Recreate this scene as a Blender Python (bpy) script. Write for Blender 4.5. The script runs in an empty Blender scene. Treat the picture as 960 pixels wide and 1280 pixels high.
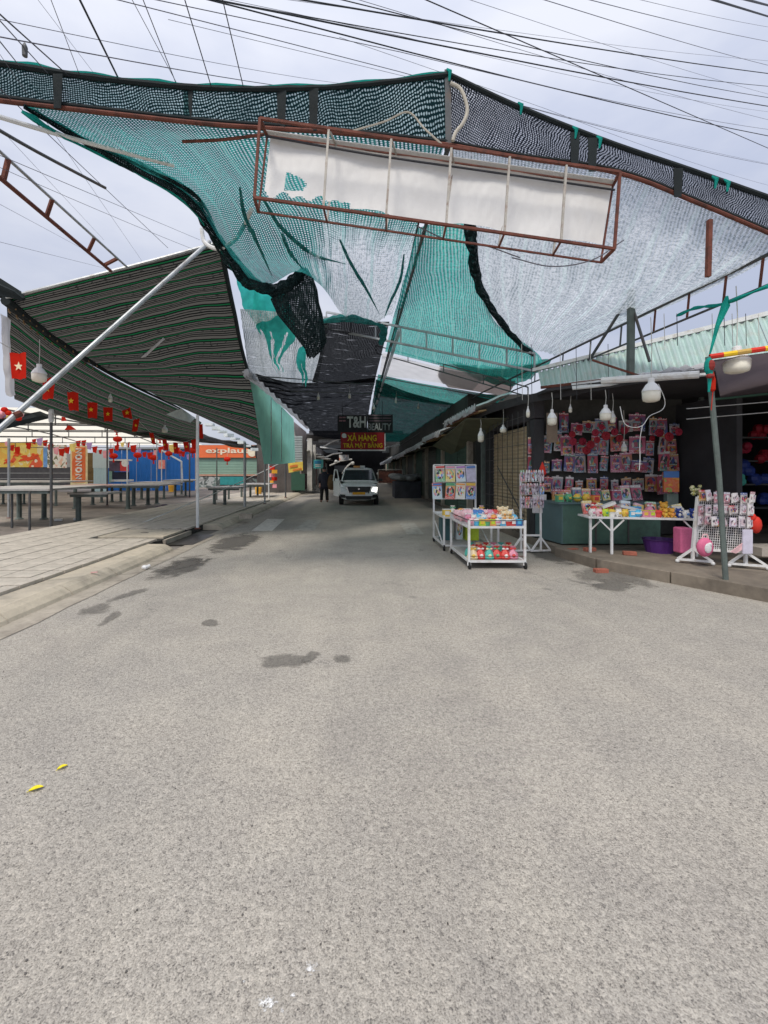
import bpy, math, random
from mathutils import Vector, Matrix, noise
random.seed(7)
S = bpy.context.scene
COL = S.collection
R = math.radians

# ---------------------------------------------------------------- camera
F, CX, CY, EYE = 560.0, 445.0, 588.0, 1.5      # focal length and vanishing point measured on the 960x1280 photograph
cam_d = bpy.data.cameras.new('camera')
cam_d.sensor_fit = 'VERTICAL'; cam_d.sensor_height = 36.0; cam_d.sensor_width = 27.0
cam_d.lens = F / 1280 * 36
cam_d.shift_x = (480 - CX) / 1280; cam_d.shift_y = (CY - 640) / 1280
cam_d.clip_start = 0.05; cam_d.clip_end = 2000
cam = bpy.data.objects.new('camera', cam_d); COL.objects.link(cam)
cam.location = (0, 0, EYE); cam.rotation_euler = (R(90), 0, 0)
S.camera = cam

# ---------------------------------------------------------------- sky and sun (bright overcast)
SUN_EL, SUN_AZ = R(58), R(205)
wd = bpy.data.worlds.new('World'); S.world = wd; wd.use_nodes = True
nt = wd.node_tree; nt.nodes.clear()
def wn(t, **k):
    n = nt.nodes.new(t)
    for a, b in k.items(): setattr(n, a, b)
    return n
sky = wn('ShaderNodeTexSky', sky_type='NISHITA', sun_disc=False, sun_elevation=SUN_EL, sun_rotation=SUN_AZ, air_density=1.0, dust_density=2.0)
bg1 = wn('ShaderNodeBackground'); bg1.inputs[1].default_value = 0.10
nt.links.new(sky.outputs[0], bg1.inputs[0])
tc = wn('ShaderNodeTexCoord')
mp = wn('ShaderNodeMapping'); mp.inputs['Scale'].default_value = (1.0, 1.0, 2.6)
nt.links.new(tc.outputs['Generated'], mp.inputs[0])
ns = wn('ShaderNodeTexNoise'); ns.inputs['Scale'].default_value = 2.2; ns.inputs['Detail'].default_value = 6; ns.inputs['Roughness'].default_value = .5
nt.links.new(mp.outputs[0], ns.inputs[0])
rp = wn('ShaderNodeValToRGB')
rp.color_ramp.elements[0].position = .34; rp.color_ramp.elements[0].color = (.50, .545, .69, 1)
rp.color_ramp.elements[1].position = .62; rp.color_ramp.elements[1].color = (.74, .76, .84, 1)
nt.links.new(ns.outputs[0], rp.inputs[0])
sx = wn('ShaderNodeSeparateXYZ'); nt.links.new(tc.outputs['Generated'], sx.inputs[0])
zr = wn('ShaderNodeMapRange'); zr.inputs[1].default_value = 0; zr.inputs[2].default_value = 1; zr.inputs[3].default_value = .50; zr.inputs[4].default_value = .90
nt.links.new(sx.outputs[2], zr.inputs[0])
bg2 = wn('ShaderNodeBackground'); nt.links.new(rp.outputs[0], bg2.inputs[0]); nt.links.new(zr.outputs[0], bg2.inputs[1])
mx = wn('ShaderNodeMixShader'); mx.inputs[0].default_value = .90
nt.links.new(bg1.outputs[0], mx.inputs[1]); nt.links.new(bg2.outputs[0], mx.inputs[2])
wo = wn('ShaderNodeOutputWorld'); nt.links.new(mx.outputs[0], wo.inputs[0])
sd = bpy.data.lights.new('sun', 'SUN'); sd.energy = 1.5; sd.angle = R(14); sd.color = (1, .93, .83)
so = bpy.data.objects.new('sun', sd); COL.objects.link(so)
so.rotation_euler = (R(90) - SUN_EL, 0, R(180) - SUN_AZ)
so.location = (0, -20, 40)
S.view_settings.view_transform = 'Standard'; S.view_settings.look = 'None'
S.view_settings.exposure = 0.75; S.view_settings.gamma = 1.0
S.cycles.use_denoising = True
S.cycles.transparent_max_bounces = 24
S.cycles.max_bounces = 8

# ---------------------------------------------------------------- helpers
def P(px, py, Y):                     # a point of the place, from its bearing in the photograph and its distance
    return Vector(((px - CX) * Y / F, Y, EYE - (py - CY) * Y / F))
def G(px, py, z=0.0):                 # the point of the floor (height z) on that bearing
    Y = (EYE - z) * F / (py - CY)
    return P(px, py, Y)
def tag(o, label, cat, group=None):
    o['label'] = label; o['category'] = cat
    if group: o['group'] = group
    return o
def thing(name, loc, label, cat, group=None):
    o = bpy.data.objects.new(name, None); COL.objects.link(o); o.location = loc
    o.empty_display_size = .1
    return tag(o, label, cat, group)
def root_of(o):
    while o.parent: o = o.parent
    return o
class MB:
    def __init__(s): s.v = []; s.f = []; s.m = []; s.uv = None; s.uv2 = None; s.cur = 0; s.smooth = False
    def add(s, vs, fs):
        b = len(s.v); s.v += [Vector(v) for v in vs]
        for f in fs: s.f.append([i + b for i in f]); s.m.append(s.cur)
        return s
    def box(s, c, d, rz=0, M=None, taper=1.0):
        x, y, z = d[0] / 2, d[1] / 2, d[2] / 2
        vs = [Vector((sx * x * (taper if sz > 0 else 1), sy * y * (taper if sz > 0 else 1), sz * z)) for sz in (-1, 1) for sx, sy in ((-1, -1), (1, -1), (1, 1), (-1, 1))]
        m = M or Matrix.Rotation(rz, 3, 'Z')
        return s.add([m @ v + Vector(c) for v in vs], [(3, 2, 1, 0), (4, 5, 6, 7), (0, 1, 5, 4), (1, 2, 6, 5), (2, 3, 7, 6), (3, 0, 4, 7)])
    def bar(s, a, b, w, h=None, up=(0, 0, 1)):   # square bar from a to b
        a, b = Vector(a), Vector(b); d = (b - a); L = d.length
        if L < 1e-6: return s
        d.normalize(); u = Vector(up)
        if abs(d.dot(u)) > .98: u = Vector((0, 1, 0))
        r = d.cross(u).normalized(); u = r.cross(d).normalized(); h = h or w
        vs = [p + r * (i * w / 2) + u * (j * h / 2) for p in (a, b) for i, j in ((-1, -1), (1, -1), (1, 1), (-1, 1))]
        return s.add(vs, [(3, 2, 1, 0), (4, 5, 6, 7), (0, 1, 5, 4), (1, 2, 6, 5), (2, 3, 7, 6), (3, 0, 4, 7)])
    def tube(s, pts, r, n=8, cap=True, rough=0.0, squash=1.0):
        pts = [Vector(p) for p in pts]; rs = r if isinstance(r, (list, tuple)) else [r] * len(pts)
        vs = []; fs = []; prev = None
        for i, p in enumerate(pts):
            d = (pts[min(i + 1, len(pts) - 1)] - pts[max(i - 1, 0)])
            d = d.normalized() if d.length > 1e-9 else Vector((0, 0, 1))
            if prev is None:
                u = Vector((0, 0, 1)) if abs(d.z) < .9 else Vector((1, 0, 0))
                u = (u - d * u.dot(d)).normalized()
            else:
                u = prev - d * prev.dot(d)
                u = u.normalized() if u.length > 1e-6 else d.orthogonal().normalized()
            prev = u; w = d.cross(u)
            for k in range(n):
                q = rs[i]
                if rough: q *= 1 + rough * (noise.noise(Vector((i * .55, k * .9, len(s.v) * .01 + .3))) * 1.3 + .5 * math.sin(k * 2.4 + i * .12))
                vs.append(p + (u * math.cos(2 * math.pi * k / n) + w * math.sin(2 * math.pi * k / n) * squash) * q)
        for i in range(len(pts) - 1):
            for k in range(n):
                a = i * n + k; b = i * n + (k + 1) % n
                fs.append((a, b, b + n, a + n))
        if cap: fs.append(tuple(range(n))[::-1]); fs.append(tuple(range((len(pts) - 1) * n, len(pts) * n)))
        return s.add(vs, fs)
    def lathe(s, prof, c, n=12, axis='Z', M=None):
        c = Vector(c); vs = []; fs = []
        for r, h in prof:
            for k in range(n):
                a = 2 * math.pi * k / n
                v = Vector((r * math.cos(a), r * math.sin(a), h))
                if axis == 'Y': v = Vector((v.x, v.z, v.y))
                if axis == 'X': v = Vector((v.z, v.y, v.x))
                if M is not None: v = M @ v
                vs.append(v + c)
        for i in range(len(prof) - 1):
            for k in range(n):
                a = i * n + k; b = i * n + (k + 1) % n
                fs.append((a, b, b + n, a + n))
        fs.append(tuple(range(n))[::-1]); fs.append(tuple(range((len(prof) - 1) * n, len(prof) * n)))
        return s.add(vs, fs)
    def ball(s, c, r, n=10, m=6, M=None):
        rx, ry, rz = r if isinstance(r, (tuple, list)) else (r, r, r)
        c = Vector(c); vs = []; fs = []
        for i in range(1, m):
            t = math.pi * i / m
            for k in range(n):
                a = 2 * math.pi * k / n
                v = Vector((rx * math.sin(t) * math.cos(a), ry * math.sin(t) * math.sin(a), -rz * math.cos(t)))
                vs.append((M @ v if M is not None else v) + c)
        b0 = len(vs); v = Vector((0, 0, -rz)); vs.append((M @ v if M is not None else v) + c)
        v = Vector((0, 0, rz)); vs.append((M @ v if M is not None else v) + c)
        for i in range(m - 2):
            for k in range(n):
                a = i * n + k; b = i * n + (k + 1) % n
                fs.append((a, b, b + n, a + n))
        for k in range(n):
            fs.append((b0, (k + 1) % n, k)); fs.append((b0 + 1, (m - 2) * n + k, (m - 2) * n + (k + 1) % n))
        return s.add(vs, fs)
    def prism(s, poly, d):               # polygon (list of 3-d points) extruded by vector d
        n = len(poly); d = Vector(d); poly = [Vector(p) for p in poly]
        fs = [tuple(range(n))[::-1], tuple(range(n, 2 * n))] + [(i, (i + 1) % n, n + (i + 1) % n, n + i) for i in range(n)]
        return s.add(poly + [p + d for p in poly], fs)
    def quad(s, a, b, c, d, th=0.0):
        a, b, c, d = map(Vector, (a, b, c, d))
        if not th: return s.add([a, b, c, d], [(0, 1, 2, 3)])
        nrm = (b - a).cross(d - a).normalized() * th
        return s.prism([a, b, c, d], nrm)
    def loft(s, rings, cap=True):
        n = len(rings[0]); vs = [p for r in rings for p in r]; fs = []
        for i in range(len(rings) - 1):
            for k in range(n):
                a = i * n + k; b = i * n + (k + 1) % n
                fs.append((a, b, b + n, a + n))
        if cap: fs.append(tuple(range(n))[::-1]); fs.append(tuple(range((len(rings) - 1) * n, len(rings) * n)))
        return s.add(vs, fs)
    def build(s, name, mats, parent=None, label=None, cat=None, group=None, kind=None, smooth=None, bevel=0):
        me = bpy.data.meshes.new(name)
        off = Vector((0, 0, 0))
        if parent is not None: off = root_of(parent).location.copy()
        elif kind != 'structure' and s.v:
            xs = [v.x for v in s.v]; ys = [v.y for v in s.v]; zs = [v.z for v in s.v]
            off = Vector(((min(xs) + max(xs)) / 2, (min(ys) + max(ys)) / 2, min(zs)))
        me.from_pydata([v - off for v in s.v], [], s.f)
        ml = mats if isinstance(mats, (list, tuple)) else [mats]
        for m in ml: me.materials.append(m)
        if len(ml) > 1: me.polygons.foreach_set('material_index', s.m)
        if s.uv:
            l = me.uv_layers.new(name='UVMap')
            for lp in me.loops: l.data[lp.index].uv = s.uv[lp.vertex_index]
        if s.uv2:
            l = me.uv_layers.new(name='strip')
            for lp in me.loops: l.data[lp.index].uv = s.uv2[lp.vertex_index]
        if s.smooth if smooth is None else smooth:
            me.polygons.foreach_set('use_smooth', [True] * len(me.polygons))
        me.update()
        o = bpy.data.objects.new(name, me); COL.objects.link(o)
        if parent is not None: o.parent = parent
        else: o.location = off
        if bevel:
            b = o.modifiers.new('bevel', 'BEVEL'); b.width = bevel; b.segments = 2; b.limit_method = 'ANGLE'
        if label: tag(o, label, cat, group)
        if kind: o['kind'] = kind
        return o
def share(name, src, loc, parent=None, rot=None, scale=None):
    o = bpy.data.objects.new(name, src); COL.objects.link(o)
    if parent is not None: o.parent = parent
    o.location = loc
    if rot: o.rotation_euler = rot
    if scale: o.scale = scale
    return o
def copy_tree(o, parent=None):
    c = o.copy(); COL.objects.link(c); c.parent = parent
    for ch in list(o.children): copy_tree(ch, c)
    return c
def cr(p0, p1, p2, p3, t):
    return .5 * ((2 * p1) + (-p0 + p2) * t + (2 * p0 - 5 * p1 + 4 * p2 - p3) * t * t + (-p0 + 3 * p1 - 3 * p2 + p3) * t ** 3)
def spl(pts, t):                       # Catmull-Rom through pts, t in 0..1
    n = len(pts) - 1; x = min(max(t, 0), 1) * n; i = min(int(x), n - 1); u = x - i
    g = lambda k: pts[k] if 0 <= k <= n else (pts[0] * 2 - pts[1] if k < 0 else pts[n] * 2 - pts[n - 1])
    return cr(g(i - 1), g(i), g(i + 1), g(i + 2), u)
def curve_pts(pts, n=24): return [spl([Vector(p) for p in pts], i / n) for i in range(n + 1)]
def sheet(name, rows, nu, nv, mat, amp=0.0, freq=1.5, parent=None, label=None, cat=None, group=None, folds=None, edge=0.0, seed=0, trim=None):
    """cloth or netting hung through a grid of control points, with wrinkles"""
    m = MB(); m.uv = []; m.uv2 = []; m.smooth = True
    rows = [[Vector(p) for p in r] for r in rows]
    wid = [sum((r[k] - r[k + 1]).length for k in range(len(r) - 1)) for r in rows]
    H_ = sum((rows[i][0] - rows[i + 1][0]).length for i in range(len(rows) - 1))
    for j in range(nv + 1):
        v = j / nv; vi = v * (len(wid) - 1); k0 = min(int(vi), len(wid) - 2); W_ = wid[k0] + (wid[k0 + 1] - wid[k0]) * (vi - k0)
        for i in range(nu + 1):
            u = i / nu
            p = spl([spl(r, u) for r in rows], v)
            e = min(u, 1 - u, v, 1 - v) * 6; e = min(1, max(e, .0 if not edge else edge))
            n_ = noise.noise_vector(Vector((p.x * freq + seed, p.y * freq * .6, p.z * freq)))
            n2 = noise.noise_vector(Vector((p.x * freq * 3.1 + seed, p.y * freq * 2, p.z * freq * 3)))
            p = p + (n_ + n2 * .35) * amp * e
            if folds: p = p + Vector(folds(u, v))
            m.v.append(p); m.uv.append(((u - .5) * W_ + 9, v * H_)); m.uv2.append((u, v))
    for j in range(nv):
        for i in range(nu):
            if trim and trim((i + .5) / nu, (j + .5) / nv): continue
            a = j * (nu + 1) + i; m.f.append([a, a + 1, a + nu + 2, a + nu + 1]); m.m.append(0)
    return m.build(name, mat, parent, label, cat, group)
def text(body, name, mat, at, height, width=None, parent=None, depth=.004, center=True, bold=0.0, face='-Y', skew=0):
    """raised lettering facing the street (towards -Y) unless told otherwise"""
    cu = bpy.data.curves.new('lettering', 'FONT'); cu.body = body; cu.size = 1; cu.extrude = .0; cu.offset = bold
    cu.resolution_u = 3
    to = bpy.data.objects.new('lettering', cu); COL.objects.link(to)
    bpy.context.view_layer.update()
    me = bpy.data.meshes.new_from_object(to.evaluated_get(bpy.context.evaluated_depsgraph_get()))
    bpy.data.objects.remove(to); bpy.data.curves.remove(cu)
    vs = [v.co.copy() for v in me.vertices]; fs = [list(p.vertices) for p in me.polygons]; bpy.data.meshes.remove(me)
    x0, x1 = min(v.x for v in vs), max(v.x for v in vs); y0, y1 = min(v.y for v in vs), max(v.y for v in vs)
    k = height / (y1 - y0); kx = (width / (x1 - x0)) if width else k
    at = Vector(at); m = MB()
    out = []
    for v in vs:
        x = (v.x - (x0 + x1) / 2 if center else v.x - x0) * kx; z = (v.y - (y0 + y1) / 2 if center else v.y - y0) * k
        x += skew * z
        out.append(at + (Vector((x, 0, z)) if face == '-Y' else Vector((0, -x, z))))
    m.add(out, fs)
    return m.build(name, mat, parent)
ORD = ['first', 'second', 'third', 'fourth', 'fifth', 'sixth', 'seventh', 'eighth', 'ninth', 'tenth', 'eleventh', 'twelfth', 'thirteenth', 'fourteenth', 'fifteenth', 'sixteenth', 'seventeenth', 'eighteenth', 'nineteenth', 'twentieth']

# ---------------------------------------------------------------- materials
def nodes(name):
    m = bpy.data.materials.new(name); m.use_nodes = True; t = m.node_tree
    return m, t, t.nodes['Principled BSDF'], t.nodes['Material Output']
def N(t, typ, **k):
    n = t.nodes.new(typ)
    for a, b in k.items(): setattr(n, a, b)
    return n
def L(t, a, b): t.links.new(a, b)
def ramp(t, src, stops, const=False):
    r = N(t, 'ShaderNodeValToRGB'); e = r.color_ramp.elements
    if const: r.color_ramp.interpolation = 'CONSTANT'
    while len(e) < len(stops): e.new(.5)
    for i, (p, c) in enumerate(stops):
        e[i].position = p; e[i].color = (c[0], c[1], c[2], 1) if not isinstance(c, float) else (c, c, c, 1)
    L(t, src, r.inputs[0]); return r
def mathn(t, op, a, b=None, c=None):
    n = N(t, 'ShaderNodeMath', operation=op)
    for i, x in enumerate((a, b, c)):
        if x is None: continue
        if isinstance(x, (int, float)): n.inputs[i].default_value = x
        else: L(t, x, n.inputs[i])
    return n.outputs[0]
def tnoise(t, co, scale, detail=4, rough=.55, dist=0):
    n = N(t, 'ShaderNodeTexNoise'); n.inputs['Scale'].default_value = scale; n.inputs['Detail'].default_value = detail
    n.inputs['Roughness'].default_value = rough; n.inputs['Distortion'].default_value = dist
    if co is not None: L(t, co, n.inputs[0])
    return n
def mixc(t, fac, a, b, mode='MIX'):
    n = N(t, 'ShaderNodeMix', data_type='RGBA', blend_type=mode)
    for i, x in ((0, fac), (6, a), (7, b)):
        if isinstance(x, (int, float)): n.inputs[i].default_value = x
        elif isinstance(x, tuple): n.inputs[i].default_value = (*x, 1)
        else: L(t, x, n.inputs[i])
    return n.outputs[2]
def mk(name, col, rough=.7, metal=0.0, var=.25, scale=4.0, bump=0.0, grime=None, gscale=2.5, gamt=.5, emit=0, spec=.4):
    m, t, b, o = nodes(name)
    co = N(t, 'ShaderNodeTexCoord').outputs['Object']
    n1 = tnoise(t, co, scale, 5); n2 = tnoise(t, co, scale * 9, 3)
    f = mathn(t, 'ADD', mathn(t, 'MULTIPLY', n1.outputs[0], .65), mathn(t, 'MULTIPLY', n2.outputs[0], .35))
    lo = tuple(c * (1 - var) for c in col); hi = tuple(min(1, c * (1 + var)) for c in col)
    c = ramp(t, f, [(.3, lo), (.7, hi)]).outputs[0]
    if grime:
        g = ramp(t, tnoise(t, co, gscale, 8, .65, .4).outputs[0], [(.5, 0.0), (.66, 1.0)]).outputs[0]
        c = mixc(t, mathn(t, 'MULTIPLY', g, gamt), c, grime)
    L(t, c, b.inputs['Base Color'])
    b.inputs['Metallic'].default_value = metal; b.inputs['Specular IOR Level'].default_value = spec
    L(t, ramp(t, n2.outputs[0], [(.2, max(0.02, rough - .12)), (.8, min(1.0, rough + .12))]).outputs[0], b.inputs['Roughness'])
    if bump:
        bp = N(t, 'ShaderNodeBump'); bp.inputs['Strength'].default_value = bump; bp.inputs['Distance'].default_value = .01
        L(t, n2.outputs[0], bp.inputs['Height']); L(t, bp.outputs[0], b.inputs['Normal'])
    if emit:
        b.inputs['Emission Color'].default_value = (*col, 1); b.inputs['Emission Strength'].default_value = emit
    return m
def net(name, col, cover=.8, weave=.03, moire=0.0, transl=.5, col2=None, bands=0.0, bandw=.12, band_col=None, see=.92, pale=None, slits=0.0, solid=False):
    """woven shade netting: threads with holes between them; UV is in metres"""
    m, t, b, o = nodes(name); t.nodes.remove(b)
    uv = N(t, 'ShaderNodeTexCoord').outputs['UV']
    um = N(t, 'ShaderNodeUVMap'); um.uv_map = 'strip'; uvn = um.outputs[0]
    if solid:                             # bunched netting without a sheet layout: across and up
        so_ = N(t, 'ShaderNodeSeparateXYZ'); L(t, N(t, 'ShaderNodeTexCoord').outputs['Object'], so_.inputs[0]); cb_ = N(t, 'ShaderNodeCombineXYZ')
        L(t, mathn(t, 'ADD', so_.outputs[0], so_.outputs[1]), cb_.inputs[0]); L(t, so_.outputs[2], cb_.inputs[1]); uv = cb_.outputs[0]; uvn = uv
    sep = N(t, 'ShaderNodeSeparateXYZ'); wob = tnoise(t, uv, 2.2, 3)
    mm = N(t, 'ShaderNodeVectorMath', operation='MULTIPLY_ADD')
    L(t, wob.outputs['Color'], mm.inputs[0]); mm.inputs[1].default_value = (moire * 3, moire * 3, 0); L(t, uv, mm.inputs[2])
    L(t, mm.outputs[0], sep.inputs[0])
    st = N(t, 'ShaderNodeMapping'); st.inputs['Scale'].default_value = (5.0, .55, 1); L(t, uv, st.inputs[0])
    streak = tnoise(t, st.outputs[0], 1.6, 5, .65).outputs[0]                               # long pulls in the cloth
    grain = tnoise(t, uv, 1 / weave * .8, 2, .6).outputs[0]
    fx = mathn(t, 'ADD', mathn(t, 'MULTIPLY', mathn(t, 'SINE', mathn(t, 'MULTIPLY', sep.outputs[0], 2 * math.pi / weave)), .5), .5)
    fy = mathn(t, 'ADD', mathn(t, 'MULTIPLY', mathn(t, 'SINE', mathn(t, 'MULTIPLY', sep.outputs[1], 2 * math.pi / (weave * .8))), .5), .5)
    hole = mathn(t, 'MULTIPLY', fx, fy)
    thr = mathn(t, 'ADD', (cover - .5) * .9 + .12 - .34, mathn(t, 'ADD', mathn(t, 'MULTIPLY', streak, .38), mathn(t, 'MULTIPLY', grain, .30)))
    op = mathn(t, 'SUBTRACT', hole, thr)
    fac = mathn(t, 'MULTIPLY', ramp(t, op, [(0.0, 0.0), (.16, 1.0)]).outputs[0], see)
    c2 = col2 or tuple(x * .6 for x in col)
    c = ramp(t, mathn(t, 'ADD', mathn(t, 'MULTIPLY', streak, .6), mathn(t, 'MULTIPLY', tnoise(t, uv, 1.3, 4).outputs[0], .4)), [(.36, c2), (.62, col)]).outputs[0]
    if pale:                              # a paler panel sewn into the sheet
        s3 = N(t, 'ShaderNodeSeparateXYZ'); L(t, uvn, s3.inputs[0]); nz = mathn(t, 'ADD', mathn(t, 'MULTIPLY', mathn(t, 'SUBTRACT', streak, .5), 1.1), .5)
        a_ = ramp(t, mathn(t, 'ADD', mathn(t, 'MULTIPLY', mathn(t, 'SUBTRACT', s3.outputs[0], pale[0]), 2.6), nz), [(.40, 0.0), (.62, 1.0)]).outputs[0]
        b_ = ramp(t, mathn(t, 'ADD', mathn(t, 'MULTIPLY', mathn(t, 'SUBTRACT', s3.outputs[1], pale[1]), 2.6), nz), [(.3, 0.0), (.8, 1.0)]).outputs[0]
        c = mixc(t, mathn(t, 'MULTIPLY', a_, b_), c, pale[2])
    dk = ramp(t, grain, [(.40, (.45, .50, .52)), (.56, (1, 1, 1))]).outputs[0]
    c = mixc(t, .8, c, dk, 'MULTIPLY')
    if bands:
        s2 = N(t, 'ShaderNodeSeparateXYZ'); L(t, uvn, s2.inputs[0])
        fr = mathn(t, 'FRACT', mathn(t, 'MULTIPLY', mathn(t, 'ADD', s2.outputs[0], mathn(t, 'MULTIPLY', wob.outputs[0], .025)), 1 / bands))
        k = mathn(t, 'MULTIPLY', mathn(t, 'LESS_THAN', fr, bandw), mathn(t, 'MULTIPLY', mathn(t, 'SUBTRACT', streak, .22), 1.1))
        c = mixc(t, k, c, band_col)
        fac = mathn(t, 'MULTIPLY', fac, mathn(t, 'SUBTRACT', 1.0, mathn(t, 'MULTIPLY', k, .7)))
    if slits:                             # daylight leaking between the overlapping strips
        sm = N(t, 'ShaderNodeMapping'); sm.inputs['Scale'].default_value = (.5, 5.0, 1); L(t, uv, sm.inputs[0])
        sl = ramp(t, tnoise(t, sm.outputs[0], 1.7, 4, .7).outputs[0], [(.60, 0.0), (.68, slits)]).outputs[0]
        fac = mathn(t, 'MAXIMUM', fac, sl)
    d = N(t, 'ShaderNodeBsdfDiffuse'); L(t, c, d.inputs[0])
    tr = N(t, 'ShaderNodeBsdfTranslucent'); L(t, c, tr.inputs[0])
    m1 = N(t, 'ShaderNodeMixShader'); m1.inputs[0].default_value = transl; L(t, d.outputs[0], m1.inputs[1]); L(t, tr.outputs[0], m1.inputs[2])
    tp = N(t, 'ShaderNodeBsdfTransparent')
    m2 = N(t, 'ShaderNodeMixShader'); L(t, fac, m2.inputs[0]); L(t, m1.outputs[0], m2.inputs[1]); L(t, tp.outputs[0], m2.inputs[2])
    L(t, m2.outputs[0], o.inputs[0])
    return m
def net_moire(name, thread, light, period=.034, see=.55, ax=(.25, 1.0), wob_=2.4, wsc=1.5, transl=.4):
    """two layers of shade netting whose weaves beat against each other in wandering lines"""
    m, t, b, o = nodes(name); t.nodes.remove(b)
    uv = N(t, 'ShaderNodeTexCoord').outputs['UV']; s = N(t, 'ShaderNodeSeparateXYZ'); L(t, uv, s.inputs[0])
    w1 = tnoise(t, uv, wsc, 2, .4).outputs[0]; w2 = tnoise(t, uv, 26, 2).outputs[0]
    ph = mathn(t, 'ADD', mathn(t, 'MULTIPLY', s.outputs[0], ax[0] / period), mathn(t, 'MULTIPLY', s.outputs[1], ax[1] / period))
    ph = mathn(t, 'ADD', ph, mathn(t, 'MULTIPLY', w1, wob_ / period * .16)); ph = mathn(t, 'ADD', ph, mathn(t, 'MULTIPLY', w2, 1.1))
    ln = mathn(t, 'ADD', mathn(t, 'MULTIPLY', mathn(t, 'SINE', mathn(t, 'MULTIPLY', ph, 6.283)), .5), .5)
    dsh = mathn(t, 'ADD', .62, mathn(t, 'MULTIPLY', mathn(t, 'SINE', mathn(t, 'MULTIPLY', mathn(t, 'SUBTRACT', mathn(t, 'MULTIPLY', s.outputs[0], ax[1]), mathn(t, 'MULTIPLY', s.outputs[1], ax[0])), 6.283 / (period * 1.15))), .38))
    ln = mathn(t, 'MULTIPLY', mathn(t, 'MULTIPLY', ln, dsh), mathn(t, 'ADD', .30, mathn(t, 'MULTIPLY', tnoise(t, uv, 38, 3, .7).outputs[0], 1.3)))
    k = ramp(t, ln, [(.28, 0.0), (.62, 1.0)]).outputs[0]
    big = ramp(t, tnoise(t, uv, 2.0, 3).outputs[0], [(.3, .45), (.7, 1.0)]).outputs[0]
    k = mathn(t, 'MULTIPLY', k, big)
    c = mixc(t, k, thread, light)
    d = N(t, 'ShaderNodeBsdfDiffuse'); L(t, c, d.inputs[0]); tr = N(t, 'ShaderNodeBsdfTranslucent'); L(t, c, tr.inputs[0])
    m1 = N(t, 'ShaderNodeMixShader'); m1.inputs[0].default_value = transl; L(t, d.outputs[0], m1.inputs[1]); L(t, tr.outputs[0], m1.inputs[2])
    tp = N(t, 'ShaderNodeBsdfTransparent'); m2 = N(t, 'ShaderNodeMixShader'); L(t, mathn(t, 'MULTIPLY', k, see), m2.inputs[0]); L(t, m1.outputs[0], m2.inputs[1]); L(t, tp.outputs[0], m2.inputs[2])
    L(t, m2.outputs[0], o.inputs[0]); return m
def cloth(name, col, transl=.4, var=.2, scale=3):
    m, t, b, o = nodes(name); t.nodes.remove(b)
    co = N(t, 'ShaderNodeTexCoord').outputs['Object']
    c = ramp(t, tnoise(t, co, scale, 6).outputs[0], [(.3, tuple(x * (1 - var) for x in col)), (.7, col)]).outputs[0]
    d = N(t, 'ShaderNodeBsdfDiffuse'); L(t, c, d.inputs[0]); tr = N(t, 'ShaderNodeBsdfTranslucent'); L(t, c, tr.inputs[0])
    m1 = N(t, 'ShaderNodeMixShader'); m1.inputs[0].default_value = transl; L(t, d.outputs[0], m1.inputs[1]); L(t, tr.outputs[0], m1.inputs[2]); L(t, m1.outputs[0], o.inputs[0])
    return m

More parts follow.
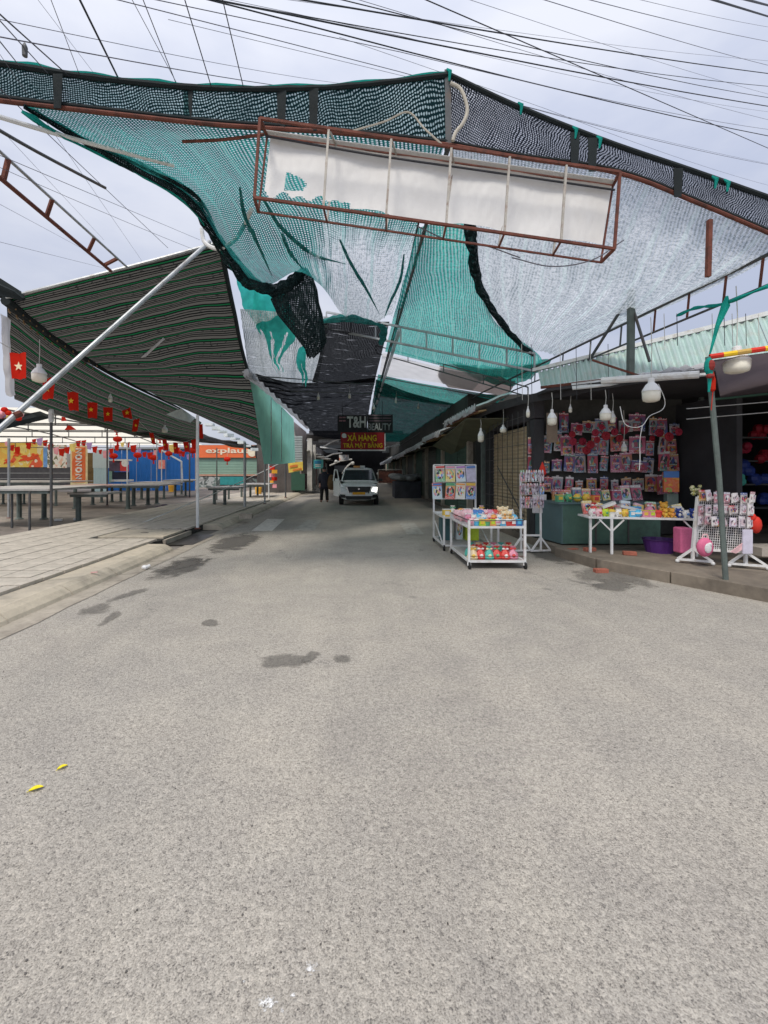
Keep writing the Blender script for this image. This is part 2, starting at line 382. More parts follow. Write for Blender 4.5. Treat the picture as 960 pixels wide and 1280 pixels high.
def asphalt(name, dark=1.0, damp=False):
    m, t, b, o = nodes(name)
    co = N(t, 'ShaderNodeTexCoord').outputs['Object']
    D = lambda *c: tuple(x * dark for x in c)
    v = N(t, 'ShaderNodeTexVoronoi', feature='F1'); v.inputs['Scale'].default_value = 125; L(t, co, v.inputs[0])
    sc = N(t, 'ShaderNodeSeparateColor'); L(t, v.outputs['Color'], sc.inputs[0])
    fine = tnoise(t, co, 185, 3, .7); mid2 = tnoise(t, co, 38, 4, .65)
    stone = ramp(t, sc.outputs[0], [(0.0, D(.10, .094, .092)), (.18, D(.30, .278, .246)), (.62, D(.43, .40, .356)), (1.0, D(.64, .59, .52))]).outputs[0]
    speck = ramp(t, mathn(t, 'ADD', mathn(t, 'MULTIPLY', fine.outputs[0], .7), mathn(t, 'MULTIPLY', mid2.outputs[0], .3)), [(.39, D(.045, .042, .045)), (.47, D(.345, .32, .284)), (.62, D(.58, .548, .497))]).outputs[0]
    c = mixc(t, .58, stone, speck)
    big = ramp(t, tnoise(t, co, .30, 6, .6, .6).outputs[0], [(.3, (.86, .87, .88)), (.62, (1.04, 1.03, 1.0))]).outputs[0]
    c = mixc(t, 1.0, c, big, 'MULTIPLY')
    mid = ramp(t, tnoise(t, co, 2.2, 6, .7, .5).outputs[0], [(.3, (.87, .87, .88)), (.65, (1.05, 1.05, 1.04))]).outputs[0]
    c = mixc(t, 1.0, c, mid, 'MULTIPLY')
    tm = N(t, 'ShaderNodeMapping'); tm.inputs['Scale'].default_value = (1.5, .07, 1); L(t, co, tm.inputs[0])
    trk = ramp(t, tnoise(t, tm.outputs[0], 1.0, 5, .6, .3).outputs[0], [(.34, (.92, .92, .925)), (.6, (1.03, 1.025, 1.02))]).outputs[0]
    c = mixc(t, 1.0, c, trk, 'MULTIPLY')
    crk = N(t, 'ShaderNodeTexVoronoi', feature='DISTANCE_TO_EDGE'); crk.inputs['Scale'].default_value = .42
    cw = N(t, 'ShaderNodeVectorMath', operation='MULTIPLY_ADD'); L(t, tnoise(t, co, 1.4, 6, .7).outputs['Color'], cw.inputs[0]); cw.inputs[1].default_value = (1.3, 1.3, 0); L(t, co, cw.inputs[2]); L(t, cw.outputs[0], crk.inputs[0])
    ck = mathn(t, 'MULTIPLY', ramp(t, crk.outputs['Distance'], [(.0, .5), (.006, 0.0)]).outputs[0], ramp(t, tnoise(t, co, .5, 2).outputs[0], [(.5, 0.0), (.6, 1.0)]).outputs[0])
    c = mixc(t, ck, c, D(.12, .115, .11))
    # small old stains and tar drops
    v3 = N(t, 'ShaderNodeTexVoronoi', feature='F1'); v3.inputs['Scale'].default_value = 1.1; L(t, co, v3.inputs[0])
    st = mathn(t, 'ADD', v3.outputs['Distance'], mathn(t, 'MULTIPLY', tnoise(t, co, 14, 4, .7).outputs[0], .16))
    c = mixc(t, ramp(t, st, [(.11, .55), (.16, 0.0)]).outputs[0], c, D(.13, .125, .12))
    L(t, c, b.inputs['Base Color'])
    b.inputs['Roughness'].default_value = .6 if damp else .9
    b.inputs['Specular IOR Level'].default_value = .5 if damp else .2
    bp = N(t, 'ShaderNodeBump'); bp.inputs['Strength'].default_value = .5; bp.inputs['Distance'].default_value = .004
    h = mathn(t, 'ADD', mathn(t, 'MULTIPLY', v.outputs['Distance'], -1.0), mathn(t, 'MULTIPLY', fine.outputs[0], .8))
    L(t, h, bp.inputs['Height']); L(t, bp.outputs[0], b.inputs['Normal'])
    if damp:                              # ragged outline: UV runs 0..1 across the patch
        uv = N(t, 'ShaderNodeTexCoord').outputs['UV']
        vm = N(t, 'ShaderNodeVectorMath', operation='SUBTRACT'); L(t, uv, vm.inputs[0]); vm.inputs[1].default_value = (.5, .5, 0)
        ln = N(t, 'ShaderNodeVectorMath', operation='LENGTH'); L(t, vm.outputs[0], ln.inputs[0])
        e = mathn(t, 'ADD', mathn(t, 'MULTIPLY', ln.outputs['Value'], 2.0), mathn(t, 'MULTIPLY', mathn(t, 'SUBTRACT', tnoise(t, co, 3.2, 7, .7, .8).outputs[0], .5), 1.9))
        a = ramp(t, e, [(.50, 1.0), (.92, 0.0)]).outputs[0]
        L(t, mathn(t, 'MULTIPLY', a, .85 if dark < .45 else .7), b.inputs['Alpha'])
    return m

M = {}
M['asphalt'] = asphalt('asphalt'); M['damp'] = asphalt('damp_asphalt', .36, True); M['faint_damp'] = asphalt('faint_stain', .60, True)
M['white_splat'] = None
M['ground'] = mk('ground', (.22, .2, .18), .9)
M['gutter'] = mk('gutter_concrete', (.38, .34, .28), .85, var=.3, scale=3, bump=.3, grime=(.14, .12, .10), gamt=.6)
M['kerb'] = mk('kerb_stone', (.52, .46, .36), .85, var=.16, scale=5, bump=.35, grime=(.2, .18, .15), gamt=.5)
M['tile'] = mk('paving_tile', (.49, .445, .375), .8, var=.24, scale=2.5, bump=.3, grime=(.28, .25, .21), gscale=1.2, gamt=.6)
M['joint'] = mk('tile_joint', (.04, .037, .033), .95)
M['market_floor'] = mk('market_floor', (.22, .19, .165), .7, var=.5, scale=.9, bump=.2, grime=(.07, .062, .055), gscale=.7, gamt=.8)
M['platform'] = mk('platform_concrete', (.20, .17, .135), .8, var=.35, scale=1.6, bump=.35, grime=(.10, .085, .07), gscale=1.1, gamt=.75)
M['road_paint'] = mk('worn_road_paint', (.66, .63, .57), .8, var=.2, scale=8, grime=(.3, .28, .25), gscale=9, gamt=.6)
M['steel'] = mk('galvanised_steel', (.42, .44, .45), .45, .5, var=.25, scale=5, grime=(.2, .17, .14), gscale=4, gamt=.5)
M['dark_steel'] = mk('dark_grey_steel', (.10, .105, .11), .55, .3, var=.3, scale=6, grime=(.13, .08, .05), gscale=6, gamt=.5)
M['greygreen'] = mk('grey_green_pipe', (.12, .15, .14), .6, .1, var=.3, scale=6, grime=(.05, .05, .05), gamt=.5)
M['rust'] = mk('rusty_steel', (.16, .055, .038), .8, .2, var=.4, scale=9, bump=.3, grime=(.05, .03, .025), gscale=7, gamt=.7)
M['white_paint'] = mk('white_painted_steel', (.74, .75, .75), .45, var=.08, scale=6, grime=(.45, .38, .3), gscale=7, gamt=.5)
M['black_net_hem'] = mk('black_hem', (.012, .018, .02), .95, var=.4)
M['teal_hem'] = cloth('teal_hem', (.03, .42, .36), .35)
M['rope'] = mk('pale_rope', (.5, .47, .4), .9)
M['cable'] = mk('black_cable', (.03, .032, .04), .6)
M['cable_grey'] = mk('grey_cable', (.13, .13, .16), .6)
M['bulb'] = mk('bulb_diffuser', (.80, .77, .66), .35, var=.05, spec=.5)
M['bulb_white'] = mk('bulb_housing', (.82, .83, .84), .4, var=.04)
M['cord'] = mk('lamp_cord', (.55, .55, .52), .7)
M['black'] = mk('black_plastic', (.018, .018, .02), .5)
M['red'] = mk('red_cloth', (.62, .035, .02), .75, var=.15)
M['flag'] = cloth('flag_red', (.78, .035, .02), .4)
M['yellow'] = mk('yellow_print', (.85, .55, .02), .7, var=.1)
M['lantern'] = cloth('lantern_red', (.80, .06, .035), .45)
# ================================================================ GROUND
def flat(name, poly, z, mat, kind='structure', th=0.0, parent=None):
    m = MB()
    if th: m.prism([(x, y, z - th) for x, y in poly], (0, 0, th))
    else: m.add([(x, y, z) for x, y in poly], [tuple(range(len(poly)))])
    return m.build(name, mat, parent, kind=kind if not parent else None)
flat('ground', [(-400, -400), (400, -400), (400, 400), (-400, 400)], -.03, M['ground'])
flat('road', [(-60, -40), (60, -40), (60, 2.2), (8.2, 2.2), (8.2, 90), (-3.16, 90), (-3.16, 2.4), (-60, 2.4)], 0, M['asphalt'])
# gutter and kerb along the left side
KX = -3.16
def jag(x, y, a=.01): return x + a * noise.noise(Vector((x * 3, y * 2.3, 1)))
m = MB()
ys = [2.4 + i * .5 for i in range(140)]
for i in range(len(ys) - 1):
    a, b = ys[i], ys[i + 1]
    m.add([(jag(KX + .02, a, .04), a, .006), (KX - .28, a, -.004), (KX - .28, b, -.004), (jag(KX + .02, b, .04), b, .006)], [(0, 1, 2, 3)])
m.build('gutter', M['gutter'], kind='structure')
pav = flat('pavement', [(-7.3, 2.4), (-3.9, 2.4), (-3.9, 72), (-7.3, 72)], .105, M['joint'], th=.1)
GAP = (9.0, 10.5)
km = None
y = 2.4; i = 0
while y < 40:
    ln = 1.0
    if not (y + ln > GAP[0] and y < GAP[1]):
        a, b = y + .006, y + ln - .006
        mm = MB(); w = .004 * math.sin(i * 2.1); h = .118 + .004 * math.sin(i * 1.3)
        prof = [(KX - .24 + w, -.02), (KX - .27 + w, .035), (KX - .34 + w, .085), (KX - .42 + w, h), (KX - .735, h + .004), (KX - .735, -.02)]
        mm.loft([[Vector((x, yy, z)) for x, z in prof] for yy in (a, b)])
        mm.build('kerb_stone', M['kerb'], pav)
    y += ln; i += 1
m = MB(); m.box((KX - .47, 56, .05), (.5, 31.9, .13)); m.build('kerb_run', M['kerb'], pav)
# the drain inlet: a gap in the kerb with a cover slab behind it
m = MB(); m.box((KX - .42, 9.72, -.005), (.60, 1.42, .02)); m.build('drain_channel', mk('wet_silt', (.035, .033, .03), .4, var=.4, scale=12), pav)
m = MB(); m.box((KX - .70, 9.72, .04), (.06, 1.42, .12)); m.build('drain_back_wall', M['gutter'], pav)
m = MB(); m.box((-4.62, 9.75, .118), (1.35, 1.15, .05)); cov = m.build('drain_cover_slab', M['kerb'], pav, bevel=.008)
m = MB(); m.box((-4.6, 9.75, .145), (.16, .05, .006)); m.build('lifting_slot', M['black'], cov)
# paving tiles
tm = MB(); tm.box((0, 0, -.02), (.388, .388, .04)); 
tile_meshes = []
for k in range(6):
    me = MB(); me.box((0, 0, -.02), (.376 + .004 * random.random(), .376 + .004 * random.random(), .04))
    o = me.build('paving_tile_source', M['tile']); tile_meshes.append(o.data); bpy.data.objects.remove(o)
cells = []
for ix in range(8):
    for iy in range(150):
        x = -7.08 + ix * .4; yy = 2.6 + iy * .4
        if x > -4.15 or (abs(x + 4.62) < .85 and abs(yy - 9.75) < .78): continue
        vis = x + .2 > -.83 * (yy + .2) and yy < 40
        cells.append((0 if vis else 1, math.hypot(x, yy), x, yy))
for ix in (0,):
    for iy in range(150): 
        yy = 2.6 + iy * .4
        if abs(yy - 9.75) < .78: continue
        cells.append((0 if -3.88 > -.83 * yy and yy < 40 else 1, math.hypot(4, yy), -3.99, yy))
cells.sort()
stuffm = MB()
for k, (nv, d, x, yy) in enumerate(cells):
    z = .120 + random.uniform(-.003, .003)
    tilt = (random.uniform(-.006, .006), random.uniform(-.006, .006), random.uniform(-.006, .006))
    if x > -4.2:
        pass
    if k < 295:
        share('paving_tile', tile_meshes[k % 6], (x, yy, z), pav, tilt, (.45, 1, 1) if x > -4.2 else None)
    else:
        stuffm.box((x, yy, z - .02), (.38 if x < -4.2 else .172, .38, .04), M=Matrix.Rotation(tilt[0], 3, 'X'))
o = stuffm.build('far_paving_tiles', M['tile'], pav); o['kind'] = 'stuff'
flat('market_floor', [(-60, 2.4), (-7.3, 2.4), (-7.3, 72), (-60, 72)], .012, M['market_floor'])
# right-hand shop platform with its kerb
PLAT = [(3.55, 50), (3.55, 7.85), (3.72, 6.85), (4.75, 5.12), (6.6, 2.6), (30, 2.6), (30, 50)]
m = MB()
m.prism([(x, y, -.1) for x, y in PLAT], (0, 0, .245))
m.build('shop_platform', M['platform'], kind='structure')
m = MB()
for a, b in ((PLAT[1], PLAT[2]), (PLAT[2], PLAT[3]), (PLAT[3], PLAT[4])):
    a = Vector((*a, .07)); b = Vector((*b, .07)); n = max(1, int((b - a).length / .9))
    for k in range(n):
        p = a.lerp(b, k / n + .004); q = a.lerp(b, (k + 1) / n - .004)
        q2 = MB().bar(p + Vector((-.0, 0, 0)), q, .16, .17 + .01 * (k % 2)); q2.build('kerb_block', M['platform'], bpy.data.objects['shop_platform'], bevel=.01)
# damp and patched places, worn paint
def patch(name, pts, z, mat):
    m = MB(); m.uv = []
    for v, (x, y) in zip(((0, 0), (1, 0), (1, 1), (0, 1)), pts): m.v.append(Vector((x, y, z))); m.uv.append(v)
    m.f.append([0, 1, 2, 3]); m.m.append(0)
    return m.build(name, mat, kind='structure')
def gp(px, py):
    g = G(px, py); return (g.x, g.y)
for q, mt in (([(160, 733), (250, 717), (278, 692), (222, 694)], 'damp'), ([(185, 722), (262, 704), (272, 694), (222, 700)], 'damp'), ([(240, 698), (318, 688), (338, 664), (274, 668)], 'damp'),
              ([(120, 758), (182, 742), (196, 730), (150, 742)], 'faint_damp'), ([(88, 772), (150, 766), (146, 752), (108, 756)], 'faint_damp'), ([(116, 786), (150, 774), (160, 760), (138, 764)], 'faint_damp'),
              ([(310, 838), (398, 836), (392, 815), (322, 815)], 'faint_damp'), ([(372, 834), (404, 822), (398, 812), (380, 816)], 'faint_damp'), ([(700, 735), (860, 740), (800, 706), (715, 706)], 'faint_damp'), ([(735, 742), (800, 742), (790, 722), (738, 722)], 'faint_damp'),
              ([(415, 830), (442, 830), (442, 818), (415, 818)], 'faint_damp'), ([(250, 784), (275, 784), (272, 774), (254, 774)], 'faint_damp'), ([(640, 690), (720, 712), (735, 700), (660, 680)], 'damp')):
    patch('damp_patch', [gp(*a) for a in q], .004 + .0007 * (len(S.objects) % 5), M[mt])
m = MB()
stripe = [(314, 664, 340, 664, 356, 649, 334, 649, .5), (366, 664, 392, 664, 402, 650, 384, 650, .12), (508, 668, 530, 668, 518, 654, 500, 654, .25), (432, 664, 460, 664, 462, 652, 440, 652, .05)]
for s in stripe[:3]:
    q = [gp(s[0], s[1]), gp(s[2], s[3]), gp(s[4], s[5]), gp(s[6], s[7])]
    patch('road_marking', q, .007, M['road_paint'] if s[8] > .4 else None or M.setdefault('faint%d' % int(s[8] * 100), mk('faint_road_paint', (.40, .385, .35), .85, var=.15, scale=8, grime=(.2, .19, .17), gscale=7, gamt=.9)))
# white spatter near the camera
def splat():
    m, t, b, o = nodes('white_spatter'); b.inputs['Base Color'].default_value = (.85, .85, .84, 1); b.inputs['Roughness'].default_value = .7
    co = N(t, 'ShaderNodeTexCoord').outputs['Object']; uv = N(t, 'ShaderNodeTexCoord').outputs['UV']
    vm = N(t, 'ShaderNodeVectorMath', operation='SUBTRACT'); L(t, uv, vm.inputs[0]); vm.inputs[1].default_value = (.5, .5, 0)
    ln = N(t, 'ShaderNodeVectorMath', operation='LENGTH'); L(t, vm.outputs[0], ln.inputs[0])
    e = mathn(t, 'ADD', mathn(t, 'MULTIPLY', ln.outputs['Value'], 1.5), mathn(t, 'MULTIPLY', tnoise(t, co, 95, 4, .75).outputs[0], 1.5))
    L(t, ramp(t, e, [(.72, .95), (1.02, 0.0)]).outputs[0], b.inputs['Alpha']); return m
M['white_splat'] = splat()
for cx_, cy_, r_ in ((332, 1256, 30), (388, 1213, 22), (304, 1228, 9), (366, 1246, 10), (352, 1266, 9)):
    patch('paint_spatter', [gp(cx_ - r_, cy_ + r_ * .8), gp(cx_ + r_, cy_ + r_ * .8), gp(cx_ + r_, cy_ - r_ * .8), gp(cx_ - r_, cy_ - r_ * .8)], .005, M['white_splat'])
# loose grit on the asphalt near the camera
gm = MB(); random.seed(5)
for k in range(420):
    y = 1.3 + 5.5 * random.random() ** 1.6; x = random.uniform(-.95, 1.0) * y; r = random.uniform(.0018, .0045)
    if x < -3.0 or x > 3.4: continue
    gm.ball((x, y, r * .5), (r, r * random.uniform(.6, 1.2), r * .6), 5, 3)
o = gm.build('loose_grit', mk('grit', (.13, .12, .11), .9, var=.8, scale=2)); o['kind'] = 'stuff'
# two yellow leaves
leafm = mk('yellow_leaf', (.80, .68, .015), .6, var=.2, scale=20)
for (px, py, rz, w, lab) in ((45, 988, .5, .028, 'larger yellow leaf lying on the grey road nearest the camera'), (78, 961, .75, .022, 'smaller yellow leaf lying on the grey road, farther from the camera')):
    g = G(px, py); m = MB(); m.smooth = True; pts = []
    for j in range(9):
        t = j / 8; ww = w * .5 * math.sin(math.pi * min(1, t * .92 + .05)) ** .8; cu = .006 * math.sin(t * 3) + .004
        for s_ in (-1, -.5, 0, .5, 1): pts.append(Vector(((t - .5) * w * 2.0, s_ * ww, cu + .006 * abs(s_))))
    rz_ = Matrix.Rotation(rz, 3, 'Z')
    m.add([rz_ @ p + g for p in pts], [(j * 5 + i, j * 5 + i + 1, j * 5 + i + 6, j * 5 + i + 5) for j in range(8) for i in range(4)])
    lf = m.build('leaf', leafm, label=lab, cat='leaf')
    mm = MB(); mm.tube([rz_ @ Vector((-w * 1.3, 0, .004)) + g, rz_ @ Vector((w * .8, 0, .010)) + g], .0012, 5); mm.build('leaf_stem', leafm, lf)

# ================================================================ SHADE NETS OVER THE STREET
TEAL = (.035, .37, .33); SLATE = (.022, .045, .05)
M['net_band_l'] = net_moire('net_band_teal_slate', (.010, .030, .036), (.19, .42, .43), .021, .42, (.2, .9), 2.0)
M['net_band_r'] = net_moire('net_band_slate', (.016, .022, .032), (.50, .52, .60), .027, .66, (.95, .25), 2.2)
M['net_teal'] = net('net_teal', (.05, .46, .40), .66, .04, .03, .6, (.02, .22, .21), bands=.55, bandw=.06, band_col=(.10, .62, .55))
M['net_teal_light'] = net('net_teal_light', (.10, .52, .46), .76, .055, .012, .58, (.045, .32, .29), bands=.14, bandw=.10, band_col=(.34, .68, .62), see=.60)
M['net_white'] = net('net_white', (.74, .78, .83), .72, .042, .012, .58, (.46, .52, .56), bands=.085, bandw=.18, band_col=(.70, .86, .86), see=.62)
M['net_pale'] = net('net_pale', (.80, .82, .85), .74, .045, .015, .65, (.50, .62, .64), bands=.16, bandw=.10, band_col=(.25, .55, .53), see=.6)
M['net_black'] = net('net_black', (.018, .019, .024), .95, .06, .03, .2, (.008, .009, .012), see=.22, slits=.5)
M['net_dteal'] = net('net_dark_teal', (.012, .085, .075), .95, .06, .03, .38, (.006, .022, .024), see=.24, slits=.22)
M['net_bteal'] = net('net_bright_teal', (.03, .38, .31), .86, .05, .03, .5, (.015, .18, .15), see=.5)
M['rag_teal'] = cloth('rag_teal', (.09, .78, .68), .75, .40, 5)
M['tarp_white'] = cloth('white_tarp', (.78, .78, .80), .55, .15, 2)
M['tarp_brown'] = cloth('taupe_net', (.30, .25, .235), .4, .2, 8)

M['hem_net'] = net('hem_net', (.040, .065, .07), .80, .035, .01, .3, (.008, .016, .018), see=.45, solid=True)
M['fold_net'] = net('fold_net', (.09, .42, .40), .80, .035, .01, .5, (.03, .18, .18), see=.45, solid=True)
def RY(px, py, dz=0.0): return (3.7 - dz + .315) * F / ((588 - py) + .3 * (px - 445))
def LY(px, py, dz=0.0): return (3.7 - dz - .315) * F / max(18, ((588 - py) - .3 * (px - 445)))
def rr_(pts, dz=0.0): return [P(x, y, RY(x, y, dz)) for x, y in pts]
def lr_(pts, dz=0.0): return [P(x, y, LY(x, y, dz)) for x, y in pts]

topL = [(-190, 56, 3.75), (0, 80, 4.2), (130, 99, 4.4), (270, 111, 4.6), (420, 109, 4.85), (560, 94, 5.1)]
botL = [(-190, 100, 3.75), (0, 126, 4.2), (130, 141, 4.4), (270, 156, 4.6), (420, 166, 4.85), (560, 181, 5.1)]
topR = [(561, 94, 5.1), (650, 135, 5.1), (760, 178, 5.1), (860, 212, 5.1), (960, 247, 5.1), (1080, 288, 5.1)]
botR = [(561, 181, 5.1), (650, 197, 5.1), (775, 217, 5.1), (870, 253, 5.1), (960, 291, 5.1), (1080, 342, 5.1)]
PP = lambda rows: [P(*r) for r in rows]
def mid(a, b, t): return [x.lerp(y_, t) for x, y_ in zip(PP(a), PP(b))]
bl = sheet('shade_net', [PP(topL), mid(topL, botL, .5), PP(botL)], 90, 10, M['net_band_l'], .018, 3, label='grey green net valance along the left half of the front gable bar', cat='shade net', seed=1)
m = MB(); m.tube(curve_pts(PP(topL), 50), [.03 + .012 * noise.noise(Vector((i * .6, 0, 0))) for i in range(51)], 7); m.build('hem', M['black_net_hem'], bl)
m = MB(); m.tube([p + Vector((0, .01, .035 + .012 * math.sin(i * .9))) for i, p in enumerate(curve_pts(PP(topL), 60))], [.018 + .012 * abs(noise.noise(Vector((i * .35, 3, 0)))) for i in range(61)], 6); m.build('frayed_edge', M['teal_hem'], bl)
m = MB(); m.tube(curve_pts([p + Vector((0, .01, .04)) for p in PP(botL)], 50), .025, 7); m.build('hem', M['black_net_hem'], bl)
br = sheet('shade_net', [PP(topR), mid(topR, botR, .5), PP(botR)], 90, 10, M['net_band_r'], .015, 3, label='dark slate net valance along the sloping right half of the front gable', cat='shade net', seed=4)
m = MB(); m.tube(curve_pts(PP(topR), 50), .03, 7); m.build('hem', M['black_net_hem'], br)
m = MB(); m.tube(curve_pts([p + Vector((0, .01, .04)) for p in PP(botR)], 50), .02, 7); m.build('hem', M['black_net_hem'], br)
for px, py in ((561, 92), (650, 134), (718, 164), (748, 176), (892, 226), (907, 230)):       # teal cloth ties
    q = P(px, py, 5.08); mm = MB(); mm.tube([q + Vector((-.02, 0, .05)), q + Vector((.01, -.03, 0)), q + Vector((0, -.02, -.10))], [.012, .022, .01], 6); mm.build('cloth_tie', M['teal_hem'], br)
# dark lacing seams hanging across the valance
for px0, py0, py1, Y in ((235, 108, 153, 4.57), (352, 110, 160, 4.74), (392, 110, 163, 4.8), (72, 92, 135, 4.3), (719, 165, 208, 5.08), (741, 172, 214, 5.08), (848, 210, 246, 5.08)):
    mm = MB(); mm.quad(P(px0 - 6, py0, Y - .02), P(px0 + 6, py0, Y - .02), P(px0 + 4, py1, Y - .02), P(px0 - 5, py1, Y - .02), .008); mm.build('seam_strip', M['black_net_hem'], bl if px0 < 560 else br)

# the big slack net on the left, drawn up to the bar and hanging in a belly
C = [[(30, 133, 4.24), (150, 146, 4.46), (270, 157, 4.62), (420, 166, 4.88), (556, 181, 5.12)],
     [(130, 190, 4.9), (215, 200, 5.2), (310, 215, 5.5), (430, 225, 5.9), (541, 228, 6.4)],
     [(232, 246, 5.9), (275, 258, 6.2), (350, 270, 6.5), (440, 285, 7.1), (521, 288, 8.3)],
     [(270, 298, 6.7), (305, 322, 6.9), (370, 328, 7.2), (440, 345, 8.2), (506, 345, 9.6)],
     [(302, 345, 7.3), (335, 356, 7.5), (382, 342, 7.7), (440, 398, 8.8), (490, 398, 11.0)]]
def foldsC(u, v): 
    k = max(0, v - .45) * max(0, u - .35)
    return (0, 0, k * .25 * math.sin(u * 34))
M['net_left_mix'] = net('net_left', (.055, .37, .35), .74, .042, .014, .52, (.014, .13, .135), bands=.12, bandw=.11, band_col=(.20, .56, .53), see=.78, pale=(.62, .52, (.74, .78, .83)))
cn = sheet('shade_net', [PP(r) for r in C], 80, 70, M['net_left_mix'], .07, 1.3, folds=foldsC, label='large slack teal net bellying down behind the empty sign frame', cat='shade net', seed=2)
hem = [(r[0][0], r[0][1], r[0][2]) for r in C]
hp = curve_pts(PP(hem + [(322, 358, 7.4), (345, 362, 7.5), (365, 352, 7.6), (380, 338, 7.7)]), 60)
m = MB(); m.smooth = True; m.tube(hp, [.02 + .075 * min(1, (i / 60) * 2.2) * (1 if i < 57 else .6) + .02 * noise.noise(Vector((i * .5, 7, 0))) for i in range(61)], 16, rough=.45, squash=.8); m.build('hem', M['hem_net'], cn)
m = MB(); m.smooth = True; m.tube([p + Vector((.10 + .05 * math.sin(i * .3), .1, .05)) for i, p in enumerate(hp[6:44])], [.008 + .022 * abs(math.sin(i * .21)) for i in range(38)], 10, rough=.5); m.build('hem_fold', M['hem_net'], cn)
m = MB(); m.tube([p + Vector((-.02, 0, -.05 - .02 * math.sin(i * .5))) for i, p in enumerate(hp[:40])], [.014 + .02 * abs(noise.noise(Vector((i * .4, 1, 4)))) for i in range(40)], 8, rough=.5); m.build('frayed_edge', M['teal_hem'], cn)
for pts in ([(425, 300, 6.8), (440, 332, 7.5), (458, 362, 8.3), (474, 392, 9.0)], [(505, 318, 7.9), (500, 350, 8.8), (488, 378, 9.6), (480, 398, 10.0)], [(352, 292, 6.55), (362, 315, 6.85), (378, 336, 7.3)], [(330, 250, 5.9), (352, 285, 6.5), (392, 318, 7.3), (432, 330, 7.6)], [(300, 235, 5.6), (306, 270, 6.1), (322, 305, 6.6), (340, 345, 7.35)]):
    m = MB(); m.smooth = True; m.tube(curve_pts(PP(pts), 26), [.006 + .022 * math.sin(math.pi * min(1, (i + 2) / 27)) for i in range(27)], 9, rough=.45); m.build('gathered_fold', M['fold_net'], cn)
m = MB(); m.smooth = True; m.tube(curve_pts(PP([(400, 402, 8.6), (432, 398, 8.7), (466, 404, 8.9), (480, 412, 9.6), (476, 430, 9.9)]), 30), [.02 + .05 * abs(math.sin(i * .19)) for i in range(31)], 12, rough=.5); m.build('bunched_end', M['fold_net'], cn)
# black bundled net hanging from the belly
def bundle(name, rings, mat, label, cat):
    m = MB(); m.smooth = True; rs = []
    for k, (px, py, Y, rx, ry) in enumerate(rings):
        c = P(px, py, Y); ring = []
        for a in range(48):
            t = a / 48 * 2 * math.pi; q = 1 + .34 * abs(math.sin(t * 4.5 + k * .22)) - .16 + .12 * math.sin(t * 3 + k * .8)
            ring.append(c + Vector((math.cos(t) * rx * q, math.sin(t) * ry * q, .02 * math.sin(t * 5 + k))))
        rs.append(ring)
    m.loft(rs); return m.build(name, mat, label=label, cat=cat)
bundle('net_bundle', [(380, 336, 7.75, .04, .04), (379, 348, 7.75, .14, .09), (370, 362, 7.75, .30, .13), (368, 378, 7.75, .36, .16), (376, 396, 7.75, .34, .17), (385, 412, 7.75, .27, .17), (392, 426, 7.75, .22, .15), (392, 436, 7.75, .13, .10), (388, 446, 7.75, .05, .05)],
       net('net_bundle_dark', (.06, .085, .09), .70, .04, .012, .4, (.010, .022, .024), see=.6, solid=True), 'black bundled net hanging in a bag beneath the slack teal net', 'net bundle')
# teal rags
def rag(pts, Y, w, label, seed):
    rows = []
    for k, (px, py, ww) in enumerate(pts):
        c = P(px, py, Y + .15 * math.sin(k)); rows.append([c + Vector((-ww * w, .05, 0)), c + Vector((0, -.04, .02)), c + Vector((ww * w, .05, -.02))])
    return sheet('net_rag', rows, 22, 40, M['rag_teal'], .06, 4, label=label, cat='net rag', seed=seed, edge=.7, trim=lambda u, v: v > .42 + .60 * abs(math.sin(u * 6.0 + seed)) + .18 * noise.noise(Vector((u * 16, 0, seed))))
rag([(306, 345, .9), (318, 375, 1.2), (325, 400, .9), (328, 418, .25)], 8.6, .22, 'torn bright teal net rag, leftmost, beside the striped tent', 3)
rag([(335, 362, 1.3), (342, 395, 1.8), (350, 420, 1.3), (344, 445, .5), (349, 464, .3)], 8.5, .22, 'wide torn teal net rag left of the black net bundle', 5)
rag([(378, 436, .5), (376, 452, .6), (380, 470, .35), (380, 484, .3)], 8.2, .14, 'narrow teal net strip dangling below the black net bundle', 6)

# right-hand slope
D = [[(563, 183), (660, 200), (775, 219), (870, 256), (990, 306)],
     [(585, 262), (660, 283), (740, 300), (830, 322), (925, 342)],
     [(592, 335), (650, 350), (720, 364), (790, 378), (850, 376)],
     [(612, 395), (650, 405), (682, 411), (715, 416), (745, 422)],
     [(646, 428), (657, 434), (670, 438), (682, 440), (695, 445)]]
rowsD = [rr_(r, .0) for r in D]
for r in rowsD[0]: pass
rowsD[0] = [P(x, y, 5.12) for x, y in D[0]]
def sagD(u, v): return (0, 0, -.16 * math.sin(math.pi * u) * math.sin(math.pi * v) + .012 * math.sin(u * 60 + v * 4))
sheet('shade_net', rowsD, 90, 80, M['net_white'], .05, 1.2, folds=sagD, label='broad whitish net over the right slope, streaked with pale teal', cat='shade net', seed=8)
Fp = [[(523, 285), (540, 282), (562, 279), (592, 276)], [(506, 345), (535, 345), (570, 345), (597, 345)], [(494, 388), (535, 394), (580, 397), (622, 405)], [(484, 428), (530, 435), (592, 442), (676, 446)], [(481, 440), (530, 452), (592, 466), (664, 474)]]
sheet('shade_net', [rr_(r, .03) for r in Fp], 60, 60, M['net_teal_light'], .05, 1.4, folds=lambda u, v: (0, 0, .02 * math.sin(v * 26 + u * 5)), label='light teal net right of the ridge, between dark strip and ridge pole', cat='shade net', seed=9)
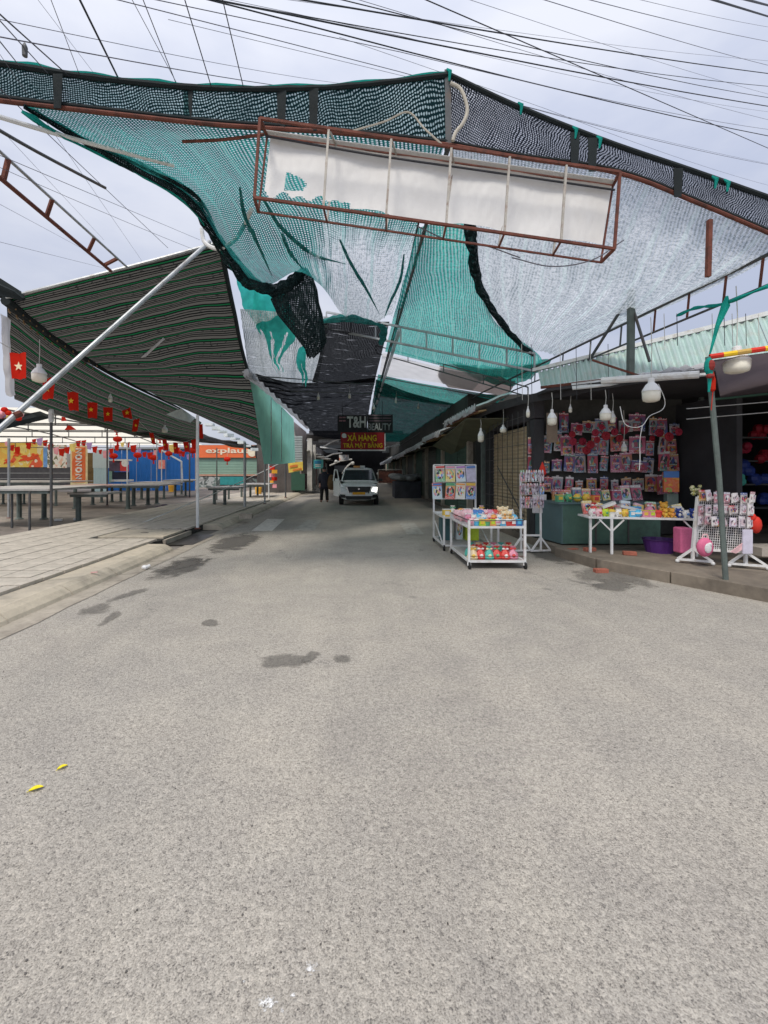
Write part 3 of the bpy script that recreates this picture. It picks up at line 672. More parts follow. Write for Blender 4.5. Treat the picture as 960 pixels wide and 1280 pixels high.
# dark overlap strip between the two
ds = curve_pts(rr_([(583, 252), (588, 290), (592, 325), (598, 355), (614, 385), (632, 410), (650, 430), (666, 443)], .10), 40)
m = MB(); m.smooth = True
m.loft([[p + Vector((dx * (.085 + .05 * noise.noise(Vector((i * .45, dx, 0)))), .02 * math.sin(i * 1.1 + dx), dz + .03 * noise.noise(Vector((i * .6, dx * 3, 5))))) for dx, dz in ((-1, 0), (-.4, -.05), (.4, -.06), (1, 0), (.4, .03), (-.4, .03))] for i, p in enumerate(ds)])
m.build('net_overlap_strip', M['hem_net'], label='thick dark folded strip where white and teal nets overlap', cat='net strip')
sheet('shade_net', [rr_([(560, 452), (620, 458), (690, 449)], -.04), rr_([(585, 466), (635, 470), (684, 458)], -.06), rr_([(600, 476), (640, 482), (672, 466)], -.06)], 40, 20, M['net_bteal'], .05, 2, folds=lambda u, v: (0, 0, .03 * math.sin(u * 22)), label='narrow teal net strip lapping the right eave behind the light teal net', cat='shade net', seed=31)
sheet('tarpaulin', [rr_([(478, 441), (520, 452), (570, 463), (610, 470)], .0), rr_([(476, 456), (515, 462), (560, 470), (600, 478)], -.05), rr_([(474, 470), (510, 473), (555, 480), (590, 488)], -.05)], 24, 12, M['tarp_white'], .03, 2, label='white tarpaulin gap between the light teal and dark teal nets', cat='tarpaulin', seed=3)
sheet('tarpaulin', [rr_([(550, 455), (600, 464), (645, 474)], -.10), rr_([(548, 470), (600, 480), (640, 486)], -.10), rr_([(560, 484), (600, 490), (632, 495)], -.10)], 20, 10, M['tarp_brown'], .03, 2, label='taupe brown net patch under the rear of the right slope', cat='tarpaulin', seed=5)
sheet('shade_net', [rr_([(473, 468), (520, 478), (580, 488), (634, 497)], .05), rr_([(470, 480), (520, 490), (575, 498), (622, 503)], .08), rr_([(468, 495), (520, 502), (570, 508), (608, 510)], .1)], 40, 16, M['net_bteal'], .05, 2, label='vivid green teal net band crossing the rear of the right slope', cat='shade net', seed=6, folds=lambda u, v: (0, 0, .03 * math.sin(v * 20)))
sheet('shade_net', [rr_([(470, 474), (510, 490), (560, 503), (606, 510)], .12), rr_([(466, 500), (505, 512), (545, 520), (585, 524)], .14), rr_([(461, 530), (495, 534), (530, 537), (562, 538)], .15), rr_([(455, 552), (490, 552), (515, 553), (535, 553)], .2)], 50, 40, M['net_dteal'], .08, 1.2, label='dark green black net far along the right slope of the street roof', cat='shade net', seed=7, folds=lambda u, v: (0, 0, .05 * math.sin(v * 60)))
# left-hand slope behind the belly
sheet('shade_net', [lr_([(398, 398), (440, 402), (487, 402)]), lr_([(400, 440), (435, 442), (477, 442)], .03), lr_([(390, 478), (425, 480), (468, 478)], .05)], 30, 30, M['net_black'], .05, 1.5, label='black net rectangle left of the ridge, under the tie beam', cat='shade net', seed=10)
sheet('shade_net', [lr_([(318, 468), (360, 478), (410, 478), (470, 472)], .1), lr_([(345, 495), (380, 500), (420, 500), (464, 498)], .16), lr_([(372, 520), (395, 522), (425, 524), (460, 522)], .16), lr_([(394, 545), (410, 548), (430, 550), (456, 548)], .2)], 60, 60, M['net_black'], .10, 1.1, label='long black net roofing the far left half of the street', cat='shade net', seed=11, folds=lambda u, v: (0, 0, .06 * math.sin(v * 70) * (1 - u * .5)))
sheet('tarpaulin', [lr_([(300, 386), (350, 390), (412, 396)], -.02), lr_([(306, 430), (350, 434), (405, 440)], -.02), lr_([(312, 474), (355, 480), (396, 482)], -.02)], 30, 30, net('net_grey', (.52, .56, .58), .74, .06, .03, .5, (.20, .24, .25), bands=.22, bandw=.14, band_col=(.10, .13, .13), see=.85, slits=.6), .04, 2, label='grey creased sheet behind the teal rags, left of the black net', cat='tarpaulin', seed=14, folds=lambda u, v: (0, 0, .03 * math.sin(v * 44)))
# teal side curtain with a white top sheet, left side of the far street
def Lx(px, py, X=-3.0): return P(px, py, F * X / (px - 445))
scn = sheet('side_curtain', [[Lx(312, 472), Lx(330, 487), Lx(347, 503), Lx(367, 524)], [Lx(322, 530), Lx(338, 535), Lx(350, 540), Lx(368, 546)], [Lx(330, 580), Lx(340, 580), Lx(352, 580), Lx(369, 578)]], 30, 20, cloth('curtain_teal', (.34, .76, .64), .65, .15, 2), .04, 1.5, label='pale teal side curtain hanging along the left side of the street', cat='curtain', seed=15)
for px in (339, 352):
    mm = MB(); mm.bar(Lx(px, 490 + (px - 330) * .9, -2.97), Lx(px, 577, -2.97), .03); mm.build('curtain_batten', M['steel'], scn)
m = MB(); m.tube(curve_pts([Lx(308, 466, -2.9), Lx(326, 480, -2.9), Lx(345, 497, -2.9), Lx(368, 518, -2.9), Lx(384, 534, -2.9)], 30), [.10 + .03 * noise.noise(Vector((i * .8, 0, 0))) for i in range(31)], 14, rough=.4); m.build('rolled_sheet', M['tarp_white'], scn)

# ================================================================ CANOPY FRAME
cf = thing('canopy_frame', P(788, 470, 7.2), 'rusty steel gable frame carrying the shade nets over the street', 'canopy frame')
def part(name, mat, fn, par=None):
    mm = MB(); fn(mm); return mm.build(name, mat, par or cf)
part('front_bar', M['rust'], lambda k: k.tube(curve_pts(PP(botL), 40), .022, 8))
part('front_bar', M['rust'], lambda k: k.tube(curve_pts(PP(botR), 40), .022, 8))
part('top_bar', M['dark_steel'], lambda k: k.tube(curve_pts(PP(topL), 40), .018, 8))
part('top_bar', M['dark_steel'], lambda k: k.tube(curve_pts(PP(topR), 40), .018, 8))
part('ridge_post', M['dark_steel'], lambda k: k.bar(P(559, 90, 5.12), P(560, 186, 5.12), .07))
part('ridge_pole', M['dark_steel'], lambda k: k.tube([P(562, 178, 5.12), Vector((1.05, 8.0, 5.18)), Vector((1.05, 11, 5.2)), Vector((1.05, 40, 5.2))], .03, 8))
part('ridge_pole', M['cable'], lambda k: k.tube([P(524, 275, 7.4), Vector((.98, 11, 5.1)), Vector((.98, 40, 5.1))], .018, 6))
part('ridge_edge', M['tarp_white'], lambda k: k.tube([Vector((1.12, 11.5, 5.1)), Vector((1.10, 18, 5.08)), Vector((1.08, 38, 5.05))], .05, 6))
part('hanging_strut', M['rust'], lambda k: k.bar(P(887, 275, 5.1), P(885, 346, 5.1), .045))
# the tie beams across the street
def truss(a0, a1, drop, n, mat=M['dark_steel'], w=.035, par=None):
    a0, a1 = Vector(a0), Vector(a1); d = Vector((0, 0, -drop))
    part('chord', mat, lambda k: k.bar(a0, a1, w), par); part('chord', mat, lambda k: k.bar(a0 + d, a1 + d, w), par)
    for i in range(n + 1):
        p = a0.lerp(a1, i / n); part('rung', mat, lambda k: k.bar(p, p + d, w * .8), par)
Y1 = 11.0
truss(P(408, 390, Y1), P(668, 442, 10.2), .40, 8, M['steel'], .045)
truss(P(470, 432, 15), P(660, 484, 12), .25, 4)
for (a, b) in (((466, 470), (628, 500)), ((462, 488), (610, 513)), ((320, 470), (468, 481)), ((340, 488), (464, 492))):
    A = P(a[0], a[1], RY(*a, .1) if a[0] > 440 else LY(*a, .1)); B = P(b[0], b[1], RY(*b, .1) if b[0] > 440 and a[0] > 440 else 18)
    part('purlin', M['dark_steel'], lambda k: k.bar(A, B, .03))
# the right-hand eave truss running into the distance
E0, E1 = P(985, 306, 5.1), P(600, 492, 15.0)
def epnt(t): return P(985 + (600 - 985) * t, 306 + (492 - 306) * t, 1 / ((1 - t) / 5.1 + t / 15.0))
part('eave_chord', M['dark_steel'], lambda k: k.tube([epnt(0), epnt(.5), epnt(1), Vector((3.9, 40, 3.7))], .024, 8))
low = [epnt(t) + Vector((0, .05, -.36)) for t in (0, .25, .5, .75, 1)]
part('eave_chord', M['dark_steel'], lambda k: k.tube(low, .018, 8))
for t in (.08, .2, .32, .43, .54, .64, .73, .82, .9): part('rung', M['rust'] if t < .5 else M['dark_steel'], lambda k: k.bar(epnt(t), epnt(t) + Vector((0, .05, -.36)), .022))
part('eave_post', M['greygreen'], lambda k: k.bar(P(789, 362, 7.2), P(788, 474, 7.2), .085))
part('brace', M['dark_steel'], lambda k: k.bar(P(787, 370, 7.2), P(738, 448, 8.2), .035))
part('brace', M['dark_steel'], lambda k: k.bar(P(791, 385, 7.2), P(812, 452, 6.9), .03))
part('cross_rail', M['rust'], lambda k: k.bar(P(740, 450, 7.4), P(800, 470, 7.1), .03))
# short stubs of truss at the far left, over the market
lf = thing('roof_truss', P(75, 262, 5.0), 'rusty left roof truss of two pipes with short rungs against the sky', 'roof truss')
def tp_(a, b, t, Ya=4.2, Yb=7.5): return P(a[0] + (b[0] - a[0]) * t, a[1] + (b[1] - a[1]) * t, 1 / ((1 - t) / Ya + t / Yb))
u0, u1, l0, l1 = (-60, 135), (160, 335), (-60, 165), (148, 345)
part('chord', M['steel'], lambda k: k.tube([tp_(u0, u1, 0), tp_(u0, u1, 1)], .018, 7), lf)
part('chord', M['rust'], lambda k: k.tube([tp_((-60, 172), (140, 340), 0), tp_((-60, 172), (140, 340), 1)], .026, 7), lf)
for t0, t1 in ((.30, .33), (.55, .60), (.79, .86), (.92, .96)):
    part('rung', M['rust'], lambda k: k.bar(tp_(u0, u1, t0 + .02), tp_((-60, 172), (140, 340), t1 - .01), .04), lf)
for (a, b, Ya, Yb, r, mt, lab) in (((-40, 134), (217, 207), 3.9, 5.3, .022, 'white_paint', 'pale pipe end poking out from the slack teal net at left'),
                            ((-40, 140), (132, 235), 4.0, 5.6, .018, 'dark_steel', 'dark bent pipe ending in mid sky at the left'),
                            ((228, 177), (330, 168), 4.75, 4.7, .016, 'rust', 'short brown rod left of the empty sign frame')):
    mm = MB(); mm.tube(curve_pts([P(*a, Ya), P((a[0] + b[0]) / 2, (a[1] + b[1]) / 2 + 2, (Ya + Yb) / 2), P(*b, Yb)], 8), r, 7); mm.build('loose_pipe', M[mt], label=lab, cat='pipe')
mm = MB(); mm.tube(curve_pts([P(252, 286, 6.9), P(256, 303, 6.9), P(272, 311, 6.85), P(290, 303, 6.8), P(302, 288, 6.7), P(314, 262, 6.2)], 24), .032, 8); mm.build('curved_hose', M['white_paint'], label='white hose curving under the net where the tent corner is tied', cat='hose')
mm = MB(); mm.tube(curve_pts([P(563, 104, 5.05), P(576, 112, 5.05), P(584, 135, 5.05), P(580, 152, 5.05), P(570, 165, 5.05), P(566, 176, 5.05)], 24), .02, 8); mm.build('curved_hose', M['rope'], label='beige hose looped beside the gable peak above the sign frame', cat='hose')

# ================================================================ EMPTY SIGN FRAME
sf = thing('sign_frame', P(545, 312, 4.7), 'empty rusty light box frame with torn white backing under the gable', 'sign frame')
fc = {'tl': P(325, 148, 4.45), 'tr': P(775, 215, 4.85), 'bl': P(318, 247, 4.40), 'br': P(768, 311, 4.82)}
bk = {'tl': P(334, 170, 4.72), 'tr': P(766, 232, 5.1), 'bl': P(323, 265, 4.68), 'br': P(751, 328, 5.06)}
def fr(u, v, d): 
    a = d['tl'].lerp(d['tr'], u); b = d['bl'].lerp(d['br'], u); return a.lerp(b, v)
for d, w, mt in ((fc, .026, 'rust'), (bk, .018, 'rust')):
    for a, b in (('tl', 'tr'), ('bl', 'br'), ('tl', 'bl'), ('tr', 'br')): part('frame_rail', M[mt], lambda k: k.bar(d[a], d[b], w), sf)
for c in ('tl', 'tr', 'bl', 'br'): part('corner_strut', M['rust'], lambda k: k.bar(fc[c], bk[c], .028), sf)
M['rail_pale'] = mk('pale_worn_steel', (.42, .40, .36), .6, .1, var=.3, scale=8, grime=(.16, .08, .05), gscale=8, gamt=.6)
for u in (.178, .345, .51, .675, .84):
    part('upright', M['rail_pale'], lambda k: k.bar(fr(u, 0, fc), fr(u, 1, fc), .022), sf)
    part('upright', M['rail_pale'], lambda k: k.bar(fr(u + .01, 0, bk), fr(u + .01, 1, bk), .018), sf)
    part('corner_strut', M['rust'], lambda k: k.bar(fr(u, 1, fc), fr(u + .01, 1, bk), .018), sf)
    part('corner_strut', M['rail_pale'], lambda k: k.bar(fr(u, 0, fc), fr(u + .01, 0, bk), .016), sf)
# torn white backing sheet
M['backing'] = mk('white_backing', (.74, .74, .73), .6, var=.04, scale=3, grime=(.70, .68, .64), gscale=.9, gamt=.4)
m = MB(); nx, ny = 150, 44
g = lambda u, v: fr(u, v, bk) + Vector((0, -.015 + .008 * math.sin(u * 25 + v * 3) + .0035 * noise.noise(Vector((u * 60, v * 6, 0))), 0))
for j in range(ny + 1):
    for i in range(nx + 1):
        u = i / nx; v = j / ny; bot = .80 + .03 * math.sin(u * 18) + .04 * noise.noise(Vector((u * 14, 0, 0)))
        m.v.append(g(u * .985 + .01, .02 + v * (bot - .02)))
for j in range(ny):
    for i in range(nx):
        u = i / nx; v = j / ny
        if (.050 < u < .088 + .02 * math.sin(v * 11) and .50 + (u - .05) * 2.2 < v < .80) or (u < .24 and v > .90 + .16 * noise.noise(Vector((u * 30, 4, 5)))): continue
        a = j * (nx + 1) + i; m.f.append([a, a + nx + 1, a + nx + 2, a + 1]); m.m.append(0)
m.build('backing_sheet', M['backing'], sf)
part('lid_sheet', M['backing'], lambda k: k.quad(fr(0.01, .015, fc).lerp(bk['tl'], .62), fr(.99, .015, fc).lerp(bk['tr'], .55), bk['tr'] + Vector((0, -.02, 0)), bk['tl'] + Vector((0, -.02, 0)), .004), sf)
part('wire', M['cable'], lambda k: k.tube(curve_pts([fr(.0, .02, bk) + Vector((0, -.06, -.03)), fr(.3, .10, bk) + Vector((0, -.06, 0)), fr(.6, .10, bk) + Vector((0, -.06, 0)), fr(1, .1, bk) + Vector((0, -.06, .0))], 30), .012, 6), sf)
for pts in ([(435, 165), (480, 152), (510, 140), (530, 160), (552, 180)], [(640, 322), (690, 333), (740, 325), (780, 300)], [(520, 282), (560, 300), (600, 305), (650, 322)]):
    part('wire', M['rope'] if pts[0][1] < 200 else M['cable_grey'], lambda k: k.tube(curve_pts([P(x, y, 4.95 if y > 200 else 4.7) for x, y in pts], 24), .007 if pts[0][1] > 200 else .010, 5), sf)

# ================================================================ STRIPED TENT AT LEFT
def stripes():
    m, t, b, o = nodes('striped_shade_cloth'); t.nodes.remove(b)
    uv = N(t, 'ShaderNodeTexCoord').outputs['UV']; s = N(t, 'ShaderNodeSeparateXYZ'); L(t, uv, s.inputs[0])
    wob = tnoise(t, uv, 1.3, 3).outputs[0]
    v = mathn(t, 'ADD', s.outputs[1], mathn(t, 'MULTIPLY', wob, .06))
    fr_ = mathn(t, 'FRACT', mathn(t, 'MULTIPLY', v, 1 / .52))
    gry = (.098, .094, .084); blk = (.010, .011, .011); grn = (.008, .10, .035)
    c1 = ramp(t, fr_, [(0.0, gry), (.20, blk), (.30, grn), (.38, blk), (.48, gry), (.58, blk), (.66, gry), (.75, blk), (.84, gry), (.92, blk)], True).outputs[0]
    dash = mathn(t, 'GREATER_THAN', mathn(t, 'FRACT', mathn(t, 'ADD', mathn(t, 'MULTIPLY', s.outputs[0], 5.0), mathn(t, 'MULTIPLY', wob, 4))), .6)
    inb = mathn(t, 'MULTIPLY', mathn(t, 'GREATER_THAN', fr_, .48), mathn(t, 'LESS_THAN', fr_, .80))
    nz = mathn(t, 'GREATER_THAN', tnoise(t, uv, 14, 2).outputs[0], .56)
    c2 = mixc(t, mathn(t, 'MULTIPLY', mathn(t, 'MULTIPLY', dash, inb), nz), c1, (.03, .03, .028))
    d = N(t, 'ShaderNodeBsdfDiffuse'); L(t, c2, d.inputs[0]); tr = N(t, 'ShaderNodeBsdfTranslucent'); L(t, c2, tr.inputs[0])
    m1 = N(t, 'ShaderNodeMixShader'); m1.inputs[0].default_value = .5; L(t, d.outputs[0], m1.inputs[1]); L(t, tr.outputs[0], m1.inputs[2])
    L(t, m1.outputs[0], o.inputs[0]); return m
M['stripes'] = stripes()
U = [[(8, 374, 7.2), (90, 353, 7.35), (180, 330, 7.6), (275, 304, 8.0)], [(75, 426, 9.2), (150, 402, 9.3), (220, 387, 9.7), (292, 386, 10.2)], [(150, 472, 12), (205, 464, 12.5), (260, 464, 13), (313, 472, 14)], [(226, 510, 16), (265, 527, 17), (305, 546, 19), (352, 570, 21)]]
tent = sheet('shade_tent', [PP(r) for r in U], 60, 80, M['stripes'], .06, .8, label='green and black striped shade cloth slung over the left pavement', cat='shade tent', seed=20, folds=lambda u, v: (0, 0, -.22 * math.sin(math.pi * u) * math.sin(math.pi * v) + .02 * math.sin(u * 3.1 + v * 40)))
Vv = [[(8, 376, 7.2), (75, 428, 9.2), (150, 474, 12), (226, 511, 16), (252, 528, 18)], [(12, 445, 9), (68, 475, 10.6), (132, 503, 13), (205, 530, 17), (246, 541, 20)], [(18, 499, 10.5), (60, 513, 12), (112, 528, 14), (180, 545, 18), (244, 555, 22)]]
sheet('shade_tent', [PP(r) for r in Vv], 60, 30, M['stripes'], .04, .8, label='lower panel of striped cloth hanging behind the cable of bulbs', cat='shade tent', seed=21, folds=lambda u, v: (0, 0, -.06 * math.sin(math.pi * u)))
edge = lambda rows, idx, n=30: curve_pts([P(*r[idx]) for r in rows], n)
mm = MB(); mm.tube(edge(U, 3), .05, 7); mm.build('edge_cable', M['black_net_hem'], tent)
mm = MB(); mm.tube([p + Vector((0, 0, .02)) for p in curve_pts([P(*q) for q in U[0]], 30)], .028, 7); mm.build('edge_pole', M['steel'], tent)
mm = MB(); mm.tube([p + Vector((0, -.02, -.03)) for p in edge(U, 0)], [.075 - .045 * i / 30 for i in range(31)], 8); mm.build('hem_cable', M['black_net_hem'], tent)
ringm = mk('dull_brass_ring', (.30, .19, .10), .6, .3)
for k in range(12):                     # curtain rings along the hem cable
    p = spl([P(*r[0]) for r in U], .04 + k * .045); mm = MB(); a = [p + Vector((.06 * math.cos(q), -.04, -.09 + .06 * math.sin(q))) for q in [i * .7 for i in range(7)]]; mm.tube(a, .014, 5); mm.build('hem_ring', ringm, tent)
mm = MB(); mm.quad(P(176, 447, 9.6), P(182, 446, 9.6), P(206, 424, 9.35), P(204, 422, 9.35), .004); mm.build('tear', M['tarp_white'], tent)
mm = MB(); mm.tube([P(-122, 640, 4.1), P(0, 536, 5.1), P(90, 455, 6.0), P(262, 302, 7.9)], .034, 10)
prop = mm.build('prop_pole', M['steel'], label='long grey pipe propped diagonally in front of the striped cloth', cat='pole')
mm = MB(); q = tp_((0, 536), (262, 302), .07, 5.1, 7.9); mm.tube([q, q + Vector((.03, .055, .035))], .040, 10); mm.build('rust_clamp', M['rust'], prop)
# dark rolled tarp at the far left top
bundle_p = [P(-30, 352, 7.3), P(0, 360, 7.25), P(22, 368, 7.2), P(30, 374, 7.2)]
mm = MB(); mm.tube(bundle_p, [.15, .13, .08, .03], 14, rough=.35); mm.build('rolled_tarp', M['black_net_hem'], label='dark rolled tarp at the far left end of the striped cloth', cat='tarp')
tri = [[P(0, 392, 7.6), P(8, 396, 7.6), P(12, 400, 7.7)], [P(3, 440, 7.6), P(11, 445, 7.6), P(14, 450, 7.7)], [P(8, 496, 7.6), P(14, 497, 7.6), P(20, 494, 7.7)]]
sheet('folded_curtain', tri, 16, 20, M['tarp_white'], .05, 4, label='dirty white folded curtain hanging at the left edge by the flags', cat='curtain', seed=22, edge=.5)

# ================================================================ OVERHEAD WIRES
wires = [  # start, end, depth start, depth end, radius, sag, label
 ((95, -10), (148, 98), 3.4, 4.5, .012, 0, 'thickest dark wire dropping from the top left to the net valance'),
 ((160, -10), (222, 106), 3.6, 4.6, .004, 0, 'thin wire just right of the thickest one at the top left'),
 ((175, -10), (220, 104), 3.8, 4.6, .006, 0, 'dark thin wire meeting the valance above its left seam'),
 ((228, -10), (264, 108), 3.8, 4.6, .007, 0, 'dark wire dropping to the valance left of the brown rod'),
 ((276, -10), (304, 108), 3.8, 4.6, .007, 0, 'dark wire, rightmost of those dropping steeply to the valance'),
 ((60, -10), (100, 95), 3.3, 4.4, .004, 0, 'faint thin wire left of the thickest dropping wire'),
 ((0, 18), (86, 95), 2.8, 4.3, .008, 0, 'dark slanting wire from the left edge, uppermost of the parallel trio'),
 ((0, 26), (60, 92), 2.8, 4.3, .006, 0, 'dark slanting wire from the left edge, middle of the parallel trio'),
 ((0, 52), (24, 82), 2.8, 4.2, .006, 0, 'dark slanting wire from the left edge, lowest of the parallel trio'),
 ((-10, 44), (440, 118), 3.0, 9, .006, .05, 'thin wire crossing low above the whole left valance'),
 ((-10, 22), (440, 106), 3.4, 10, .004, .05, 'faint wire crossing left valance sky just above the lower one'),
 ((-10, 190), (250, 300), 3.5, 9, .004, .0, 'thin wire from left edge sloping down to the tent corner'),
 ((20, 130), (210, 310), 4.3, 9, .006, .0, 'thin dark wire from the left valance down to the striped cloth'),
 ((-10, 150), (130, 300), 4.5, 11, .003, .0, 'faint thin wire behind the left roof truss'),
 ((-10, 250), (120, 320), 4.5, 11, .003, .0, 'faint thin wire lowest in the left sky gap'),
 ((190, -20), (962, 170), 5, 12, .012, .10, 'thick sagging cable reaching right edge just above the double cables'),
 ((250, -5), (962, 133), 5, 12, .014, .06, 'thick dark cable crossing the right sky, sixth down at the right edge'),
 ((335, -8), (962, 92), 5, 12, .013, .05, 'thick dark cable ending at the right edge above the crossing'),
 ((395, -10), (962, 122), 5.5, 13, .009, .12, 'dark cable sagging to the right edge below the thickest cable'),
 ((270, 0), (962, 108), 5.5, 13, .009, .12, 'dark cable paired with the one crossing from the top left'),
 ((510, -10), (962, 186), 4, 9, .007, .0, 'steep thin wire crossing all other cables in the right sky'),
 ((480, 60), (962, 162), 6, 14, .006, .1, 'thin wire passing just behind the gable peak to the right'),
 ((480, 84), (962, 206), 6, 14, .006, .1, 'lowest thin wire skimming the right slope of the gable'),
 ((650, -10), (962, 82), 5.5, 12, .006, .04, 'thin wire from the top centre, upper right sky'),
 ((700, -10), (962, 52), 5.5, 12, .006, .04, 'thin upper wire running nearly level at the top right'),
 ((860, -10), (965, 22), 4, 7, .014, .0, 'short thick cable cutting the top right corner'),
 ((905, -8), (965, 8), 4, 7, .016, .0, 'thickest cable at the very top right corner'),
 ((-10, 66), (130, 180), 4.2, 9, .004, 0, 'hair thin wire passing behind the left end of the valance'),
 ((40, -10), (200, 200), 4.5, 10, .003, 0, 'hair thin wire slanting behind the thick dropping wire at left'),
 ((-10, 300), (170, 345), 5, 12, .003, 0, 'hair thin wire low in the left sky, just above the striped cloth'),
 ((-10, 205), (290, 330), 4.5, 9, .004, .03, 'thin wire ending at the curved white hose'),
 ((70, 170), (180, 330), 5, 11, .003, 0, 'hair thin wire crossing the left roof truss steeply'),
 ((300, -10), (962, 76), 6, 14, .004, .10, 'thin wire, highest of the long shallow ones at top centre'),
 ((420, -10), (962, 150), 6, 14, .005, .08, 'thin wire between the two sagging cables at right'),
 ((560, -10), (962, 118), 6, 14, .004, .06, 'thin wire dropping from top centre to the middle right edge'),
 ((480, 40), (962, 140), 7, 15, .004, .12, 'thin sagging wire starting left of the gable peak'),
 ((760, -10), (962, 34), 6, 12, .004, .03, 'thin wire near the top right, just below the corner cables'),
 ((600, 118), (962, 205), 8, 16, .004, .06, 'thin wire leaving the gable slope toward the right edge'),
 ((672, 132), (962, 232), 9, 16, .004, .1, 'faint wire behind the right valance, lowest at right edge'),
]
for (a, b, Ya, Yb, r, sag, lab) in wires:
    A, B = P(*a, Ya), P(*b, Yb); dir_ = (B - A)
    A2 = A - dir_ * (1.2 if a[0] < 0 or a[1] < 0 else .35); B2 = B + dir_ * (1.6 if b[0] > 940 else 0)
    pts = [A2.lerp(B2, i / 24) for i in range(25)]
    for p in pts: k_ = (p - A).dot(dir_) / dir_.length_squared; p.z -= sag * 4 * k_ * (1 - k_) if 0 < k_ < 1 else 0
    mm = MB(); mm.tube(pts, r * .72, 6); mm.build('overhead_wire', M['cable'] if r > .0065 else M['cable_grey'], label=lab, cat='wire', group='overhead wires')
mm = MB(); q = P(31, 62, 3.4); mm.tube([q + Vector((0, 0, .05)), q + Vector((0, 0, .02)), q + Vector((0, 0, -.05))], [.006, .02, .018], 8); mm.build('wire_insulator', M['dark_steel'], label='small grey insulator hanging on a wire at the top left', cat='insulator')
# ================================================================ LEFT MARKET
def at(px, py, Y): return P(px, py, Y)
def pole(px, y0, y1, r, mt, label, z0=0.0, cap=False):
    b = G(px, y1, z0); Y = b.y; t = P(px, y0, Y); mm = MB(); mm.tube([b, t], r, 9)
    o = mm.build('tent_pole', M[mt], label=label, cat='pole', group='poles holding up the market awnings')
    m2 = MB(); m2.lathe([(r * 2.0, 0), (r * 2.0, .012), (r * 1.3, .03)], b, 10); m2.build('pole_foot', M['rust' if mt != 'white_paint' else 'white_paint'], o)
    if cap: m3 = MB(); m3.lathe([(r * 1.2, -.32), (r * 1.7, -.28), (r * 1.8, -.02), (r * 1.2, .02)], t + Vector((0, 0, .05)), 10); m3.build('pole_sleeve', M['white_paint'], o)
    return o
M['white_pole'] = mk('white_pole', (.66, .68, .68), .5, var=.12, scale=6, grime=(.35, .33, .3), gamt=.5)
pole(247, 519, 661, .036, 'white_pole', 'white round pole standing on the pavement near its front edge', .12)
pole(64, 515, 662, .034, 'dark_steel', 'dark rusty pole rising between the nearest market tables', 0, True)
pole(134, 533, 632, .034, 'dark_steel', 'dark pole in front of the pale blue market panel')
pole(11, 548, 648, .038, 'steel', 'pale grey pole at the far left by the colourful billboard')
pole(306, 553, 639, .05, 'steel', 'thick grey pole on the pavement before the green shutter')
pole(237, 544, 622, .04, 'dark_steel', 'dark square pole behind the white one, against the blue hoarding')
pole(331, 562, 630, .035, 'steel', 'slim grey pole right of the thick one on the pavement', .12)
pole(336, 562, 626, .03, 'white_pole', 'thin pale pole close beside the slim grey pole')
pole(357, 545, 622, .04, 'dark_steel', 'tall dark pole in front of the grey slatted board', .12)
pole(382, 560, 613, .04, 'white_pole', 'far thin pole near the white pillar on the left side')
pole(159, 553, 626, .03, 'white_pole', 'thin white pole in front of the blue hoarding, left of its middle')
pole(196, 545, 622, .025, 'steel', 'slender grey pole at the middle of the blue hoarding')
pole(271, 560, 628, .03, 'greygreen', 'thin greenish pole before the green shutter, left of the thick pole')
mm = MB(); mm.tube([P(202, 563, 25), P(202, 604, 25), P(228, 606, 25)], .03, 6); mm.tube([P(202, 563, 25), P(227, 577, 25), P(228, 604, 25)], .05, 6)
mm.build('awning_support', M['white_pole'], label='bent white pipe bracket in front of the blue hoarding', cat='bracket')
mm = MB(); a, b = G(172, 656, .12), P(352, 578, 24); mm.tube([a.lerp(b, i / 12) - Vector((0, 0, .25 * math.sin(math.pi * i / 12) * .3)) for i in range(13)], .018, 6)
mm.build('guy_rope', mk('white_rope', (.7, .7, .68), .8), label='white guy rope slanting from the pavement up behind the white pole', cat='rope')

# cream awning above the market tables
M['cream'] = cloth('cream_awning', (.90, .86, .74), .75, .06, 1.2)
AW = [[Vector((-30, 12.6, 3.05)), Vector((-16, 12.6, 3.3)), Vector((-7.6, 12.6, 3.25))], [Vector((-32, 22, 3.6)), Vector((-18, 22, 3.55)), Vector((-9.2, 22, 3.5))], [Vector((-34, 33.5, 3.5)), Vector((-22, 33.5, 3.4)), Vector((-11.5, 33.5, 3.4))]]
aw = sheet('market_awning', AW, 40, 40, M['cream'], .06, .7, label='cream awning roof glowing over the market tables on the left', cat='awning', seed=30)
for t in (.08, .3, .5, .7, .88):
    for zz in (0.06, .38): 
        mm = MB(); mm.tube([spl([spl(r, 0) for r in AW], t) - Vector((0, 0, zz)), spl([spl(r, .5) for r in AW], t) - Vector((0, 0, zz)), spl([spl(r, 1) for r in AW], t) - Vector((0, 0, zz))], .025, 5); mm.build('rafter', M['dark_steel'], aw)
    for u in (.3, .4, .5, .6, .7, .8, .9):
        q = spl([spl(r, u) for r in AW], t); mm = MB(); mm.bar(q - Vector((0, 0, .06)), q - Vector((0, 0, .38)), .03); mm.build('rung', M['dark_steel'], aw)
for u in (.35, .6, .85):
    mm = MB(); mm.tube([spl([spl(r, u) for r in AW], t / 8) - Vector((0, 0, .05)) for t in range(9)], .03, 5); mm.build('purlin', M['dark_steel'], aw)
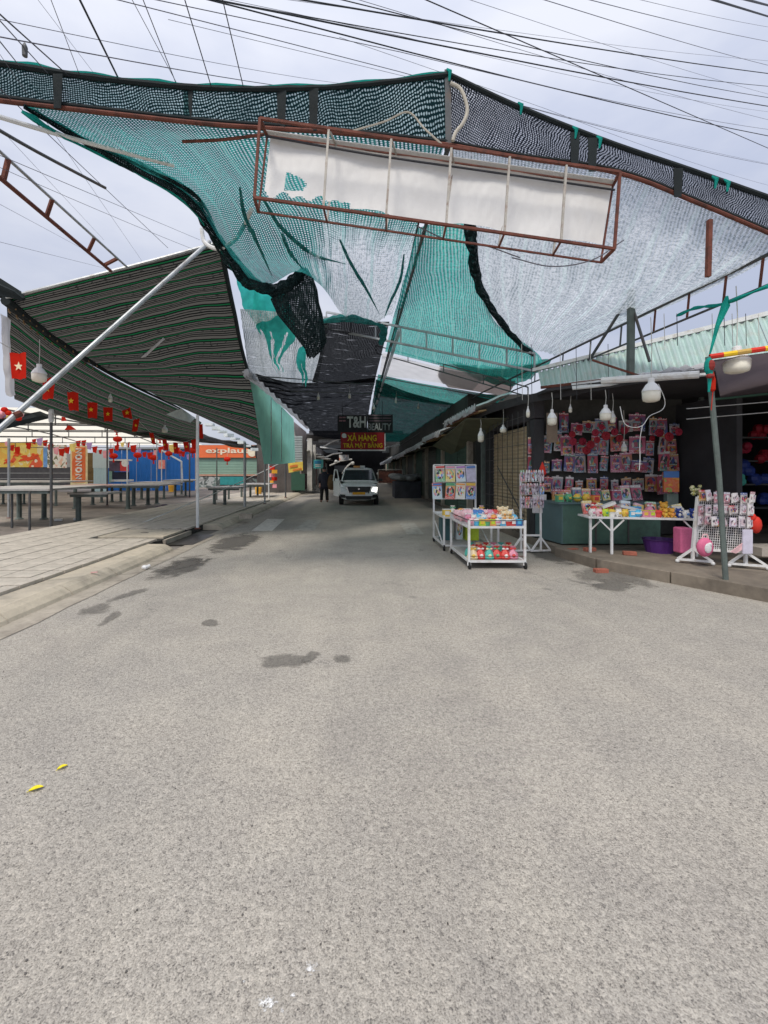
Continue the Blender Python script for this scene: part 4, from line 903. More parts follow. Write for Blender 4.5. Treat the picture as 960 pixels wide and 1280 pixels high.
# back wall of the market: a dark base with a billboard, banner, blue hoarding
def xat(px, Y): return (px - CX) * Y / F
def zat(py, Y): return EYE - (py - CY) * Y / F
def panelbox(m, px0, px1, py0, py1, Y, th=.08):
    x0, x1, z0, z1 = xat(px0, Y), xat(px1, Y), zat(py1, Y), zat(py0, Y)
    return m.box(((x0 + x1) / 2, Y + th / 2, (z0 + z1) / 2), (x1 - x0, th, z1 - z0))
def printmat(name, cols, scale=3.0, rand=True, rough=.5, dist=.6):
    """printed packaging or poster: flat blocks of colour"""
    m, t, b, o = nodes(name)
    co = N(t, 'ShaderNodeTexCoord').outputs['Object']
    if rand:
        oi = N(t, 'ShaderNodeObjectInfo'); ad = N(t, 'ShaderNodeVectorMath', operation='ADD'); L(t, co, ad.inputs[0])
        sc = N(t, 'ShaderNodeVectorMath', operation='SCALE'); cb = N(t, 'ShaderNodeCombineXYZ'); L(t, oi.outputs['Random'], cb.inputs[0]); L(t, oi.outputs['Random'], cb.inputs[2])
        L(t, cb.outputs[0], sc.inputs[0]); sc.inputs['Scale'].default_value = 37; L(t, sc.outputs[0], ad.inputs[1]); co = ad.outputs[0]
    n1 = tnoise(t, co, scale, 3, .5, dist); v = N(t, 'ShaderNodeTexVoronoi'); v.inputs['Scale'].default_value = scale * 2.2; L(t, co, v.inputs[0])
    s = N(t, 'ShaderNodeSeparateColor'); L(t, v.outputs['Color'], s.inputs[0])
    f = mathn(t, 'FRACT', mathn(t, 'ADD', mathn(t, 'MULTIPLY', n1.outputs[0], 1.8), mathn(t, 'MULTIPLY', s.outputs[0], .45)))
    if rand: f = mathn(t, 'FRACT', mathn(t, 'ADD', f, oi.outputs['Random']))
    k = len(cols); L(t, ramp(t, f, [(i / k, c) for i, c in enumerate(cols)], True).outputs[0], b.inputs['Base Color'])
    b.inputs['Roughness'].default_value = rough
    return m
def packmat(name, cols, k=1.0, cells=5.0, dark=(.06, .05, .07)):
    """printed packaging: a header band, a picture in the middle and lines of small print"""
    m, t, b, o = nodes(name); tc_ = N(t, 'ShaderNodeTexCoord'); g = tc_.outputs['Generated']
    s = N(t, 'ShaderNodeSeparateXYZ'); L(t, g, s.inputs[0]); rnd = N(t, 'ShaderNodeObjectInfo').outputs['Random']
    n = len(cols); cc = [tuple(x * k for x in c) for c in cols]
    def pick(v): return ramp(t, mathn(t, 'FRACT', v), [(i / n, c) for i, c in enumerate(cc)], True).outputs[0]
    x, z = s.outputs[0], s.outputs[2]
    off = N(t, 'ShaderNodeCombineXYZ'); L(t, mathn(t, 'MULTIPLY', rnd, 31.0), off.inputs[0]); va = N(t, 'ShaderNodeVectorMath', operation='ADD'); L(t, g, va.inputs[0]); L(t, off.outputs[0], va.inputs[1])
    vo = N(t, 'ShaderNodeTexVoronoi'); vo.inputs['Scale'].default_value = cells; L(t, va.outputs[0], vo.inputs[0]); sv = N(t, 'ShaderNodeSeparateColor'); L(t, vo.outputs['Color'], sv.inputs[0])
    c = pick(rnd)
    body = mixc(t, ramp(t, z, [(.25, 0.0), (.8, .55)]).outputs[0], c, pick(mathn(t, 'ADD', mathn(t, 'MULTIPLY', rnd, 3.7), .3)))
    dx = mathn(t, 'MULTIPLY', mathn(t, 'SUBTRACT', x, .5), 2.3); dz = mathn(t, 'MULTIPLY', mathn(t, 'SUBTRACT', z, .48), 2.9)
    rr = mathn(t, 'ADD', mathn(t, 'ADD', mathn(t, 'MULTIPLY', dx, dx), mathn(t, 'MULTIPLY', dz, dz)), mathn(t, 'MULTIPLY', tnoise(t, va.outputs[0], 4, 2).outputs[0], .5))
    c = mixc(t, mathn(t, 'LESS_THAN', rr, .95), body, pick(mathn(t, 'ADD', sv.outputs[0], rnd)))
    c = mixc(t, mathn(t, 'MULTIPLY', mathn(t, 'LESS_THAN', rr, .95), mathn(t, 'GREATER_THAN', sv.outputs[1], .78)), c, dark)
    hd = mathn(t, 'GREATER_THAN', z, .80); c = mixc(t, hd, c, pick(mathn(t, 'ADD', mathn(t, 'MULTIPLY', rnd, 7.3), .5)))
    tx = mathn(t, 'GREATER_THAN', tnoise(t, va.outputs[0], 16, 1).outputs[0], .5)
    band = mathn(t, 'MULTIPLY', mathn(t, 'GREATER_THAN', z, .85), mathn(t, 'LESS_THAN', z, .94)); band2 = mathn(t, 'MULTIPLY', mathn(t, 'GREATER_THAN', mathn(t, 'SINE', mathn(t, 'MULTIPLY', z, 130.0)), .1), mathn(t, 'LESS_THAN', z, .17))
    c = mixc(t, mathn(t, 'MULTIPLY', tx, mathn(t, 'MAXIMUM', band, band2)), c, tuple(.8 * k for _ in range(3)))
    L(t, c, b.inputs['Base Color']); b.inputs['Roughness'].default_value = .35; return m
Yb = 31
bw = thing('market_wall', (xat(30, Yb), Yb, 0), 'dark grey low wall under the colourful billboard at the far left', 'wall')
mm = MB(); panelbox(mm, -60, 88, 584, 612, Yb, .3); mm.build('wall_panel', mk('slate_wall', (.085, .085, .10), .7), bw)
for py in (591, 598): mm = MB(); panelbox(mm, -60, 87, py, py + .8, Yb - .04, .03); mm.build('rail', M['steel'], bw)
bb = thing('billboard', (xat(28, Yb), Yb, 1.7), 'yellow and orange billboard with leaping red shapes above the grey wall', 'billboard')
mm = MB(); panelbox(mm, -60, 54, 550, 584, Yb - .06, .06); mm.build('board', printmat('billboard_print', [(.85, .62, .12), (.85, .75, .45), (.85, .30, .05), (.88, .80, .62), (.80, .12, .04), (.85, .50, .08)], .55, False), bb)
mm = MB()
for cx_, cy_, w, h in ((32, 573, 15, 5), (20, 568, 7, 4), (9, 577, 8, 4), (42, 569, 7, 3)):
    c = P(cx_, cy_, Yb - .1); k = Yb / F; pts = [c + Vector((math.cos(a) * w * k * (.6 + .4 * math.cos(a * 3)), 0, math.sin(a) * h * k * (.7 + .3 * math.sin(a * 5)))) for a in [i * .45 for i in range(14)]]; mm.prism(pts, (0, .02, 0))
mm.build('red_print', mk('red_print', (.80, .09, .02), .6), bb)
mm = MB(); panelbox(mm, 54, 59, 560, 584, Yb - .07, .06); mm.build('blue_strip', mk('blue_print', (.18, .38, .75), .6), bb)
mm = MB(); panelbox(mm, 59, 83, 556, 585, Yb - .06, .06)
mm.build('picture_board', printmat('people_print', [(.85, .82, .76), (.85, .55, .42), (.80, .78, .72), (.55, .2, .12), (.86, .8, .72), (.2, .2, .1)], .8, False), label='white and orange picture board right of the leaping red shapes', cat='poster')
vb = thing('standing_banner', (xat(98, 28), 28, zat(606, 28)), 'tall orange red banner with white upright characters and cream border', 'banner')
mm = MB(); panelbox(mm, 88, 109, 557, 606, 28, .05); mm.build('border', mk('banner_cream', (.85, .72, .42), .6), vb)
mm = MB(); panelbox(mm, 90, 106.5, 559, 603, 27.97, .03); mm.build('field', printmat('banner_field', [(.80, .16, .04), (.82, .22, .05), (.80, .12, .03), (.84, .30, .08)], .7, False), vb)
bw_ = mk('banner_white', (.86, .82, .76), .6); k_ = 28 / F
for i, y in enumerate((564, 571.5, 579.5, 587.5, 596)):
    c = P(98.5, y, 27.94); mm = MB()
    if i % 2 == 0: mm.tube([c + Vector((x * k_, 0, z * k_)) for x, z in ((-3.5, 2.5), (3.5, 2.8), (-3.2, -2.4), (3.6, -2.2))], .06, 6)
    else: mm.tube([c + Vector((math.cos(a) * 3.4 * k_, 0, math.sin(a) * 2.6 * k_)) for a in [q * .7 for q in range(10)]], .06, 6)
    mm.build('white_mark', bw_, vb)
mm = MB(); panelbox(mm, 109.5, 117, 566, 604, 30, .2); mm.build('curtain_roll', mk('brown_curtain', (.16, .11, .05), .9, var=.5, scale=2), label='brown hanging bundle between the orange banner and pale blue panel', cat='curtain')
pb = thing('pale_panel', (xat(126, 30), 30, 0), 'pale blue corrugated panel left of the bright blue hoarding', 'panel')
M['paleblue'] = mk('pale_blue_sheet', (.44, .60, .68), .6, var=.06); M['blue'] = mk('blue_sheet', (.015, .16, .56), .5, var=.12, scale=1.5)
def corr(m, x0, x1, Y, z0, z1, pitch, depth=.03, face=-1):
    n = max(2, int((x1 - x0) / pitch * 4)); ring = []
    for i in range(n + 1):
        x = x0 + (x1 - x0) * i / n; ring.append((x, Y + face * depth * (.5 + .5 * math.sin(i * math.pi / 2))))
    vs = [Vector((x, y, z)) for z in (z0, z1) for x, y in ring]; b = n + 1
    return m.add(vs, [(i, i + 1, b + i + 1, b + i) for i in range(n)])
mm = MB(); corr(mm, xat(117, 30), xat(135, 30), 30, 0, zat(585, 30), .18); mm.build('lower_sheet', M['paleblue'], pb)
mm = MB(); panelbox(mm, 116, 136, 562, 585, 29.97, .04); mm.build('upper_sheet', mk('pale_blue_flat', (.52, .64, .70), .6, var=.04), pb)
hb = thing('hoarding', (xat(190, 33), 33, 0), 'bright blue metal hoarding closing the back of the market', 'hoarding')
for i in range(6):
    x0 = xat(134 + i * 18.4, 33); x1 = xat(134 + (i + 1) * 18.4, 33) - .03
    mm = MB(); corr(mm, x0, x1, 33, 0, zat(562 + (i % 2) * .6, 33), .27, .035); mm.build('metal_sheet', M['blue'], hb)
mm = MB(); panelbox(mm, 133, 245, 560.5, 562.5, 32.9, .08); mm.build('top_rail', M['dark_steel'], hb)
ki = thing('kiosk', (xat(150, 31), 31, 0), 'small market kiosk with red sign board and dark shelf', 'kiosk')
mm = MB(); panelbox(mm, 136, 152, 576, 589, 31, .5); mm.build('cabinet', mk('dim_cabinet', (.16, .12, .17), .6, var=.4, scale=3), ki)
mm = MB(); panelbox(mm, 150, 160, 577, 589, 30.7, .1); mm.build('red_board', mk('red_board', (.70, .06, .06), .6), ki)
mm = MB(); panelbox(mm, 136, 158, 574, 576, 30.6, .8); mm.build('roof', M['white_paint'], ki)
mm = MB(); panelbox(mm, 140, 158, 590, 599, 31, .4); mm.build('shelf_box', mk('dark_shelf', (.025, .03, .06), .6), ki)
mm = MB(); panelbox(mm, 136, 140, 589, 603, 31, .3); mm.build('side_post', mk('mint', (.35, .55, .45), .6), ki)
mm = MB(); panelbox(mm, 138, 160, 599.5, 602, 30.7, .8); mm.build('counter', M['white_paint'], ki)
mm = MB(); panelbox(mm, 198, 206, 575, 586, 32.6, .05); mm.build('poster', printmat('pink_print', [(.85, .25, .22), (.85, .45, .35), (.8, .15, .15)], .8), label='pink red poster stuck on the blue hoarding', cat='poster')
mm = MB(); mm.lathe([(.24, 0), (.24, .05)], P(156, 579, 30.3), 14, 'Y'); mm.build('round_sign', M['white_paint'], label='round white sign beside the red kiosk board', cat='sign')
# shop with orange fascia and green shutters
sh = thing('market_shop', (xat(300, 40), 40, 0), 'market shop with orange lettered fascia and pale green shutters', 'shop')
mm = MB(); panelbox(mm, 245, 356, 556, 614, 40.2, 3); mm.build('wall', mk('shop_wall', (.30, .33, .30), .8), sh)
M['orange'] = mk('orange_fascia', (.80, .17, .055), .55, var=.12, scale=1)
mm = MB(); panelbox(mm, 244, 324, 556.5, 572, 39.9, .25); mm.build('fascia', M['orange'], sh)
mm = MB(); panelbox(mm, 330, 350, 563, 574, 38.9, .25); mm.build('side_fascia', M['orange'], sh)
M['cream_letter'] = mk('cream_lettering', (.86, .74, .55), .6)
text('explauco', 'lettering', M['cream_letter'], P(290, 564, 39.86), .62, 4.7, sh, bold=.02)
mm = MB(); mm.lathe([(.42, 0), (.42, .04)], P(315, 565, 39.84), 14, 'Y'); mm.build('logo_disc', M['cream_letter'], sh)
M['shutter_green'] = mk('shutter_green', (.20, .33, .26), .6, var=.12, scale=1)
def shutter(m, x0, x1, Y, z0, z1, slat=.1, d=.02):
    n = int((z1 - z0) / slat); 
    for i in range(n):
        a = z0 + i * slat; m.add([(x0, Y, a), (x1, Y, a), (x1, Y - d, a + slat * .5), (x0, Y - d, a + slat * .5), (x1, Y, a + slat), (x0, Y, a + slat)], [(0, 1, 2, 3), (3, 2, 4, 5)])
for a, b in ((248, 304), (308, 348)):
    mm = MB(); shutter(mm, xat(a, 40), xat(b, 40), 40.1, zat(593, 40), zat(571, 40), .14); mm.build('roller_shutter', M['shutter_green'], sh)
mm = MB(); panelbox(mm, 246, 350, 593, 595, 39.5, .7); mm.build('counter', mk('salmon_counter', (.5, .28, .2), .7), sh)
mm = MB(); panelbox(mm, 275, 305, 596, 606, 38.8, .5); mm.build('teal_counter', mk('teal_counter', (.03, .25, .25), .6), sh)
mm = MB(); panelbox(mm, 246, 275, 596, 610, 39.4, .5); mm.build('lattice_counter', printmat('clutter_print', [(.1, .12, .11), (.4, .42, .4), (.15, .2, .18), (.05, .05, .05)], 1.5), sh)
mm = MB(); panelbox(mm, 306, 350, 597, 612, 39.4, .5); mm.build('lattice_counter', bpy.data.materials['clutter_print'], sh)
mm = MB(); mm.ball(P(323, 567, 38.5), (.3, .3, .5), 10, 7); mm.ball(P(326, 560, 38.5), (.15, .15, .25), 8, 6); mm.build('hanging_lamp', M['black'], label='black hanging lamp in front of the orange fascia, right of its lettering', cat='lamp')
# back-of-market closing hedge of roofs so the horizon is built up
mm = MB(); mm.box((-40, 46, 1.6), (70, .4, 3.2)); mm.build('far_wall', mk('far_wall', (.25, .24, .22), .9, var=.3, scale=.5), label='plain grey far wall closing off the market behind everything', cat='wall')

# tables on thick pipe legs
M['tabletop'] = mk('worn_tabletop', (.40, .39, .37), .55, var=.2, scale=3, grime=(.2, .17, .15), gamt=.6)
M['tabletop_red'] = mk('reddish_tabletop', (.42, .26, .23), .55, var=.25, scale=3)
def table(px0, px1, ytop, Y0, Y1, legs, label, mt='tabletop', bench=False):
    z = zat(ytop, Y0); x0, x1 = xat(px0, Y0), xat(px1, Y0)
    t = thing('market_table', ((x0 + x1) / 2, (Y0 + Y1) / 2, 0), label, 'table', 'tables on thick pipe legs in the market')
    n = 3
    for i in range(n):
        a = Y0 + (Y1 - Y0) * i / n; b = Y0 + (Y1 - Y0) * (i + 1) / n - .012
        mm = MB(); mm.box(((x0 + x1) / 2, (a + b) / 2, z - .025 + .003 * (i % 2)), (x1 - x0, b - a, .05)); mm.build('top_board', M[mt], t)
    mm = MB(); mm.box(((x0 + x1) / 2, Y0 + .06, z - .09), (x1 - x0 - .1, .05, .07)); mm.build('apron', M['greygreen'], t)
    for lx, ly, r in legs:
        b = G(lx, ly, .012); 
        r = r * .82 if r > .05 else r
        mm = MB(); mm.tube([b, (b.x, b.y, z - .05)], r, 9); lg = mm.build('leg', M['greygreen'] if r > .03 else M['dark_steel'], t)
        if r > .03: mm = MB(); mm.lathe([(r * 1.7, 0), (r * 1.7, .02), (r * 1.05, .05)], b, 10); mm.build('leg_foot', M['greygreen'], lg)
    return t
table(-70, 62, 611, 11.3, 13.9, [(15, 660, .028), (37, 664, .028), (24, 649, .085), (55, 649, .085)], 'nearest market table at the left edge, behind the dark rusty pole')
table(84, 134, 616, 12.8, 13.6, [(98, 652, .09)], 'narrow market table on one thick central leg, nearest the pavement')
table(70, 134, 607, 17.4, 19.6, [(94, 636, .08), (116, 631, .08)], 'market table just behind the one on a single central leg', 'tabletop_red')
table(112, 160, 606.5, 20.6, 22, [(140, 627, .07), (151, 627, .07), (127, 628, .07)], 'market table with slim legs below the pale blue panel')
table(140, 200, 606, 17.3, 19.4, [(160, 636, .09), (167, 632, .09), (185, 631, .09), (196, 630, .09)], 'long market table on four thick legs before the blue hoarding')
table(160, 212, 603, 22.8, 24.8, [(177, 624, .08), (205, 624, .07), (168, 624, .07)], 'market table behind the four legged one, under the blue hoarding')
table(203, 242, 600, 25.0, 27.2, [(219, 620, .08), (227, 618, .08), (232, 620, .07)], 'market table nearest the dark square pole by the hoarding')
table(-60, 74, 602, 18.6, 21.0, [(4, 630, .06), (30, 630, .06), (55, 632, .06), (70, 632, .06)], 'white topped market table below the dark grey wall', 'tabletop')
table(258, 300, 609, 17.6, 19.2, [(268, 635, .075), (281, 636, .075), (286, 627, .06)], 'small market table on the pavement left of the thick grey pole')
table(300, 336, 605, 22.5, 24.5, [(302, 624, .07), (313, 624, .07), (322, 622, .07), (330, 622, .06)], 'market table on the pavement right of the thick grey pole')
mm = MB(); mm.lathe([(.16, 0), (.2, .5), (.19, .52)], G(323, 620), 12); mm.build('orange_bin', mk('orange_plastic', (.8, .42, .04), .5), label='orange plastic tub under the far pavement table', cat='tub')
mm = MB(); mm.lathe([(.16, 0), (.2, .45), (.19, .47)], G(214, 615), 12); mm.build('orange_bin', bpy.data.materials['orange_plastic'], label='orange plastic tub under the table near the blue hoarding', cat='tub')
mm = MB()
for k in range(9): q = G(200 + random.uniform(-7, 7), 635 + random.uniform(-2, 2), .02); mm.ball(q + Vector((0, 0, .05)), (.12, .1, .06), 7, 5)
mm.build('cable_heap', mk('purple_black', (.05, .03, .07), .6), label='dark purple heap of hose lying on the market floor', cat='heap')
for (px, py, s) in ((73, 651, .12), (96, 576 + 74, .1)):
    q = G(px, py, .02); mm = MB(); mm.box(q + Vector((0, 0, .03)), (s * 1.6, s, .06), .4); mm.build('paper_scrap', M['white_paint'], label='white scrap on the market floor %s' % ('right of the dark rusty pole' if px == 73 else 'beside the single leg table'), cat='litter')
mm = MB(); q = G(181, 712); mm.ball(q + Vector((0, 0, .035)), (.05, .04, .035), 7, 5); mm.tube([q + Vector((0, 0, .03)), q + Vector((.07, .03, .06))], [.03, .02], 7); mm.build('crumpled_cup', M['white_paint'], label='crumpled white cup lying in the left gutter', cat='litter')
mm = MB(); q = G(150, 718 - 0, .12); mm.box(q + Vector((-.4, .1, .006)), (.08, .03, .01), .3); mm.build('paper_scrap', mk('pink_paper', (.7, .4, .38), .8), label='small pink paper scrap on the near pavement tiles', cat='litter')
mm = MB(); q = G(308, 648, .12); mm.box(q + Vector((0, 0, .06)), (.34, .2, .12)); mm.box(q + Vector((0, 0, .13)), (.38, .24, .02)); mm.build('step_block', M['gutter'], label='small concrete block at the foot of the thick grey pole', cat='block')

# red flags on a string
FL = [(23, 441, 7.6, .05, .30, .44), (61, 473, 9.0, -.1, .27, .42), (90, 490, 10.2, .1, .26, .42), (115, 503, 11.5, .02, .25, .40), (135, 509, 12.8, .0, .25, .40), (157, 508, 14.0, .3, .30, .36), (171, 524, 15.2, -.15, .22, .42), (189, 541, 16.6, .25, .18, .42), (205, 549, 17.8, .2, .2, .44), (219, 553, 19, .1, .2, .48), (232, 552, 20, .2, .24, .46), (242, 548, 21, .1, .24, .5), (250, 530, 15.5, .1, .2, .50)]
sp_ = curve_pts([P(f[0], f[1], f[2]) + Vector((0, .01, 0)) for f in FL[:12]], 60)
mm = MB(); mm.tube([P(0, 428, 7)] + sp_, .006, 5); mm.build('flag_string', M['cord'], label='thin cord carrying the red flags under the striped cloth', cat='cord')
def star(m, c, r, n=5):
    pts = []
    for k in range(n * 2):
        a = math.pi / 2 + k * math.pi / n; q = r if k % 2 == 0 else r * .4
        pts.append(c + Vector((math.cos(a) * q, 0, math.sin(a) * q)))
    m.prism(pts, (0, .004, 0))
for i, (px, py, Y, tilt, w, h) in enumerate(FL):
    c = P(px, py, Y); lab = ORD[i] + ' red flag with yellow star from the left on the flag string' if i < 12 else 'red flag hanging beside the white pavement pole'
    if i == 0: lab = 'largest red flag with pale star, at the left end of the flag string'
    t = thing('red_flag', c - Vector((0, 0, h)), lab, 'flag', 'red flags with a yellow star')
    m = MB(); m.smooth = True; ca, sa = math.cos(tilt * 2), math.sin(tilt * 2)
    def fp(u, v): 
        x = (u - .5) * w; z = -v * h; x2 = x * (1 - .12 * v) + tilt * v * h * .9; return c + Vector((x2, .03 * math.sin(u * 5 + i) + .02 * v * math.sin(i * 2.0), z - (u - .2) * tilt * .5 * w + .01 * math.sin(u * 9 + i)))
    for b in range(9):
        for a in range(7): m.v.append(fp(a / 6, b / 8))
    for b in range(8):
        for a in range(6): q = b * 7 + a; m.f.append([q, q + 7, q + 8, q + 1]); m.m.append(0)
    m.build('flag_cloth', M['flag'], t)
    if i < 11:
        m = MB(); star(m, fp(.5, .5) + Vector((0, -.028, 0)), w * .27); m.build('star', M['yellow'] if i else mk('pale_star', (.82, .68, .45), .7), t)
# lamps under the striped cloth
def bulb(px, py, Y, r, h, cord, label, warm=True):
    """a hanging LED bulb: py is the height of its lower end"""
    c = P(px, py, Y); t = thing('hanging_bulb', c, label, 'bulb', 'bulbs hanging on cords')
    mm = MB(); mm.smooth = True; mm.lathe([(r * .10, 0), (r * .55, .006), (r * .9, h * .07), (r, h * .18), (r * 1.02, h * .45)], c, 16); mm.build('diffuser', M['bulb'], t)
    mm = MB(); mm.lathe([(r * 1.05, h * .45), (r * .98, h * .52), (r * .62, h * .72), (r * .36, h * .80), (r * .36, h * .97), (r * .2, h)], c, 16); mm.build('housing', M['bulb_white'], t)
    mm = MB(); mm.tube([c + Vector((0, 0, h)), c + Vector((.01, 0, h + cord * .5)), c + Vector((0, .01, h + cord))], .006, 5); mm.build('cord', M['cord'], t)
    return t
bulb(49, 478, 8.2, .12, .34, .45, 'wide white bulb hanging between the two leftmost red flags')
bulb(138, 503, 12.5, .055, .26, .3, 'small clear bulb hanging under the striped cloth above the flags')
bulb(206, 541, 16.5, .10, .28, .2, 'dim bulb hanging above the red flags near the blue hoarding')
# red lanterns and pennants over the tables
for i, (px, py, Y, r, lab) in enumerate(((147, 549, 20, .19, 'round red lantern hanging high in the market, upper one of a pair'), (146, 539, 20, .11, 'small red lantern, topmost above the round red lantern'), (142, 570, 25, .22, 'round red lantern low in front of the pale blue panel'), (172, 569, 25, .22, 'round red lantern before the left part of the blue hoarding'), (192, 572, 25, .22, 'round red lantern before the middle of the blue hoarding'), (200, 548, 22, .15, 'red lantern near the cream awning, right of the dark pole'), (211, 567, 25, .2, 'round red lantern beside the pink poster on the hoarding'), (225, 565, 26, .15, 'red lantern at the right end of the blue hoarding'), (284, 574, 36, .28, 'red lantern hanging in front of the green market shutter'), (241, 563, 30, .3, 'red lantern at the left end of the orange fascia'))):
    c = P(px, py, Y); t = thing('red_lantern', c, lab, 'lantern', 'red lanterns over the market')
    mm = MB(); mm.smooth = True; mm.ball(c, (r, r, r * .72), 12, 8); mm.build('lantern_body', M['lantern'], t)
    mm = MB(); mm.tube([c + Vector((0, 0, r * .7)), c + Vector((0, 0, r * .7 + .5))], .012, 5); mm.build('lantern_cord', M['cord'], t)
    mm = MB(); mm.tube([c - Vector((0, 0, r * .7)), c - Vector((0, 0, r * 1.6))], [.03, .06], 6); mm.build('tassel', M['lantern'], t)
pg = MB(); pcols = [M['lantern'], mk('pennant_pink', (.8, .35, .4), .7), mk('pennant_yellow', (.85, .65, .2), .7), mk('pennant_violet', (.45, .3, .6), .7)]
for i in range(34):
    px = 8 + i * 6.9; py = 552 + 6 * math.sin(i * .8) + px * .045; Y = 26 + (i % 3); c = P(px, py, Y); w = .10 + .10 * random.random()
    pg.cur = 0 if i % 3 else 1 + (i // 3) % 3
    pg.prism([c + Vector((-w, 0, 0)), c + Vector((w, 0, .05)), c + Vector((w * .5, 0, -w * 2.4)), c + Vector((-w * .7, 0, -w * 2.0))], (0, .03, 0))
o = pg.build('pennant_string', pcols, label='string of small red and mixed pennants below the cream awning', cat='pennants')
for k, (px, py) in enumerate(((79, 524), (87, 535))):
    c = P(px, py, 14); mm = MB(); mm.prism([c + Vector((-.05, 0, .08)), c + Vector((.05, 0, .06)), c + Vector((.10 + .1 * k, 0, -.05)), c + Vector((-.06 - .1 * k, 0, -.06))], (0, .02, 0)); mm.build('red_ribbon', M['lantern'], label='small red ribbon under the cream awning, %s one' % ('upper' if k == 0 else 'lower'), cat='ribbon')
mm = MB(); 
for k in range(26):
    q = P(random.uniform(-6, 26), random.uniform(512, 524), 11.5 + random.random()); mm.cur = k % 4; mm.ball(q, (.09, .07, .07), 7, 5)
mm.build('festoon', [M['lantern'], pcols[1], pcols[2], pcols[3]], label='bright bunch of mixed toys hanging at the far left edge', cat='festoon')
mm = MB(); mm.prism([P(-20, 528, 11), P(50, 514, 13), P(54, 519, 13), P(-20, 536, 11)], (0, .3, -.05)); mm.build('dark_awning', M['black_net_hem'], label='small dark awning below the lower striped panel at left', cat='awning')
mm = MB(); mm.tube(curve_pts([P(170, 533, 17), P(206, 540, 19), P(250, 548, 22), P(300, 556, 26), P(326, 562, 30)], 40), [.15 + .03 * math.sin(i * .7) for i in range(41)], 12, rough=.4); mm.build('rolled_awning', mk('dark_awning', (.06, .058, .055), .9, var=.5, scale=3), label='dark rolled awning along the market edge behind the flags', cat='awning')
mm = MB(); q = [P(208, 518, 15.7), P(226, 510, 15.9), P(244, 522, 16.6), P(238, 528, 16.4), P(222, 524, 16)]; mm.prism(q, (0, .04, 0)); mm.build('plastic_patch', mk('pale_plastic', (.75, .82, .85), .4), label='torn piece of clear white plastic at the end of the tent cable', cat='plastic')
mm = MB()
for k in range(8): q = P(262 + k * 8 , 531 + k * 4.4, 19 + k * .6); mm.box(q, (.35, .3, .10 + .05 * (k % 2)), .3 * k)
mm.build('plastic_scraps', bpy.data.materials['pale_plastic'], label='crumpled white plastic strip under the rear edge of the striped cloth', cat='plastic')

# ================================================================ FAR STREET
# left side row
M['grimy_white'] = mk('grimy_white', (.55, .54, .50), .7, var=.2, scale=2, grime=(.2, .18, .16), gamt=.6)
lrw = thing('shop_row', (-4.2, 43, 0), 'row of narrow shops far along the left side of the street', 'shops')
mm = MB(); mm.box((-5.0, 44.5, 1.9), (2.4, 33, 3.8)); mm.build('wall', mk('dark_shop_wall', (.10, .09, .085), .85, var=.4, scale=1), lrw)
M['door_green'] = mk('door_green', (.03, .09, .06), .6); M['door_maroon'] = mk('door_maroon', (.10, .02, .025), .6)
for k in range(9):
    mm = MB(); mm.box((-3.77, 29.4 + k * 3.4, 1.25), (.06, 2.6, 2.3)); mm.build('door', [M['door_green'], M['door_maroon'], M['grimy_white']][k % 3], lrw)
    mm = MB(); mm.box((-3.4, 29.4 + k * 3.4, 2.75 + .12 * (k % 2)), (.9, 3.1, .06)); mm.build('awning', [M['grimy_white'], M['steel']][k % 2], lrw)
mm = MB(); panelbox(mm, 364, 381, 588, 613, 27.8, .12); mm.build('end_door', M['door_green'], lrw)
pil = MB(); panelbox(pil, 384, 390, 548, 614, 28.5, .35); pil.build('white_pillar', M['grimy_white'], label='grimy white pillar on the left side far down the street', cat='pillar')
mm = MB(); panelbox(mm, 391, 394.5, 556, 612, 31, .3); panelbox(mm, 396, 398, 584, 611, 33, .3); mm.build('white_pillar', M['grimy_white'], label='thin pair of pale posts behind the grimy white pillar', cat='pillar')
mm = MB(); mm.quad(P(366, 526, 25), P(383, 540, 26.5), P(384, 592, 26.5), P(377, 592, 25.5), .1); mm.build('pinkish_wall', mk('pinkish_wall', (.42, .36, .34), .8), label='pinkish grey wall strip beside the slatted sign board', cat='wall')
sb = thing('slat_board', P(368, 578, 24.5), 'grey slatted sign board hanging by the left pavement', 'board')
for k in range(11): mm = MB(); panelbox(mm, 359.5, 378, 545 + k * 3, 547.3 + k * 3, 24.5, .05); mm.build('slat', mk('slat_grey', (.40, .45, .45), .7) if k == 0 else bpy.data.materials['slat_grey'], sb)
mm = MB(); panelbox(mm, 359.8, 377.6, 545, 578, 24.56, .04); mm.build('backing', mk('slat_back', (.17, .2, .22), .8), sb)
yb = thing('yellow_banner', P(368, 590, 24.3), 'crooked yellow poster hanging under the grey slatted board', 'poster')
mm = MB(); mm.quad(P(360, 579, 24.3), P(378.5, 577, 24.3), P(378.5, 588, 24.3), P(361, 591, 24.3), .02); mm.build('sheet', mk('yellow_sheet', (.78, .58, .10), .6), yb)
mm = MB(); mm.quad(P(362, 582, 24.25), P(372, 580.5, 24.25), P(372, 583, 24.25), P(362, 584.5, 24.25), .01); mm.quad(P(366, 587, 24.25), P(377, 584.5, 24.25), P(377, 586.5, 24.25), P(366, 589, 24.25), .01); mm.build('print', mk('orange_print', (.7, .2, .04), .6), yb)
ts = thing('small_sign', P(399, 586, 27), 'small teal sign with white lines left of the standing person', 'sign')
mm = MB(); panelbox(mm, 392, 404, 574.5, 585.5, 27, .06); mm.build('board', mk('teal_board', (.12, .52, .50), .6), ts)
mm = MB(); panelbox(mm, 393, 401.5, 576, 579.5, 26.97, .03); mm.build('blue_field', mk('sign_blue', (.04, .25, .45), .6), ts)
